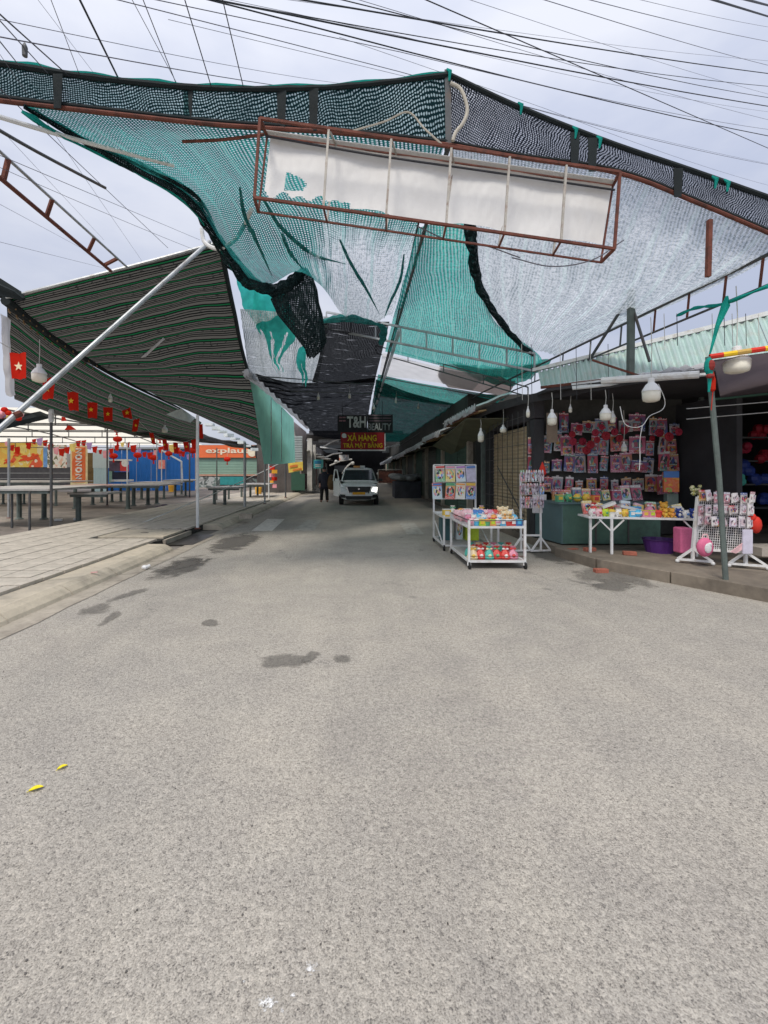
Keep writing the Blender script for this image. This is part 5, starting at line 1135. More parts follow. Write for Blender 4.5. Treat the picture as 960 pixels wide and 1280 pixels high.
for k in range(2): mm = MB(); panelbox(mm, 394, 401, 580.3 + k * 2, 581.3 + k * 2, 26.97, .03); mm.build('white_line', M['white_paint'], ts)
# plastic bags and clutter at left far
mm = MB(); mm.ball(G(366, 612) + Vector((0, 0, .45)), (.4, .4, .5), 9, 7); mm.ball(G(363, 612) + Vector((0, 0, .9)), (.3, .3, .3), 9, 7); mm.build('bag_heap', mk('pale_bag', (.5, .53, .55), .5), label='pale grey heap of bags below the yellow poster', cat='bags')
mm = MB(); mm.box(G(352, 616) + Vector((0, 0, .5)), (.5, .5, 1.0)); mm.box(G(352, 616) + Vector((-.1, 0, 1.25)), (.3, .4, .5)); mm.build('stall_cabinet', mk('dark_stall', (.05, .06, .055), .7, var=.5), label='dark stall cabinet at the far end of the left pavement', cat='cabinet')
mm = MB(); 
for k in range(6): mm.cur = k % 3; mm.box(P(340 + (k % 2) * 3, 585 + k * 4.5, 27), (.3, .2, .22), k * .4)
mm.build('hanging_goods', [M['lantern'], bpy.data.materials['orange_plastic'], pcols[1]], label='orange and red goods stacked up left of the dark pole', cat='goods')
# right side row of shuttered shops
M['shutter_dark'] = mk('shutter_dark_green', (.045, .085, .065), .6, var=.25, scale=1); M['wavy_tin'] = mk('wavy_tin', (.62, .63, .62), .5, .1, var=.15, scale=3, grime=(.25, .2, .16), gamt=.6)
rrw = thing('shop_row', (4.5, 36, 0), 'row of shuttered shops running along the right side of the street', 'shops')
mm = MB(); mm.box((5.6, 36.7, 1.5), (4.0, 46.5, 3.0)); mm.build('wall', mk('dark_wall', (.055, .055, .05), .85, var=.35, scale=1), rrw)
mm = MB(); mm.box((5.8, 38, 3.62), (3.6, 44, 1.2)); mm.build('upper_wall', bpy.data.materials['dark_wall'], rrw)
def xshutter(m, X, y0, y1, z0, z1, slat=.1, d=.02):
    n = int((z1 - z0) / slat)
    for i in range(n):
        a = z0 + i * slat; m.add([(X, y0, a), (X, y1, a), (X - d, y1, a + slat * .5), (X - d, y0, a + slat * .5), (X, y1, a + slat), (X, y0, a + slat)], [(3, 2, 1, 0), (5, 4, 2, 3)])
def xfold(m, X, y0, y1, z0, z1, pitch=.12, d=.04):
    n = int((y1 - y0) / pitch); vs = [Vector((X - (d if i % 2 else 0), y0 + (y1 - y0) * i / n, z)) for z in (z0, z1) for i in range(n + 1)]
    m.add(vs, [(i + 1, i, n + 1 + i, n + 2 + i) for i in range(n)])
for k in range(10):
    y0 = 13.9 + k * 4.2
    mm = MB(); (xfold if k % 3 == 1 else xshutter)(mm, 3.56, y0, y0 + 1.7, .15, 2.55); mm.build('shutter', M['shutter_dark'] if k % 2 else mk('shutter_g%d' % k, (.05 + .02 * (k % 3), .10, .075), .6), rrw)
    mm = MB(); (xshutter if k % 3 == 1 else xfold)(mm, 3.56, y0 + 1.8, y0 + 3.9, .15, 2.55); mm.build('shutter', mk('shutter_grey%d' % k, (.09, .09, .08), .6) if k % 2 else M['shutter_dark'], rrw)
    mm = MB(); mm.box((3.5, y0 - .12, 1.35), (.16, .2, 2.5)); mm.build('pier', M['gutter'], rrw)
# ragged tin awnings along the right row
def awning(y0, y1, x0, x1, z0, z1, label, mt, under):
    t = thing('tin_awning', ((x0 + x1) / 2, (y0 + y1) / 2, z0), label, 'awning', 'ragged awnings along the right-hand shops')
    n = max(6, int((y1 - y0) / .11)); mm = MB(); vs = []
    for j in range(4):
        for i in range(n + 1):
            y = y0 + (y1 - y0) * i / n; u = j / 3; x = x0 + (x1 - x0) * u + (.12 * noise.noise(Vector((y * 1.7, 0, 5))) if j == 0 else 0)
            vs.append(Vector((x, y, z0 + (z1 - z0) * u + .05 * math.sin(i * math.pi / 2) + .08 * noise.noise(Vector((y * .8, u * 2, 0)))))) 
    mm.add(vs, [(j * (n + 1) + i, j * (n + 1) + i + 1, (j + 1) * (n + 1) + i + 1, (j + 1) * (n + 1) + i) for j in range(3) for i in range(n)]); mm.build('corrugated_sheet', M[mt], t)
    mm = MB(); mm.uv = None
    pts = [(x0 + .05, z0 - .09), (x0 + .5, z0 - .02), (x1, z1 - .15)]
    mm.loft([[Vector((x, y, z + .06 * noise.noise(Vector((y * 1.3, x, 2))))) for x, z in pts] + [Vector((x, y, z - .025)) for x, z in pts[::-1]] for y in [y0 + (y1 - y0) * i / 10 for i in range(11)]]); mm.build('lining', M[under], t)
    for k in range(int((y1 - y0) / .62)):          # ragged white lip of torn sheeting hanging over the edge
        ya = y0 + k * .62; n = 9; vs = []
        for j in range(3):
            for i in range(n + 1):
                y = ya + .66 * i / n; d = j / 2 * (.15 + .16 * noise.noise(Vector((y * 2.3, 1, 8)))); vs.append(Vector((x0 - .03 - .05 * math.sin(i * 2.1 + k) * j / 2, y, z0 + .07 - d + .03 * math.sin(i * 1.9))))
        mm = MB(); mm.add(vs, [(j * (n + 1) + i, j * (n + 1) + i + 1, (j + 1) * (n + 1) + i + 1, (j + 1) * (n + 1) + i) for j in range(2) for i in range(n)]); mm.build('torn_lip', M['tarp_white'], t)
    mm = MB(); mm.tube([(x0 + .02, y0, z0 - .1), (x0 + .02, y1, z0 - .1)], .02, 6); mm.build('edge_pipe', M['rust'], t)
M['tan_lining'] = mk('tan_lining', (.42, .28, .14), .8, var=.4, scale=2.5, grime=(.4, .1, .06), gscale=2.5, gamt=.6); M['olive_lining'] = mk('olive_lining', (.12, .12, .075), .85, var=.3, scale=2)
awning(10.6, 14.6, 2.85, 3.7, 3.00, 3.35, 'nearest ragged white tin awning with tan lining, above the book rack', 'wavy_tin', 'tan_lining')
awning(14.7, 18.6, 2.75, 3.7, 2.75, 3.2, 'second ragged tin awning from the near end of the row', 'wavy_tin', 'tan_lining')
awning(18.7, 24.5, 2.7, 3.7, 2.55, 3.1, 'third ragged tin awning, halfway along the right-hand row', 'wavy_tin', 'olive_lining')
awning(24.7, 33, 2.65, 3.7, 2.40, 3.0, 'fourth ragged tin awning, far along the right-hand row', 'wavy_tin', 'olive_lining')
awning(33.2, 48, 2.6, 3.7, 2.2, 2.9, 'farthest ragged tin awning at the end of the right-hand row', 'wavy_tin', 'olive_lining')
mm = MB(); mm.quad(Vector((2.75, 11.2, 2.78)), Vector((3.55, 10.4, 2.7)), Vector((3.6, 16.5, 2.05)), Vector((3.0, 17.5, 2.45)), .02)
mm.build('awning_flap', M['olive_lining'], label='olive canvas flap sagging beneath the nearest tin awning', cat='awning')
# stalls at the far right
st = thing('produce_stall', G(505, 622) + Vector((0, 0, .0)), 'covered produce stall far down the right side of the street', 'stall')
q = Vector((2.5, 25, 0))
st.location = q
mm = MB(); mm.box(q + Vector((.3, 0, .45)), (1.4, 1.8, .9)); mm.build('crate_base', mk('dim_crate', (.05, .055, .07), .7, var=.4), st)
mm = MB()
for k in range(12): mm.ball(q + Vector((random.uniform(-.4, .9), random.uniform(-.9, .9), .95 + random.uniform(0, .25))), (.35, .3, .16), 7, 5)
mm.build('covered_goods', mk('grey_cover', (.22, .23, .23), .6, var=.4, scale=3), st)
rk = thing('wire_rack', Vector((2.1, 29, 0)), 'reddish goods rack with pale frame beyond the produce stall', 'rack')
q = Vector((2.1, 29, 0))
mm = MB(); mm.box(q + Vector((.1, 0, 1.1)), (1.5, .4, .8)); mm.build('goods', printmat('dim_goods', [(.12, .04, .03), (.2, .08, .05), (.05, .04, .04), (.15, .12, .1)], 2), rk)
for x in (-.68, .88): mm = MB(); mm.bar(q + Vector((x, -.25, 0)), q + Vector((x, -.25, 1.55)), .04); mm.build('post', M['grimy_white'], rk)
mm = MB(); mm.bar(q + Vector((-.68, -.25, 1.55)), q + Vector((.88, -.25, 1.55)), .04); mm.build('top_rail', M['grimy_white'], rk)
# end of the street
en = thing('end_building', (0, 62, 0), 'dark building with added shade roof closing the far end of the street', 'building')
mm = MB(); mm.box((0, 63.5, 2.5), (13, 3, 9)); mm.build('wall', mk('end_wall', (.035, .035, .038), .9, var=.5, scale=.7), en)
mm = MB(); mm.box((0, 56, 5.6), (13, 11, .15)); mm.build('roof', M['dark_steel'], en)  # slab added out of sight to keep open sky off the end wall
for k, (px0, px1, py0, py1, cc) in enumerate(((398, 424, 546, 553, (.78, .8, .84)), (400, 430, 556, 560, (.35, .38, .4)), (404, 422, 562, 566, (.25, .28, .3)), (418, 436, 582, 590, (.12, .13, .14)), (478, 500, 560, 566, (.2, .22, .22)))):
    mm = MB(); panelbox(mm, px0, px1, py0, py1, 58 - k, .3); mm.build('roof_sheet', mk('roof_sheet%d' % k, cc, .5), en)
for (x0, y0, x1, y1) in ((404, 573, 428, 566), (412, 582, 440, 574), (428, 592, 440, 578), (402, 560, 428, 548)):
    mm = MB(); mm.tube([P(x0, y0, 52), P((x0 + x1) / 2, (y0 + y1) / 2 - 2, 52), P(x1, y1, 52)], .09, 6); mm.build('roof_pipe', M['grimy_white'], en)
mm = MB(); panelbox(mm, 424, 436, 568.5, 575.5, 40, .05); mm.build('hanging_sign', printmat('sign_print_small', [(.85, .82, .78), (.8, .3, .2), (.86, .84, .8), (.5, .5, .5)], 1.4), label='small white and red sign tilted under the clearance banner', cat='sign')
for k, (px, py) in enumerate(((441, 579), (420, 577), (490, 586), (473, 592))):
    mm = MB(); mm.ball(P(px, py, 46), .18, 8, 6); mm.build('far_lamp', M['grimy_white'], label='far pale lamp ball, %s in the dark end of the street' % ['middle', 'left', 'right', 'lower right'][k], cat='lamp')
mm = MB(); mm.tube([P(400, 559, 34), P(430, 563, 34), P(478, 560, 34), P(500, 556, 34)], .05, 6); mm.build('white_gutter_pipe', M['white_paint'], label='white pipe crossing beneath the clearance banner', cat='pipe')
for k, (px, py) in enumerate(((398, 500), (437, 498), (467, 512), (495, 504), (523, 511), (550, 514))):
    bulb(px, py, 16 + k, .05, .26, .25, '%s small bulb from the left among those under the dark far nets' % ORD[k])

# signs hung across the street
M['sign_black'] = mk('sign_black', (.018, .018, .022), .5); M['sign_white'] = mk('sign_white', (.72, .73, .72), .5)
sg = thing('shop_sign', P(443, 543, 22.6), 'black hanging sign with large white T&H lettering', 'sign')
mm = MB(); panelbox(mm, 422, 459, 519, 542, 22.6, .08); mm.build('board', M['sign_black'], sg)
text('T&H', 'lettering', M['sign_white'], P(445.5, 527.5, 22.57), .58, .95, sg, bold=.03)
for k in range(2): mm = MB(); panelbox(mm, 424, 432, 521 + k * 4, 522.8 + k * 4, 22.58, .02); mm.build('small_print', mk('pink_print_line', (.4, .2, .24), .6) if k == 0 else bpy.data.materials['pink_print_line'], sg)
sg2 = thing('shop_sign', P(475, 541, 22.9), 'dark hanging sign with pale BEAUTY lettering right of the T&H sign', 'sign')
mm = MB(); panelbox(mm, 459.5, 491, 518, 541, 22.9, .08); mm.build('board', mk('sign_greenblack', (.022, .03, .03), .5), sg2)
text('BEAUTY', 'lettering', mk('sign_pale', (.45, .5, .5), .5), P(474.5, 533.5, 22.87), .36, 1.18, sg2, bold=.02)
for k in range(3): mm = MB(); panelbox(mm, 461, 489, 518.6 + k * 3.4, 519.8 + k * 3.4, 22.88, .02); mm.build('small_print', mk('mauve_line', (.22, .17, .2), .6) if k == 0 else bpy.data.materials['mauve_line'], sg2)
bn = thing('clearance_banner', P(453, 563, 22.2), 'red banner with yellow words hung across the street', 'banner')
mm = MB(); panelbox(mm, 426, 480.5, 540.5, 562, 22.2, .05); mm.build('sheet', mk('banner_red', (.33, .012, .018), .6, var=.12, scale=2), bn)
mm = MB(); panelbox(mm, 425.5, 482, 562, 563.6, 22.18, .06); panelbox(mm, 480.5, 482, 542, 562, 22.18, .06); mm.build('white_rail', M['white_paint'], bn)
M['banner_yellow'] = mk('banner_yellow', (.80, .58, .02), .6)
text('XẢ HÀNG', 'lettering', M['banner_yellow'], P(452.5, 546.2, 22.17), .40, 1.45, bn, bold=.02)
text('TRẢ MẶT BẰNG', 'lettering', M['banner_yellow'], P(453.5, 556, 22.17), .40, 1.95, bn, bold=.015)
mm = MB(); mm.lathe([(.12, 0), (.12, .02)], P(430, 544.5, 22.16), 12, 'Y'); mm.lathe([(.05, 0), (.05, .02)], P(432, 546, 22.15), 8, 'Y'); mm.build('emblem', M['sign_white'], bn)
for px in (428, 478): mm = MB(); mm.tube([P(px, 541, 22.2), P(px, 500, 22.2)], .012, 5); mm.build('hanging_wire', M['cable'], bn)
# ================================================================ CAR
M['car_white'] = mk('car_white', (.84, .85, .85), .25, 0, var=.03, spec=.6)
M['glass'] = mk('car_glass', (.02, .035, .038), .08, 0, var=.1, spec=.8)
M['tyre'] = mk('tyre', (.02, .02, .02), .9); M['chrome'] = mk('chrome', (.6, .6, .6), .2, .9)
M['lamp_lit'] = mk('lit_headlight', (1, .97, .9), .3, emit=2.2); M['lamp_off'] = mk('headlight_glass', (.75, .78, .8), .15, spec=.8)
CO = Vector((.12, 18.95, 0))
car = thing('parked_car', CO, 'white people carrier with one headlight lit, facing down the shaded street', 'car')
def sec(y, hw, z0, z1, n=16, p=3.2):
    r = []; cz = (z0 + z1) / 2; hz = (z1 - z0) / 2
    for k in range(n):
        a = 2 * math.pi * (k + .5) / n; c, s = math.cos(a), math.sin(a)
        r.append(CO + Vector((hw * math.copysign(abs(c) ** (2 / p), c), y, cz + hz * math.copysign(abs(s) ** (2 / p), s))))
    return r
mm = MB(); mm.smooth = True
mm.loft([sec(0, .60, .34, .72), sec(.05, .72, .26, .86), sec(.16, .80, .22, .95), sec(.45, .835, .22, 1.02), sec(1.0, .85, .22, 1.10), sec(1.5, .86, .22, 1.12), sec(3.9, .86, .22, 1.12), sec(4.3, .83, .28, 1.1), sec(4.42, .76, .34, 1.0)]); mm.build('body', M['car_white'], car)
def csec(y, z1, hw):
    pr = [(.83, 1.00), (.80, 1.08), (hw + .04, z1 - .16), (hw, z1 - .07), (hw - .07, z1 - .02), (hw - .22, z1 + .012)]
    return [CO + Vector((x, y, z)) for x, z in pr] + [CO + Vector((-x, y, z)) for x, z in pr[::-1]]
mm = MB(); mm.smooth = True; mm.loft([csec(.92, 1.10, .72), csec(1.25, 1.34, .70), csec(1.60, 1.57, .66), csec(1.85, 1.66, .65), csec(2.3, 1.71, .64), csec(3.4, 1.71, .63), csec(4.1, 1.62, .61), csec(4.4, 1.15, .70)]); mm.build('cabin', M['car_white'], car)
mm = MB(); mm.prism([CO + Vector(v) for v in ((-.70, .95, 1.12), (.70, .95, 1.12), (.60, 1.60, 1.57), (-.60, 1.60, 1.57))], (0, -.03, .035)); mm.build('windscreen', M['glass'], car)
mm = MB(); mm.bar(CO + Vector((.02, 1.0, 1.14)), CO + Vector((-.02, 1.40, 1.47)), .022); mm.build('windscreen_glint', M['chrome'], car)  # windscreen reflection modelled as a pale upright bar
for s in (-1, 1):
    mm = MB(); mm.quad(CO + Vector((s * .775, 1.4, 1.14)), CO + Vector((s * .78, 3.9, 1.14)), CO + Vector((s * .69, 3.6, 1.56)), CO + Vector((s * .70, 1.75, 1.54)), .02 * -s); mm.build('side_window', M['glass'], car)
    for y in (.78, 3.5):
        c = CO + Vector((s * .74, y, .31)); mm = MB(); mm.lathe([(.20, -.10), (.30, -.09), (.31, 0), (.30, .09), (.20, .10)], c, 18, 'X'); w = mm.build('wheel', M['tyre'], car)
        mm = MB(); mm.lathe([(.19, -.105), (.19, .105)], c, 14, 'X'); mm.build('rim', M['chrome'], w)
    mm = MB(); mm.box(CO + Vector((s * .95, 1.25, 1.14)), (.18, .08, .13)); mm.bar(CO + Vector((s * .80, 1.28, 1.10)), CO + Vector((s * .95, 1.26, 1.12)), .04); mm.build('mirror', M['black'] if s > 0 else M['car_white'], car, bevel=.02)
    mm = MB(); mm.prism([CO + Vector(v) for v in ((s * .44, .10, .88), (s * .74, .10, .93), (s * .76, .12, .985), (s * .46, .11, .95))], (0, -.06, 0)); mm.build('headlight', M['lamp_off'], car)
    mm = MB(); mm.prism([CO + Vector(v) for v in ((s * .52, .05, .66), (s * .74, .08, .62), (s * .76, .1, .84), (s * .60, .06, .82))], (0, -.06, 0)); mm.build('lower_lamp', M['lamp_lit'] if s > 0 else M['lamp_off'], car, label='lit white lower lamp' if s > 0 else None)
    mm = MB(); mm.bar(CO + Vector((s * .50, -.02, .86)), CO + Vector((s * .40, -.05, .56)), .035); mm.build('chrome_trim', M['chrome'], car)
    mm = MB(); mm.prism([CO + Vector(v) for v in ((s * .55, .02, .36), (s * .76, .08, .36), (s * .78, .1, .52), (s * .56, .03, .5))], (0, -.05, 0)); mm.build('fog_recess', M['black'], car)
mm = MB(); mm.prism([CO + Vector(v) for v in ((-.42, .02, .60), (.42, .02, .60), (.50, .04, .86), (-.50, .04, .86))], (0, -.06, 0)); gr = mm.build('grille', M['black'], car)
for k in range(3): mm = MB(); mm.box(CO + Vector((0, -.05, .65 + k * .07)), (.8, .02, .014)); mm.build('grille_bar', M['dark_steel'], gr)
mm = MB(); mm.prism([CO + Vector(v) for v in ((0, -.055, .80), (.05, -.055, .75), (0, -.055, .72), (-.05, -.055, .75))], (0, -.015, 0)); mm.build('badge', M['chrome'], car)
mm = MB(); mm.box(CO + Vector((0, -.03, .56)), (.52, .02, .11)); mm.build('number_plate', mk('orange_plate', (.75, .36, .02), .5), car)
mm = MB(); mm.prism([CO + Vector(v) for v in ((-.50, .03, .28), (.50, .03, .28), (.56, .03, .44), (-.56, .03, .44))], (0, -.05, 0)); mm.build('lower_grille', M['black'], car)
mm = MB(); mm.box(CO + Vector((-.08, 2.1, 1.77)), (.30, .14, .09)); mm.build('roof_sign', mk('sign_orange', (.75, .35, .12), .5), car, bevel=.02)
mm = MB(); mm.box(CO + Vector((.18, 2.1, 1.775)), (.22, .14, .10)); mm.build('roof_sign', M['white_paint'], car, bevel=.02)
# open front door on the left of the picture
hz = CO + Vector((-.86, 1.35, 0)); dv = Vector((-.28, .55, 0))
dm = MB(); dm.prism([hz + Vector((0, 0, .32)), hz + dv + Vector((0, 0, .36)), hz + dv + Vector((0, 0, 1.08)), hz + Vector((0, 0, 1.08))], (.06, .02, 0)); dr = dm.build('open_door', M['car_white'], car, label='open front door with raised window frame')
dm = MB(); a, b = hz + Vector((0, 0, 1.08)), hz + dv + Vector((0, 0, 1.08)); c_, d_ = hz + dv + Vector((.06, 0, 1.62)), hz + dv * .55 + Vector((.05, 0, 1.60))
dm.bar(a, d_, .04); dm.bar(d_, c_, .04); dm.bar(c_, b, .05); dm.build('window_frame', M['car_white'], dr)

car.scale = (1.03, 1, .945)

# ================================================================ PERSON
PX = Vector((-1.50, 21.2, 0))
person = thing('person', PX, 'standing person in dark jacket and black trousers beside the car', 'person')
def skinbody(name, verts, edges, radii, mat, parent, root=0, sub=1):
    me = bpy.data.meshes.new(name); off = root_of(parent).location
    me.from_pydata([Vector(v) + PX - off for v in verts], edges, [])
    o = bpy.data.objects.new(name, me); COL.objects.link(o)
    o.modifiers.new('skin', 'SKIN'); 
    if not me.skin_vertices: pass
    sv = me.skin_vertices[0].data if me.skin_vertices else None
    for i, r in enumerate(radii):
        sv[i].radius = (r, r) if not isinstance(r, tuple) else r
    sv[root].use_root = True
    s = o.modifiers.new('sub', 'SUBSURF'); s.levels = sub; s.render_levels = sub
    bpy.context.view_layer.update()
    m2 = bpy.data.meshes.new_from_object(o.evaluated_get(bpy.context.evaluated_depsgraph_get()))
    bpy.data.objects.remove(o); bpy.data.meshes.remove(me)
    m2.materials.clear(); m2.materials.append(mat); m2.polygons.foreach_set('use_smooth', [True] * len(m2.polygons))
    o2 = bpy.data.objects.new(name, m2); COL.objects.link(o2); o2.parent = parent; return o2
try:
    bv = [(0, 0, .86), (0, 0, 1.02), (0, 0, 1.22), (0, -.01, 1.34), (0, -.02, 1.42), (0, -.03, 1.50), (0, -.035, 1.60),
          (-.17, 0, 1.33), (-.22, .0, 1.08), (-.20, -.10, .86), (.17, 0, 1.33), (.23, -.02, 1.08), (.24, -.12, .88),
          (-.09, 0, .82), (-.12, -.01, .46), (-.13, .02, .09), (.09, 0, .82), (.13, -.02, .46), (.15, .0, .09), (-.14, -.13, .05), (.17, -.14, .05),
          (-.20, -.12, .78), (.24, -.14, .80)]
    be = [(0, 1), (1, 2), (2, 3), (3, 4), (4, 5), (5, 6), (3, 7), (7, 8), (8, 9), (3, 10), (10, 11), (11, 12), (0, 13), (13, 14), (14, 15), (0, 16), (16, 17), (17, 18), (15, 19), (18, 20), (9, 21), (12, 22)]
    br_ = [(.15, .10), (.14, .10), (.16, .11), (.12, .09), .05, .085, .075, .06, .045, .032, .06, .045, .032, .085, .06, .042, .085, .06, .042, .035, .035, .035, .035]
    for hand, (hx, hy, hzz), sgn in ((21, (-.20, -.12, .78), -1), (22, (.24, -.14, .80), 1)):
        for f in range(5):
            b0 = len(bv); ox = (f - 2) * .016
            if f == 4: pts = [(hx - sgn * .03, hy - .03, hzz + .02), (hx - sgn * .045, hy - .05, hzz - .02)]
            else: pts = [(hx + ox, hy - .01, hzz - .05), (hx + ox, hy - .025, hzz - .085 - .01 * (f == 1))]
            bv += pts; be += [(hand, b0), (b0, b0 + 1)]; br_ += [.009, .008]
    M['skin_tone'] = mk('skin_tone', (.42, .22, .17), .6, var=.08)
    skinbody('body', bv, be, br_, M['skin_tone'], person)
except Exception as e:
    print('person skin failed', e)
def ringz(z, rx, ry, cx_=0, cy_=0, n=14): return [PX + Vector((cx_ + rx * math.cos(2 * math.pi * k / n), cy_ + ry * math.sin(2 * math.pi * k / n), z)) for k in range(n)]
M['navy'] = mk('navy_jacket', (.022, .022, .035), .85, var=.35, scale=5); M['trouser'] = mk('black_trousers', (.015, .015, .017), .9)
mm = MB(); mm.smooth = True; mm.loft([ringz(.62, .24, .17), ringz(.8, .23, .165), ringz(1.0, .20, .15), ringz(1.2, .22, .15), ringz(1.33, .21, .13), ringz(1.40, .12, .10), ringz(1.44, .07, .075, 0, -.02)])
for s in (-1, 1): mm.tube([PX + Vector((s * .17, 0, 1.34)), PX + Vector((s * .235, 0, 1.08)), PX + Vector((s * .22, -.09, .90))], [.075, .065, .05], 9)
jk = mm.build('jacket', M['navy'], person)
mm = MB(); mm.smooth = True
for s in (-1, 1): mm.tube([PX + Vector((s * .09, 0, .85)), PX + Vector((s * .12, -.01, .48)), PX + Vector((s * .14, .01, .09))], [.11, .085, .07], 10)
mm.build('trousers', M['trouser'], person)
for s in (-1, 1):
    mm = MB(); mm.ball(PX + Vector((s * .15, -.06, .05)), (.05, .13, .05), 10, 6); mm.build('shoe', mk('brown_shoe', (.16, .10, .07), .7) if s < 0 else bpy.data.materials['brown_shoe'], person)
mm = MB(); mm.smooth = True; mm.ball(PX + Vector((0, -.01, 1.60)), (.098, .112, .085), 12, 8); mm.ball(PX + Vector((0, .035, 1.53)), (.09, .075, .11), 10, 7); mm.build('hair', M['black'], person)
mm = MB(); mm.ball(PX + Vector((0, -.115, 1.535)), (.014, .02, .022), 7, 5); mm.ball(PX + Vector((.085, -.03, 1.54)), (.012, .02, .028), 6, 5); mm.ball(PX + Vector((-.085, -.03, 1.54)), (.012, .02, .028), 6, 5); mm.build('nose_and_ears', bpy.data.materials['skin_tone'], person)
mm = MB(); mm.ball(PX + Vector((.034, -.108, 1.562)), .009, 6, 5); mm.ball(PX + Vector((-.034, -.108, 1.562)), .009, 6, 5); mm.box(PX + Vector((0, -.108, 1.49)), (.045, .012, .008)); mm.build('eyes_and_mouth', M['trouser'], person)
mm = MB(); mm.smooth = True; c = PX + Vector((.36, -.12, .0)); rs = []
for k, (z, rx, ry) in enumerate(((.58, .08, .06), (.66, .18, .12), (.85, .21, .14), (1.08, .19, .13), (1.24, .12, .09), (1.30, .05, .05))):
    rs.append([c + Vector((rx * math.cos(a) * (1 + .1 * math.sin(a * 5 + k)), ry * math.sin(a), z)) for a in [2 * math.pi * q / 14 for q in range(14)]])
mm.loft(rs); sk = mm.build('cloth_sack', mk('brown_sack', (.13, .075, .035), .9, var=.5, scale=5), label='bulky brown sack held at the side of the standing person', cat='sack')
mm = MB(); mm.tube([PX + Vector((.25, -.13, .82)), PX + Vector((.30, -.14, 1.05)), c + Vector((0, 0, 1.30))], .014, 5); mm.build('strap', M['navy'], sk)

# ================================================================ RIGHT-HAND CORNER SHOP
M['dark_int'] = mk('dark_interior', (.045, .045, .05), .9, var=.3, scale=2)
cs = thing('corner_shop', (5.2, 9.2, .145), 'open fronted corner toy shop with dark interior and tin roof', 'shop')
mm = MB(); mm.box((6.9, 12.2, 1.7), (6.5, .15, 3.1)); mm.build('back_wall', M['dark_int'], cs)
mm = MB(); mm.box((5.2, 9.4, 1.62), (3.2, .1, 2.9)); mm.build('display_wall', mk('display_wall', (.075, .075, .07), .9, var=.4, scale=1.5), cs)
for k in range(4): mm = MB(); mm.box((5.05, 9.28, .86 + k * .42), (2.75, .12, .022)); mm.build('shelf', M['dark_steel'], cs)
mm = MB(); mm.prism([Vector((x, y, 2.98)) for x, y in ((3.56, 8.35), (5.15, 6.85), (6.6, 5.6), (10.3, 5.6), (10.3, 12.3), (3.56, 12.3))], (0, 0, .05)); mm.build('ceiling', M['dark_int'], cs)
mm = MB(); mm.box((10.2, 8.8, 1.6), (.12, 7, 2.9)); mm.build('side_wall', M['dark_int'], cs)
# street-side wall with beige roller shutter
mm = MB(); mm.box((3.68, 10.65, 2.78), (.2, 3.3, .5)); mm.build('lintel', mk('dark_lintel', (.05, .045, .05), .8), cs)
for py_, pw in ((12.05, .4), (9.12, .24)): mm = MB(); mm.box((3.68, py_, 1.35), (.2, pw, 2.4)); mm.build('pier', M['dark_int'], cs)
mm = MB(); xshutter(mm, 3.66, 9.24, 11.85, .15, 2.53, .085, .022); mm.build('roller_shutter', mk('beige_shutter', (.50, .39, .25), .55, .05, var=.15, scale=2, grime=(.2, .15, .1), gamt=.5), cs)
# lattice gate in front of the shutter
sg_ = thing('lattice_gate', (3.45, 10.4, .0), 'tall thin black mesh gate standing in front of the beige shutter', 'gate')
for i in range(9): 
    y = 9.2 + i * .34; mm = MB(); mm.bar((3.45, y, .16), (3.45, y, 2.75), .012); mm.build('upright_bar', M['dark_steel'], sg_)
for i in range(9):
    z = .3 + i * .29; mm = MB(); mm.bar((3.46, 9.2, z), (3.46, 11.92, z), .009); mm.build('cross_bar', M['dark_steel'], sg_)
mm = MB(); mm.bar((3.47, 9.3, .55), (3.47, 11.0, 1.6), .02); mm.build('brace_bar', M['dark_steel'], sg_)
mm = MB(); mm.bar((3.40, 12.0, .0), (3.40, 12.0, 3.0), .09); mm.build('shop_post', M['greygreen'], label='grey post at the far end of the black mesh gate', cat='post')
# roof over the corner: corrugated greenish sheets rising behind the eave
M['tin_green'] = mk('tin_green', (.42, .55, .51), .45, .2, var=.12, scale=1.4, grime=(.45, .42, .36), gscale=3, gamt=.45)
def roofpt(u, v):   # u along the eave from far to near, v up the slope
    a = Vector((3.55, 8.6, 3.10)).lerp(Vector((6.9, 5.5, 3.08)), u); b = Vector((3.9, 9.6, 3.62)).lerp(Vector((7.6, 6.4, 4.10)), u); return a.lerp(b, v)
NS = 7
for k in range(NS):
    vs = []; n = 26
    for v in (0, .5, 1):
        for i in range(n + 1):
            u = (k + i / n * 1.02) / NS; p = roofpt(u, v); vs.append(p + Vector((0, -.01 * (k % 2), .03 * math.sin(i * math.pi / 2 + .4) + .006 * k % 2)))
    mm = MB(); mm.add(vs, [(j * (n + 1) + i, j * (n + 1) + i + 1, (j + 1) * (n + 1) + i + 1, (j + 1) * (n + 1) + i) for j in range(2) for i in range(n)]); mm.build('roof_sheet', M['tin_green'], cs)
mm = MB(); mm.bar(roofpt(-.02, 1) + Vector((0, 0, .05)), roofpt(1, 1) + Vector((0, 0, .05)), .10, .07); mm.build('ridge_cap', M['white_paint'], cs)
mm = MB(); mm.bar(roofpt(.0, -.03), roofpt(1, -.03), .05); mm.build('eave_batten', M['rust'], cs)
mm = MB(); mm.quad(roofpt(.12, -.30), roofpt(.55, -.22), roofpt(.55, .02), roofpt(.12, .02), .02); mm.build('torn_lining', M['wavy_tin'], cs)
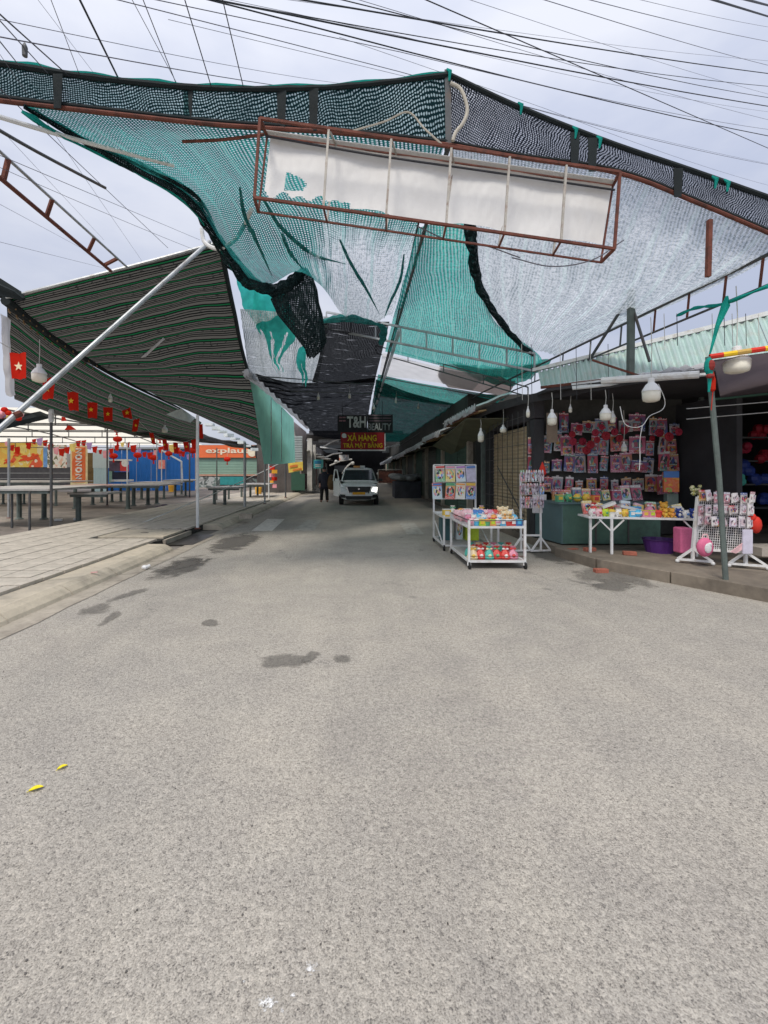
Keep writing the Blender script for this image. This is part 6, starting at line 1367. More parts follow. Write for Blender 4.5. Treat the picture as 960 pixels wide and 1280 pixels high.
for k in range(9):
    u = .30 + k * .055; a = roofpt(u, .03) + Vector((-.05, -.12, -.02)); mm = MB()
    n = 8; vs = []
    for j in range(2):
        for i in range(n + 1): vs.append(a + Vector((.42 * i / n, -.36 * i / n - .12 * j, .03 * math.sin(i * 2.4 + k) - .07 * j + .02 * (k % 3))))
    mm.add(vs, [(i, i + 1, n + 2 + i, n + 1 + i) for i in range(n)]); mm.build('crinkled_edge', M['tarp_white'], cs)
mm = MB(); a = P(752, 476, 7.35); b = P(874, 468, 6.5); mm.tube([a, b], .055, 8); mm.build('light_tube', M['white_paint'], label='long white tube lamp under the tin eave, unlit', cat='lamp')
# black tarp hanging along the shop eave toward the street
TA = [[Vector((2.95, 12.2, 2.95)), Vector((3.2, 9.9, 3.02)), Vector((4.0, 8.0, 3.02)), Vector((4.75, 7.1, 3.0))], [Vector((3.0, 12.2, 2.80)), Vector((3.22, 9.8, 2.84)), Vector((4.0, 7.95, 2.86)), Vector((4.75, 7.05, 2.93))]]
sheet('black_tarp', TA, 50, 6, mk('black_tarp', (.035, .033, .035), .8, var=.3), .03, 2, label='black tarpaulin strip hanging under the tin eave of the corner shop', cat='tarpaulin', seed=41, edge=.6)
mm = MB(); mm.prism([Vector((3.25, 12.2, 2.96)), Vector((3.3, 9.9, 3.03)), Vector((4.05, 8.1, 3.03)), Vector((4.4, 8.2, 2.99)), Vector((3.7, 12.2, 2.99))], (0, 0, .01)); mm.build('tarp_top', bpy.data.materials['black_tarp'], label='flat black tarpaulin over the gap beside the shop eave', cat='tarpaulin')
mm = MB(); panelbox(mm, 684, 697, 516, 553, 8.7, .04); mm.build('cardboard', mk('cardboard', (.22, .17, .13), .9), label='tall taupe cardboard sheet behind the small hanging bulb', cat='cardboard')
mm = MB(); mm.tube([G(862, 668, .145) + Vector((0, 0, 0)), P(879, 470, 9.0)], .05, 8); mm.build('shop_post', M['greygreen'], label='leaning greenish post at the right end of the toy wall', cat='post')
# leaning pole and mauve awning at far right
mm = MB(); mm.tube([P(908, 740, 5.5) , P(899, 600, 5.52), P(885, 446, 5.5)], .031, 9); lp = mm.build('leaning_pole', M['greygreen'], label='thin leaning grey pole planted at the kerb on the right', cat='pole')
mm = MB(); mm.ball(P(886, 458, 5.46), (.05, .05, .11), 8, 6); mm.tube([P(888, 465, 5.45), P(886, 490, 5.45)], [.03, .012], 6); mm.build('cloth_tie', M['teal_hem'], lp)
sa = thing('side_awning', P(925, 445, 5.5), 'mauve grey awning on a red and yellow pole at the far right', 'awning')
p0, p1 = P(887, 446, 5.5), P(1010, 428, 5.2)
for i in range(7):
    mm = MB(); mm.tube([p0.lerp(p1, i / 7), p0.lerp(p1, (i + 1) / 7)], .032, 8); mm.build('pole_band', [M['red'], M['yellow'], mk('ochre_wrap', (.55, .36, .10), .8) if i < 3 else bpy.data.materials['ochre_wrap']][i % 3], sa)
sheet('awning_cloth', [[P(892, 450, 5.5), P(950, 442, 5.38), P(1015, 433, 5.2)], [P(897, 478, 6.2), P(950, 470, 6.1), P(1015, 462, 6.0)], [P(901, 500, 7.0), P(950, 494, 6.9), P(1015, 487, 6.8)]], 24, 16, cloth('mauve_cloth', (.15, .125, .14), .5, .15), .02, 2, parent=sa, seed=44)
mm = MB(); mm.tube([P(893, 499, 6.9), P(960, 492, 6.8), P(1015, 487, 6.7)], .02, 6); mm.build('green_edge', M['door_green'], sa)
for py in (505, 518): mm = MB(); mm.tube([P(858, py + 6, 6.9), P(1000, py - 6, 6.4)], .008, 5); mm.build('shop_wire', M['steel'], label='thin pale wire stretched across the dark right stall, %s one' % ('upper' if py == 505 else 'lower'), cat='wire')
mm = MB(); c = P(891, 482, 5.45); mm.lathe([(.004, -.0), (.028, .03), (.03, .14), (.012, .24), (.004, .26)], c + Vector((0, 0, -.08)), 9); mm.tube([c + Vector((0, 0, -.08)), c + Vector((-.02, 0, -.3))], .005, 5); mm.tube([c + Vector((0, 0, .17)), c + Vector((0, 0, .3))], .005, 5)
mm.build('lantern_tassel', M['lantern'], label='slender pink red tassel dangling beside the top of the leaning pole', cat='tassel')
mm = MB(); c = P(888, 470, 5.43); mm.ball(c, (.05, .04, .03), 7, 5); mm.ball(c + Vector((.01, 0, .13)), (.04, .04, .07), 7, 5); mm.build('red_bow', mk('maroon_bow', (.25, .03, .025), .8), label='dark red bow tied to the top of the leaning pole', cat='bow')

# bulbs over the shop
bulb(921, 467, 5.55, .135, .34, .75, 'largest white bulb, in front of the mauve awning at far right')
bulb(814, 503, 6.6, .118, .36, .9, 'large white bulb hanging on a rod before the dark shop opening')
bulb(757, 526, 7.5, .088, .27, .25, 'bluish white square bulb hanging left of the rod bulb')
bulb(690, 532, 8.0, .078, .29, .3, 'cream bulb hanging in front of the cardboard sheet')
bulb(766, 529, 7.8, .045, .22, .3, 'small bulb hanging right beside the bluish white bulb')
bulb(660, 522, 8.6, .035, .22, .3, 'small slim bulb hanging under the black tarpaulin, above the beige shutter')
bulb(713, 516, 8.3, .03, .16, .3, 'tiny bulb just right of the cream one')
bulb(601, 553, 10.6, .07, .34, .2, 'bulb hanging at the grey post beside the black mesh gate')
bulb(629, 541, 10.0, .07, .18, .4, 'small pale bulb hanging in front of the top of the beige shutter')
bulb(780, 565, 8.6, .05, .20, .6, 'dim bulb hanging among the red fans inside the shop')
for pts, lab in (([(823, 480), (831, 500), (828, 512), (812, 520), (803, 532), (790, 534), (780, 528), (775, 508)], 'loose white cable looping under the rod bulb'), ([(803, 532), (800, 550), (800, 575), (799, 588)], 'white cable end hanging straight below the cable loop')):
    mm = MB(); mm.tube(curve_pts([P(x, y, 6.7) for x, y in pts], 30), .0055, 5); mm.build('white_cable', M['white_paint'], label=lab, cat='cable')
for i, px in enumerate((646, 652, 664, 700, 720, 738, 760, 830, 846, 890, 905, 915, 932, 948)):
    Y = 7.6 if px < 800 else 6.0; y0 = 430 if px < 800 else 392
    mm = MB(); mm.tube([P(px, y0, Y), P(px + 1, y0 + (70 if px < 800 else 40), Y)], .005, 4); mm.build('dangling_wire', M['cord'] if i % 2 else M['cable'], label='thin wire hanging from the eave truss, %s from the left of the row' % ORD[i], cat='wire', group='wires hanging from the eave truss')
mm = MB(); q = P(907, 382, 5.6); mm.tube([q + Vector((.02, 0, .12)), q, q + Vector((-.10, 0, -.25)), q + Vector((-.20, 0, -.62))], [.01, .035, .022, .008], 10, rough=.4); mm.build('net_tie', M['rag_teal'], label='teal net knot tied over the eave truss at right', cat='net knot')
mm = MB(); mm.tube(curve_pts([P(846, 395, 6.2), P(870, 385, 5.9), P(903, 380, 5.65), P(960, 358, 5.2)], 20), [.012 + .012 * abs(math.sin(i * .7)) for i in range(21)], 8, rough=.4); mm.build('net_roll', M['teal_hem'], label='thin roll of teal net lying along the lower eave bar', cat='net roll')

# ================================================================ GOODS
PC = [(.70, .07, .06), (.08, .22, .55), (.80, .55, .08), (.75, .30, .42), (.12, .42, .22), (.82, .80, .76), (.45, .2, .55), (.85, .38, .10)]
M['pack_print'] = packmat('pack_print', [(.45, .05, .06), (.06, .10, .28), (.55, .30, .07), (.50, .12, .22), (.10, .22, .17), (.50, .46, .45), (.35, .07, .12), (.15, .26, .36)], 1.05, 5)
M['pack_bright'] = packmat('pack_bright', [(.75, .16, .12), (.14, .32, .68), (.82, .68, .22), (.78, .38, .46), (.25, .55, .30), (.84, .82, .76), (.62, .75, .8), (.82, .5, .2)], 1.0, 6)
M['pack_pale'] = packmat('pack_pale', [(.66, .62, .66), (.75, .72, .72), (.5, .25, .3), (.60, .56, .62), (.35, .33, .4), (.72, .70, .70), (.62, .55, .68), (.55, .45, .5)], 1.0, 4)
M['blister'] = mk('clear_blister', (.5, .52, .55), .12, var=.2, spec=.8)
CN = ['red', 'blue', 'yellow', 'pink', 'green', 'white', 'purple', 'orange']
TM = {c: mk('toy_' + c, PC[i], .45, var=.08, scale=12) for i, c in enumerate(CN)}
TM['cyan'] = mk('toy_cyan', (.10, .48, .75), .45, var=.08); TM['cream'] = mk('toy_cream', (.85, .70, .45), .7, var=.1); TM['gold'] = mk('toy_gold', (.70, .36, .05), .5, var=.3, scale=20); TM['teal'] = mk('toy_teal', (.10, .50, .42), .6, var=.15)
TM['lime'] = mk('toy_lime', (.55, .72, .05), .5); TM['pale_pink'] = mk('toy_pale_pink', (.86, .55, .58), .6, var=.08); TM['navy'] = mk('toy_navy', (.03, .06, .28), .5)
# wall of hanging toy packs
card = MB(); card.box((0, 0, -.165), (.235, .012, .33)); card.box((0, 0, .015), (.05, .012, .03)); cm = card.build('card', M['pack_print']); card_me = cm.data; bpy.data.objects.remove(cm)
bl_ = MB(); bl_.loft([[Vector((x * k, y, z - .185)) for x, z in ((-.085, -.10), (.085, -.10), (.085, .09), (-.085, .09))] for y, k in ((-.006, 1), (-.03, .95), (-.042, .7))]); bo = bl_.build('blister', M['pack_print']); bl_me = bo.data; bpy.data.objects.remove(bo)
random.seed(11)
rowsP = []
for z_, a_, b_, n_ in ((2.26, 3.72, 6.50, 12), (1.86, 3.62, 6.46, 13), (1.46, 3.62, 6.46, 13), (1.06, 3.62, 6.46, 13)):
    rowsP.append((z_, [a_ + (b_ - a_) * k / (n_ - 1) + random.uniform(-.03, .03) for k in range(n_)]))
RN = ['topmost', 'second', 'third', 'lowest']
for r, (z, xs) in enumerate(rowsP):
    for i, x in enumerate(xs):
        t = thing('toy_pack', (x, 9.18 - .05 * (i % 2) - random.uniform(0, .05), z - .33 + random.uniform(-.06, .05)), 'hanging toy pack, %s from left in the %s row on the dark shop wall' % (ORD[i], RN[r]), 'toy pack', 'toy packs hanging on the shop wall')
        a = share('card', card_me, (0, 0, .33), t, (random.uniform(-.05, .08), random.uniform(-.09, .09), random.uniform(-.2, .2)), (random.choice((.65, .9, 1.05, 1.35)), 1, random.choice((.7, .9, 1.05, 1.2))))
        b = share('blister', bl_me, (0, 0, .33), t, None, (random.uniform(.7, 1.1), 1, random.uniform(.7, 1.1)))
mm = MB(); panelbox(mm, 830, 849, 590, 615, 8.55, .04); bx = mm.build('toy_box', printmat('bright_box', [(.8, .18, .06), (.82, .35, .06), (.85, .5, .1), (.3, .6, .1), (.8, .15, .1), (.8, .25, .1)], 7), label='bright orange and blue toy box at the right end of the wall', cat='box')
mm = MB(); panelbox(mm, 830, 849, 589, 597, 8.53, .02); mm.build('blue_header', TM['blue'], bx)
mm = MB(); panelbox(mm, 834, 848, 617, 640, 8.7, .10); mm.build('glass_jar', mk('greenish_jar', (.25, .32, .28), .2), label='pale greenish jar below the bright toy box', cat='jar')
# red fans and balls hung near the ceiling
FC = [mk('fan_red', (.32, .015, .03), .6, var=.3, scale=10), mk('fan_pink', (.34, .02, .05), .6, var=.3, scale=10)]
def fanball(m, c, r):
    for k in range(9):
        a = k * 2 * math.pi / 9; m.ball(c + Vector((math.cos(a) * r * .55, -.01, math.sin(a) * r * .55)), (r * .42, r * .25, r * .42), 6, 4)
    m.ball(c + Vector((0, -.03, 0)), r * .4, 6, 4)
fans = [(715, 543), (724, 535), (735, 532), (744, 541), (752, 534), (728, 552), (738, 556), (746, 550), (757, 545), (768, 540), (774, 548), (733, 563), (716, 552), (815, 548), (824, 541), (836, 546), (848, 540), (780, 538)]
for i, (px, py) in enumerate(sorted(fans)):
    c = P(px, py, 8.9 + random.uniform(-.3, .1)); mm = MB(); fanball(mm, c, random.uniform(.06, .10)); mm.build('red_rosette', FC[i % 2], label='dark red paper rosette near the shop ceiling, %s counting from the left' % ORD[i], cat='rosette', group='paper rosettes hanging in the toy shop')
# green cabinet counter
gc = thing('counter', (4.5, 8.35, .145), 'dark green cabinet counter standing behind the toy table', 'counter')
M['cab'] = mk('cabinet_green', (.085, .17, .135), .5, .05, var=.2, scale=2, grime=(.05, .07, .06), gamt=.5); M['cab_side'] = mk('cabinet_blue', (.10, .17, .18), .5, .05, var=.2, scale=2)
mm = MB(); mm.box((4.62, 8.45, .53), (1.78, .7, .72)); mm.build('front_cabinet', M['cab'], gc, bevel=.01)
for x in (4.33, 4.92): mm = MB(); mm.box((x, 8.09, .53), (.025, .02, .68)); mm.build('door_edge', M['dark_steel'], gc)
mm = MB(); q0, q1, q2, q3 = Vector((3.34 + .26, 9.0, .17)), Vector((3.72, 8.1, .17)), Vector((3.80, 8.1, .17)), Vector((3.8, 9.0, .17)); mm.prism([q0, q1, q2, q3], (0, 0, .72)); mm.build('side_cabinet', M['cab_side'], gc)
mm = MB(); mm.box((4.60, 8.44, .905), (1.9, .76, .03)); mm.build('counter_top', M['cab_side'], gc)
# long white toy table
tt = thing('toy_table', (4.5, 7.35, .145), 'long white folding table covered with toys before the shop', 'table')
zt = .715
mm = MB(); mm.prism([Vector((3.80, 7.32, zt)), Vector((5.45, 6.98, zt)), Vector((5.60, 7.55, zt)), Vector((3.86, 7.80, zt))], (0, 0, .03)); mm.build('table_top', M['white_paint'], tt)
for (x, y) in ((3.86, 7.38), (4.12, 7.22), (5.35, 7.04)):
    mm = MB(); mm.bar((x, y, .15), (x, y, zt), .032); lg = mm.build('leg', M['white_paint'], tt)
    for s in (-1, 1):
        if x < 4 and s < 0: continue
        mm = MB(); mm.bar((x, y, zt - .20), (x + s * .18, y - .03 * s, zt - .01), .02); mm.build('leg_brace', M['white_paint'], lg)
brm = mk('red_brick', (.36, .12, .08), .9, var=.3, scale=8, bump=.4)
for (px, py, z, rz, lab) in ((737, 689, .145, .2, 'red brick under the left leg of the toy table'), (787, 694, .145, -.3, 'red brick lying on the platform under the toy table'), (751, 716, 0, .0, 'red brick lying on the road against the right kerb'), (716, 690, .10, .5, 'broken red brick at the kerb corner below the green cabinet')):
    g = G(px, py, z); mm = MB(); mm.box(g + Vector((0, 0, .032)), (.19, .09, .06), rz); mm.build('brick', brm, label=lab, cat='brick', bevel=.006)
# toy builders (base point c, colours)
def t_ball(c, r, c1, c2):
    m = MB(); m.smooth = True; m.ball(c + Vector((0, 0, r)), r, 14, 10); m.cur = 1; m.lathe([(r * 1.01, -.012), (r * 1.03, 0), (r * 1.01, .012)], c + Vector((0, 0, r)), 14); m.ball(c + Vector((r * .3, -r * .8, r * 1.3)), r * .22, 7, 5); return m, [TM[c1], TM[c2]]
def t_pig(c, r, c1, c2):
    m = MB(); m.smooth = True; m.ball(c + Vector((0, 0, r)), (r, r * .95, r), 12, 8)
    for s in (-1, 1): m.lathe([(r * .28, 0), (r * .12, r * .3), (.001, r * .42)], c + Vector((s * r * .55, -r * .2, r * 1.7)), 7); m.ball(c + Vector((s * r * .5, -r * .5, r * .12)), r * .22, 6, 4)
    m.cur = 1; m.lathe([(r * .3, -.0), (r * .3, r * .25)], c + Vector((0, -r * 1.15, r * .95)), 9, 'Y'); 
    for s in (-1, 1): m.ball(c + Vector((s * r * .35, -r * .85, r * 1.3)), r * .1, 6, 4)
    return m, [TM[c1], TM[c2]]
def t_bear(c, r, c1, c2):
    m = MB(); m.smooth = True; m.ball(c + Vector((0, 0, r * .8)), (r * .8, r * .7, r * .85), 10, 7); m.ball(c + Vector((0, -r * .1, r * 2.0)), (r * .75, r * .68, r * .65), 10, 7)
    for s in (-1, 1):
        m.ball(c + Vector((s * r * .58, 0, r * 2.55)), r * .28, 7, 5); m.ball(c + Vector((s * r * .8, -r * .35, r * 1.1)), (r * .25, r * .3, r * .5), 7, 5); m.ball(c + Vector((s * r * .5, -r * .75, r * .25)), (r * .3, r * .42, r * .28), 7, 5)
    m.cur = 1; m.ball(c + Vector((0, -r * .7, r * 1.85)), (r * .32, r * .25, r * .25), 7, 5); m.ball(c + Vector((0, -r * .62, r * .85)), (r * .45, r * .2, r * .5), 8, 5)
    return m, [TM[c1], TM[c2]]
def t_tub(c, r, c1, c2):
    m = MB(); m.lathe([(r * .7, 0), (r * .85, r * 1.2), (r * .95, r * 1.25)], c, 12); m.cur = 1; m.lathe([(r * .98, r * 1.25), (r * .98, r * 1.5), (r * .6, r * 1.8), (r * .2, r * 1.9)], c, 12); return m, [TM[c1], TM[c2]]
def t_box(c, r, c1, c2):
    m = MB(); m.box(c + Vector((0, 0, r * .8)), (r * 1.7, r * 1.2, r * 1.6), .1); m.cur = 1; m.box(c + Vector((0, -r * .5, r * .9)), (r * 1.0, r * .5, r * .8), .1); m.box(c + Vector((0, 0, r * 1.66)), (r * 1.74, r * 1.24, r * .16), .1); return m, [TM[c1], TM[c2]]
def t_gift(c, r, c1, c2):
    m = MB(); m.smooth = False; rs = []
    for k, (q, z) in enumerate(((.85, 0), (1.05, .35), (.95, .9), (.55, 1.5), (.18, 1.9), (.45, 2.25), (.55, 2.4))):
        rs.append([c + Vector((r * q * (1 + .12 * math.sin(5 * a + k * .5)) * math.cos(a), r * q * (1 + .12 * math.sin(5 * a + k * .5)) * math.sin(a), r * z)) for a in [2 * math.pi * j / 15 for j in range(15)]])
    m.loft(rs); m.cur = 1; m.lathe([(r * .26, r * 1.82), (r * .28, r * 1.92), (r * .24, r * 2.0)], c, 9)
    for s in (-1, 1): m.ball(c + Vector((s * r * .35, -r * .25, r * 1.95)), (r * .3, r * .12, r * .2), 7, 5)
    m.ball(c + Vector((0, -r * .85, r * .7)), (r * .4, r * .25, r * .35), 8, 5)
    return m, [TM[c1], TM[c2]]
KIND = {'ball': (t_ball, 'ball'), 'pig': (t_pig, 'money pig'), 'bear': (t_bear, 'bear'), 'tub': (t_tub, 'lidded tub'), 'box': (t_box, 'toy box'), 'gift': (t_gift, 'gift bag')}
def toy(kind, c, r, c1, c2, where, grp):
    fn, nm = KIND[kind]; m, ms = fn(c, r, c1, c2)
    lab = '%s %s with %s detail, %s' % (c1.replace('_', ' '), nm, c2.replace('_', ' '), where)
    if len(lab.split()) > 16: lab = '%s %s, %s' % (c1.replace('_', ' '), nm, where)
    return m.build({'ball': 'toy_ball', 'pig': 'money_pig', 'bear': 'toy_bear', 'tub': 'toy_tub', 'box': 'toy_box', 'gift': 'gift_bag'}[kind], ms, label=lab, cat=nm, group=grp)
row = [('pig', 'white', 'pink'), ('pig', 'pale_pink', 'red'), ('pig', 'lime', 'green'), ('tub', 'white', 'yellow'), ('pig', 'white', 'yellow'), ('pig', 'yellow', 'orange'), ('box', 'cyan', 'white'), ('ball', 'cyan', 'white'), ('box', 'pink', 'yellow'), ('box', 'pink', 'lime'), ('tub', 'red', 'red'), ('bear', 'gold', 'yellow'), ('bear', 'gold', 'orange'), ('bear', 'navy', 'white'), ('pig', 'white', 'blue'), ('bear', 'navy', 'cream')]
for i, (k, a, b) in enumerate(row):
    u = (i + .5) / len(row); c = Vector((3.86, 7.42, zt + .031)).lerp(Vector((5.40, 7.12, zt + .031)), u); toy(k, c, .062 if k != 'bear' else .055, a, b, '%s from left along the front of the toy table' % ORD[i], 'toys along the front of the toy table')
row = [('gift', 'red', 'white'), ('box', 'red', 'yellow'), ('box', 'white', 'pink'), ('box', 'blue', 'cyan'), ('gift', 'pink', 'white'), ('bear', 'gold', 'yellow'), ('tub', 'blue', 'white')]
for i, (k, a, b) in enumerate(row):
    u = (i + .5) / len(row); c = Vector((3.95, 7.66, zt + .031)).lerp(Vector((5.45, 7.42, zt + .031)), u); toy(k, c, .085, a, b, '%s from left in the rear row on the toy table' % ORD[i], 'toys at the rear of the toy table')
for i, (px0, py0, px1, py1, lab) in enumerate(((752, 634, 768, 628, 'white tilted book on the rear toys at left'), (774, 632, 800, 638, 'long white box lying slanted on the rear toys'))):
    a, b = P(px0, py0, 7.55), P(px1, py1, 7.5); mm = MB(); mm.bar(a, b, .16, .045); mm.build('white_box', M['white_paint'], label=lab, cat='box')
row = [('box', 'green', 'yellow'), ('pig', 'green', 'yellow'), ('ball', 'yellow', 'green'), ('pig', 'yellow', 'orange'), ('box', 'orange', 'red')]
for i, (k, a, b) in enumerate(row): toy(k, Vector((3.78 + i * .15, 8.32 - i * .03, .92)), .075, a, b, '%s from left on the dark green cabinet' % ORD[i], 'toys on the green cabinet')
for i in range(9):
    x = 3.86 + i * .19; h = random.uniform(.20, .30); w = random.uniform(.13, .19); mm = MB(); mm.box((x, 8.62 + .03 * (i % 2), .92 + h / 2), (w, .07, h), M=Matrix.Rotation(random.uniform(-.12, .12), 3, 'Y') @ Matrix.Rotation(-.15, 3, 'X'))
    mm.build('packed_toy', M['pack_bright'] if i % 2 else M['pack_print'], label='upright packed toy leaning at the back of the green cabinet, %s from left' % ORD[i], cat='packed toy', group='packed toys standing on the green cabinet')
for i in range(8):
    x = 4.0 + i * .2; h = random.uniform(.14, .24); mm = MB(); mm.box((x, 7.66 - .22 * (x - 4) * .7 + .09, zt + .03 + h / 2), (.16, .05, h), M=Matrix.Rotation(random.uniform(-.3, .3), 3, 'Y') @ Matrix.Rotation(-.3, 3, 'X'))
    mm.build('packed_toy', M['pack_bright'], label='bright packed toy propped up behind the table toys, %s from left' % ORD[i], cat='packed toy', group='packed toys propped on the toy table')
# things under and beside the table
mm = MB(); mm.lathe([(.19, 0), (.24, .2), (.26, .22), (.23, .22), (.18, .03)], G(824, 690, .145), 16); mm.build('purple_tub', mk('purple_plastic', (.10, .03, .20), .4), label='purple plastic tub under the right end of the toy table', cat='tub')
mm = MB(); panelbox(mm, 851, 866, 660, 692, 6.9, .18); mm.build('pink_suitcase', mk('pink_case', (.70, .16, .32), .45), label='pink upright case beside the white hook rack', cat='case', bevel=.02)
mm = MB(); mm.tube([P(846, 660, 7.1), P(847, 690, 7.1)], .02, 6); mm.build('lime_stick', TM['lime'], label='lime green stick standing left of the pink upright case', cat='stick')
mm = MB(); c = P(872, 614, 6.5)
for k in range(14): mm.ball(c + Vector((random.uniform(-.07, .07), random.uniform(-.05, .05), random.uniform(-.05, .07))), (.03, .03, .025), 5, 4)
mm.build('flower_bunch', printmat('flower_print', [(.5, .4, .1), (.25, .3, .08), (.5, .45, .3), (.15, .2, .08)], 20), label='small dried flower bunch on the left post of the hook rack', cat='flowers')

# ---- white hook rack on the platform
hr = thing('hook_rack', (5.28, 6.42, .145), 'white mesh hook rack of small hanging packs on the right platform', 'rack')
def hp_(px, py): 
    t = (px - 868) / (933 - 868); return P(px, py, 6.5 + (6.2 - 6.5) * t)
fl, fr_, bl2, br2 = hp_(872, 621), hp_(937, 624), hp_(866, 686), hp_(932, 690)
for a, b in ((fl, fr_), (bl2, br2), (fl, bl2), (fr_, br2)): mm = MB(); mm.bar(a, b, .035); mm.build('frame_bar', M['white_paint'], hr)
for i in range(1, 24):
    a = fl.lerp(fr_, i / 24); b = bl2.lerp(br2, i / 24); mm = MB(); mm.bar(a, b, .006); mm.build('mesh_wire', M['white_paint'], hr)
for i in range(1, 22):
    a = fl.lerp(bl2, i / 22); b = fr_.lerp(br2, i / 22); mm = MB(); mm.bar(a, b, .006); mm.build('mesh_wire', M['white_paint'], hr)
for base in (bl2, br2):
    foot = Vector((base.x, base.y, .16)); mm = MB(); mm.bar(base, foot + Vector((0, 0, .05)), .035); lg = mm.build('leg', M['white_paint'], hr)
    for dx, dy in ((-.18, .06), (.18, -.14)):
        mm = MB(); mm.bar(base, foot + Vector((dx, dy, .04)), .03); mm.build('foot_strut', M['white_paint'], lg); mm = MB(); mm.ball(foot + Vector((dx, dy, .015)), .028, 8, 6); mm.build('castor', M['white_paint'], lg)
    mm = MB(); mm.bar(foot + Vector((-.18, .06, .04)), foot + Vector((.18, -.14, .04)), .03); mm.build('foot_bar', M['white_paint'], lg)
pk = MB(); pk.box((0, 0, -.075), (.075, .012, .15)); pk.box((0, -.012, -.085), (.05, .022, .09)); po = pk.build('small_pack', M['pack_pale']); pk_me = po.data; bpy.data.objects.remove(po)
pk = MB(); pk.box((0, 0, -.075), (.085, .012, .15)); pk.box((0, -.012, -.085), (.055, .022, .09)); po = pk.build('small_pack', M['pack_print']); pk_me2 = po.data; bpy.data.objects.remove(po)
for r in range(3):
    for i in range(9):
        u = .07 + i * .108; p = fl.lerp(fr_, u).lerp(bl2.lerp(br2, u), .08 + r * .225) + Vector((0, -.04 - .03 * (i % 3), random.uniform(-.015, .015)))
        o = share('small_pack', pk_me2 if (i + r * 2) % 7 == 0 else pk_me, p, None, (random.uniform(-.1, .1), random.uniform(-.08, .08), random.uniform(-.4, .4)), (random.uniform(.9, 1.15), 1.2, random.uniform(.8, 1.15)))
        tag(o, 'small pale pack, %s from left in the %s row of the white hook rack' % (ORD[i], ['top', 'middle', 'bottom'][r]), 'small pack', 'small packs on the white hook rack')
bpk = thing('toy_backpack', P(881, 694, 6.25), 'small pink backpack with white picture hanging low on the hook rack', 'backpack')
c = P(881, 684, 6.25); mm = MB(); mm.smooth = True; mm.ball(c, (.115, .06, .135), 12, 8); mm.build('bag', mk('hot_pink', (.72, .16, .30), .6, var=.15), bpk)
mm = MB(); mm.ball(c + Vector((.005, -.055, -.005)), (.05, .02, .07), 8, 6); mm.ball(c + Vector((.03, -.055, .045)), (.03, .02, .03), 7, 5); mm.build('picture', M['white_paint'], bpk)
mm = MB(); mm.tube([c + Vector((-.04, 0, .12)), c + Vector((-.02, 0, .18)), c + Vector((.03, 0, .18)), c + Vector((.05, 0, .12))], .009, 5); mm.build('handle', TM['pale_pink'], bpk)
mm = MB(); mm.smooth = True; c = P(945, 656, 6.15); mm.ball(c, (.07, .06, .12), 9, 6); mm.ball(c + Vector((-.05, 0, .10)), (.05, .04, .06), 8, 5); mm.build('red_bag', M['red'], label='red bag hanging off the right end of the hook rack', cat='bag')
mm = MB(); panelbox(mm, 929, 941, 662, 692, 6.1, .02); mm.build('clear_sleeve', mk('lavender_sleeve', (.62, .60, .72), .4, var=.2, scale=10), label='pale lavender sleeve hanging at the right post of the hook rack', cat='sleeve')
mm = MB(); mm.prism([P(913, 690, 6.15), P(932, 676, 6.1), P(933, 684, 6.1), P(920, 692, 6.15)], (0, .01, 0)); mm.build('paper_fan', TM['pale_pink'], label='pale pink folded paper at the bottom right of the hook rack', cat='paper')
# pale bench end at the right
mm = MB(); mm.box((6.35, 6.6, .33), (1.1, .4, .12)); mm.build('bench', mk('pale_bench', (.42, .38, .33), .8), label='pale low bench at the right edge behind the hook rack', cat='bench')
# dim goods inside the dark right stall
for i, (px, py, s) in enumerate(((905, 560, .1), (930, 585, .12), (948, 540, .1), (918, 600, .1), (950, 600, .12), (935, 560, .09), (912, 577, .08), (955, 570, .1), (900, 610, .1), (955, 622, .1))):
    c = P(px, py, 9.6); mm = MB(); 
    for k in range(5): mm.ball(c + Vector((random.uniform(-.15, .15), random.uniform(-.1, .1), random.uniform(-.08, .08))), s, 7, 5)
    mm.build('dim_goods', [FC[1], TM['navy'], FC[0], TM['teal'], TM['navy']][i % 5], label='dim clump of hanging goods in the dark right stall, %s from the left' % ORD[sorted([905, 930, 948.1, 918, 950, 935, 912, 955, 900, 955.1]).index({2: 948.1, 9: 955.1}.get(i, px))], cat='goods', group='dim goods in the dark right stall')
for k in range(4): mm = MB(); mm.box((8.1, 9.7, .7 + k * .5), (2.6, .35, .03)); mm.build('stall_shelf', M['dark_steel'], cs)
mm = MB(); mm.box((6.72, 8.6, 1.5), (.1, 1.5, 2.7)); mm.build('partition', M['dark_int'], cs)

# ---- white two-tier cart in the road
wc = thing('toy_cart', (2.13, 7.4, 0), 'white two tier wheeled cart loaded with bright toys in the road', 'cart')
x0, x1, y0, y1 = 1.72, 2.57, 6.82, 8.1
for (x, y) in ((x0, y0), (x1, y0), (x0, y1), (x1, y1)):
    mm = MB(); mm.bar((x, y, .09), (x, y, .74), .034); mm.build('post', M['white_paint'], wc)
    w = MB(); w.lathe([(.026, -.014), (.052, -.013), (.054, 0), (.052, .013), (.026, .014)], (x, y - .02, .053), 14, 'X'); wo_ = w.build('castor', M['tyre'], wc)
    w = MB(); w.bar((x - .02, y, .10), (x - .022, y - .02, .055), .012); w.bar((x + .02, y, .10), (x + .022, y - .02, .055), .012); w.build('fork', M['white_paint'], wo_)
for z, nm in ((.115, 'lower_rail'), (.635, 'tray_rail'), (.735, 'guard_rail')):
    for a, b in (((x0, y0), (x1, y0)), ((x0, y1), (x1, y1)), ((x0, y0), (x0, y1)), ((x1, y0), (x1, y1))):
        mm = MB(); mm.bar((*a, z), (*b, z), .032 if z < .7 else .012); mm.build(nm, M['white_paint'] if z < .7 else M['dark_steel'], wc)
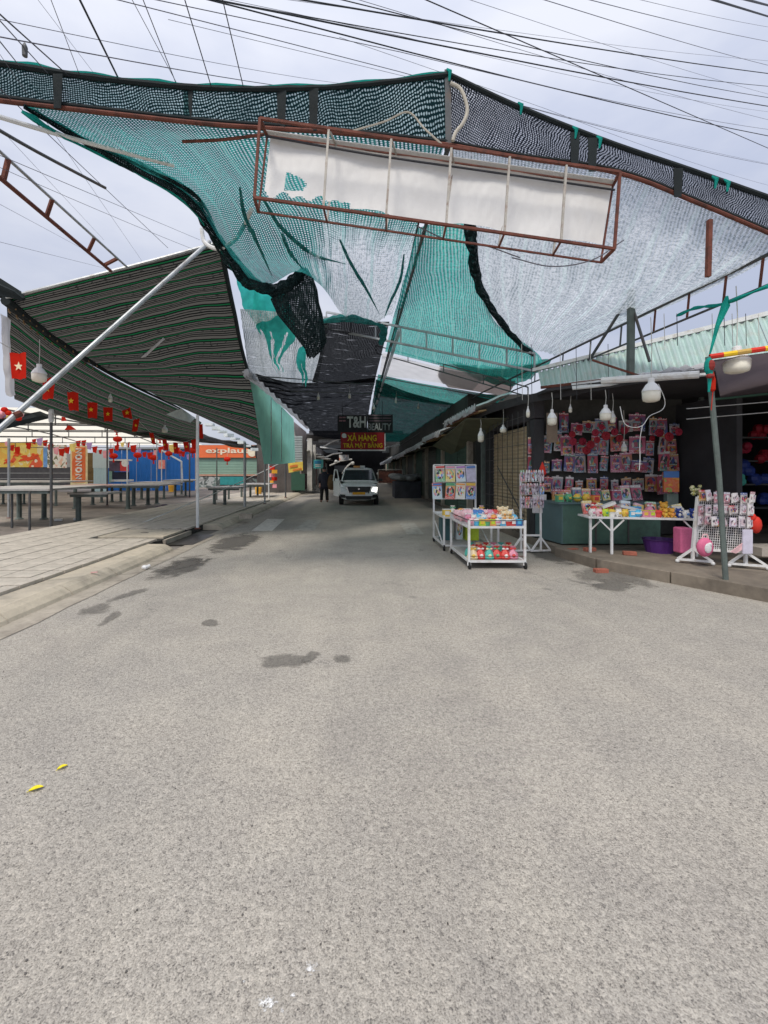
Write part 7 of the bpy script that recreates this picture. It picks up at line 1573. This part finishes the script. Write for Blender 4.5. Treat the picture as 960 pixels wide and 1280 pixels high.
for z in (.12, .64):
    mm = MB(); mm.box(((x0 + x1) / 2, (y0 + y1) / 2, z), (x1 - x0 - .03, y1 - y0 - .03, .012)); mm.build('shelf', mk('grey_tray', (.45, .44, .42), .6) if z < .2 else M['white_paint'], wc)
mm = MB(); mm.box(((x0 + x1) / 2, y0 + .01, .19), (x1 - x0 - .03, .008, .008)); mm.build('wire_guard', M['rust'], wc)
rows_ = [[('pig', 'pale_pink', 'pink'), ('tub', 'cyan', 'white'), ('box', 'lime', 'yellow'), ('tub', 'green', 'orange'), ('box', 'orange', 'lime'), ('ball', 'white', 'pink'), ('box', 'cyan', 'white'), ('tub', 'red', 'white'), ('box', 'red', 'white'), ('box', 'blue', 'cyan')],
         [('pig', 'pink', 'red'), ('pig', 'white', 'pink'), ('ball', 'cyan', 'white'), ('pig', 'white', 'cyan'), ('pig', 'pale_pink', 'red'), ('ball', 'orange', 'red'), ('pig', 'white', 'cyan'), ('bear', 'cream', 'orange'), ('bear', 'cream', 'gold'), ('ball', 'cyan', 'white')],
         [('pig', 'pale_pink', 'white'), ('ball', 'pale_pink', 'white'), ('ball', 'blue', 'cyan'), ('ball', 'blue', 'white'), ('pig', 'pale_pink', 'red'), ('ball', 'pink', 'white'), ('pig', 'red', 'pink'), ('bear', 'cream', 'orange'), ('bear', 'cream', 'gold'), ('pig', 'white', 'cyan')]]
for r, rw in enumerate(rows_):
    for i, (k, a, b) in enumerate(rw):
        c = Vector((x0 + .06 + (x1 - x0 - .12) * i / 9, y0 + .10 + r * .19 + random.uniform(-.015, .015), .648)); rr0 = .056 + .004 * r
        if k == 'bear': rr0 = .060 + .006 * r
        if r: c.z += .035 * r
        toy(k, c, rr0 * (1.15 if r == 2 and k != 'bear' else 1), a, b, '%s from left in the %s row of the cart top tray' % (ORD[i], ['front', 'middle', 'back'][r]), 'toys on the top tray of the white cart')
for i in range(9):        # left edge of the tray, running back
    c = Vector((x0 + .07 + (i % 3) * .10, y0 + .72 + (i // 3) * .2, .65)); toy('ball' if i % 2 else 'pig', c, .078, ['pale_pink', 'white', 'pink'][i % 3], 'red', '%s in the pink heap at the rear of the cart tray' % ORD[i], 'pink toys heaped at the rear of the cart')
gl = [('teal', 'white'), ('cream', 'red'), ('red', 'white'), ('red', 'cream'), ('teal', 'cream'), ('red', 'white'), ('teal', 'red'), ('pale_pink', 'red'), ('red', 'pale_pink')]
for i in range(6):
    toy('gift', Vector((x0 + .09 + i * .125, y0 + .13 + .02 * (i % 2), .127)), .082, ['cream', 'red', 'teal', 'red', 'red', 'pink'][i], ['yellow', 'white', 'cream', 'green', 'white', 'red'][i], '%s from left in the front row of the cart bottom shelf' % ORD[i], 'gift bags on the bottom shelf of the white cart')
    toy('gift', Vector((x0 + .12 + i * .12, y0 + .36, .127)), .09, ['teal', 'cream', 'red', 'pink', 'teal', 'red'][i], ['red', 'red', 'cream', 'white', 'white', 'cream'][i], '%s from left in the back row of the cart bottom shelf' % ORD[i], 'gift bags on the bottom shelf of the white cart')

# ---- book rack behind the cart
bk_ = thing('book_rack', (2.05, 9.0, 0), 'white wheeled rack of colouring books at the left of the cart', 'rack')
def bar_(a, b, w=.03, nm='frame_bar'): mm = MB(); mm.bar(a, b, w); return mm.build(nm, M['white_paint'], bk_)
bx0, bx1, by0, by1 = 1.64, 2.52, 8.35, 9.45
for x in (bx0, bx1): bar_((x, by1, .08), (x, by1, 1.62), .034, 'post'); bar_((x, by0, .08), (x, by0, .66), .034, 'post'); bar_((x, by0, .10), (x, by1, .10)); bar_((x, by0, .62), (x, by1, .62)); bar_((x, by0 + .1, .10), (x, by1 - .15, .45), .02)
for z in (.10, .62): bar_((bx0, by0, z), (bx1, by0, z)); bar_((bx0, by1, z), (bx1, by1, z))
for z in (1.62, 1.25, .90): bar_((bx0, by1, z), (bx1, by1, z), .02)
mm = MB(); mm.box(((bx0 + bx1) / 2, (by0 + by1) / 2, .605), (bx1 - bx0 - .02, by1 - by0 - .02, .012)); mm.build('shelf', M['white_paint'], bk_)
for i in range(9): bar_((bx0 + .05, by0 + .1 + i * .12, .10), (bx1 - .05, by0 + .1 + i * .12, .10), .008, 'base_wire')
for x in (bx0, bx1):
    for y in (by0, by1):
        mm = MB(); mm.lathe([(.026, -.016), (.056, -.015), (.058, 0), (.056, .015), (.026, .016)], (x, y, .058), 12, 'X'); mm.build('castor', M['tyre'], bk_)
for r, z in enumerate((1.60, 1.24)):
    for i in range(4):
        w = .20; x = bx0 + .12 + i * .215 - (.06 if r == 1 and i == 0 else 0)
        mm = MB(); h = .34; tilt = Matrix.Rotation(-.10 + .1 * r, 3, 'X') @ Matrix.Rotation(random.uniform(-.07, .07), 3, 'Y')
        mm.box(Vector((x, by1 - .06, z - h / 2)), (w, .018, h), M=tilt)
        o = mm.build('colouring_book', M['pack_bright'] if (r, i) != (0, 3) else mk('lavender_print', (.55, .52, .66), .5, var=.25, scale=14), label='%s from left in the %s row on the white rack' % (['colouring book,', 'book,'][0] + ' ' + ORD[i], ['upper', 'lower'][r]), cat='book', group='books on the white wheeled rack')
        m2 = MB(); m2.box(Vector((x, by1 - .075, z - .03)), (w * .9, .006, .035), M=tilt); m2.build('title_strip', TM[CN[(i * 3 + r) % 8]], o)
for i in range(6):
    toy(['box', 'gift', 'tub', 'box', 'pig', 'gift'][i], Vector((bx0 + .10 + (i % 6) * .14, by0 + .25 + .12 * (i % 2), .612)), .085, ['yellow', 'white', 'pink', 'red', 'white', 'pale_pink'][i], ['white', 'green', 'orange', 'white', 'pink', 'yellow'][i], '%s from left on the shelf of the book rack' % ORD[i], 'toys on the shelf of the book rack')
mm = MB(); mm.box((2.28, 8.9, .36), (.24, .3, .46)); mm.build('lime_box', TM['lime'], label='lime green box on the base of the book rack', cat='box')
mm = MB(); mm.box((1.80, 9.0, .33), (.22, .3, .42)); mm.build('dark_teal_box', mk('dark_teal_box', (.05, .13, .14), .6), label='dark teal box on the base of the book rack', cat='box')
mm = MB(); mm.box((2.04, 8.95, .35), (.12, .25, .42)); mm.build('striped_box', M['pack_bright'], label='narrow coloured box between lime and dark teal boxes', cat='box')

# ---- slim flip-flop rack right of the cart
fr2 = thing('sandal_rack', (3.15, 8.15, 0), 'slim white rack of hanging sandals and packs behind the cart', 'rack')
sx0, sx1, sy = 3.00, 3.36, 8.15
for x in (sx0, sx1):
    mm = MB(); mm.bar((x - .0, sy, .12), (x, sy + .02, 1.43), .03); mm.build('post', M['white_paint'], fr2)
    for dy in (-.22, .22):
        for dx in (-.14, .14):
            pass
    mm = MB(); mm.bar((x, sy, .28), (x - .18, sy - .04, .05), .028); mm.build('foot_strut', M['white_paint'], fr2)
    mm = MB(); mm.bar((x, sy, .28), (x + .18, sy + .02, .05), .028); mm.build('foot_strut', M['white_paint'], fr2)
    mm = MB(); mm.bar((x - .20, sy - .04, .045), (x + .20, sy + .02, .045), .03); mm.build('foot_bar', M['white_paint'], fr2)
    mm = MB(); mm.bar((x, sy, .045), (x, sy, .13), .03); mm.build('foot_post', M['white_paint'], fr2)
for z in (1.43, 1.38, .32): mm = MB(); mm.bar((sx0, sy, z), (sx1, sy, z), .03); mm.build('cross_rail', M['white_paint'], fr2)
for z in (1.30, 1.06, .82): mm = MB(); mm.bar((sx0, sy - .02, z), (sx1, sy - .02, z), .01); mm.build('hook_wire', M['white_paint'], fr2)
sd_ = MB()
for s in (-1, 1):
    n = 10; pts = []
    for k in range(n): a = 2 * math.pi * k / n; pts.append(Vector((s * .018 + .016 * math.cos(a), 0, -.10 + .085 * math.sin(a))))
    sd_.prism(pts, (0, -.014, 0)); sd_.tube([(s * .018 - .012, -.016, -.09), (s * .018, -.03, -.06), (s * .018 + .012, -.016, -.09)], .004, 5)
so_ = sd_.build('sandal_pair', M['pack_pale']); sd_me = so_.data; bpy.data.objects.remove(so_); sd_me2 = sd_me.copy(); sd_me2.materials.clear(); sd_me2.materials.append(M['pack_bright'])
for r, z in enumerate((1.30, 1.06, .82)):
    for i in range(6):
        o = share('sandal_pair', sd_me if (i + r) % 3 else sd_me2, (sx0 + .02 + i * .066, sy - .05 - .03 * (i % 2), z), None, (0, random.uniform(-.16, .16), random.uniform(-.4, .4)), (1.25, 1, 1.3)); tag(o, 'hanging sandal pair, %s from left in the %s row of the slim rack' % (ORD[i], ['top', 'middle', 'bottom'][r]), 'sandals', 'sandals on the slim white rack')
mm = MB(); c = P(678, 582, 8.3); mm.lathe([(.005, .12), (.05, 0), (.07, -.10), (.02, -.16)], c + Vector((0, 0, -.05)), 10); mm.build('red_umbrella_tip', M['red'], label='small bright red pointed cloth above the slim sandal rack', cat='cloth')
mm = MB(); mm.box((3.58, 8.75, .85), (.26, .05, .36)); mm.build('wrapped_bundle', M['pack_pale'], label='pale pack hanging below the shop corner right of the slim rack', cat='pack')
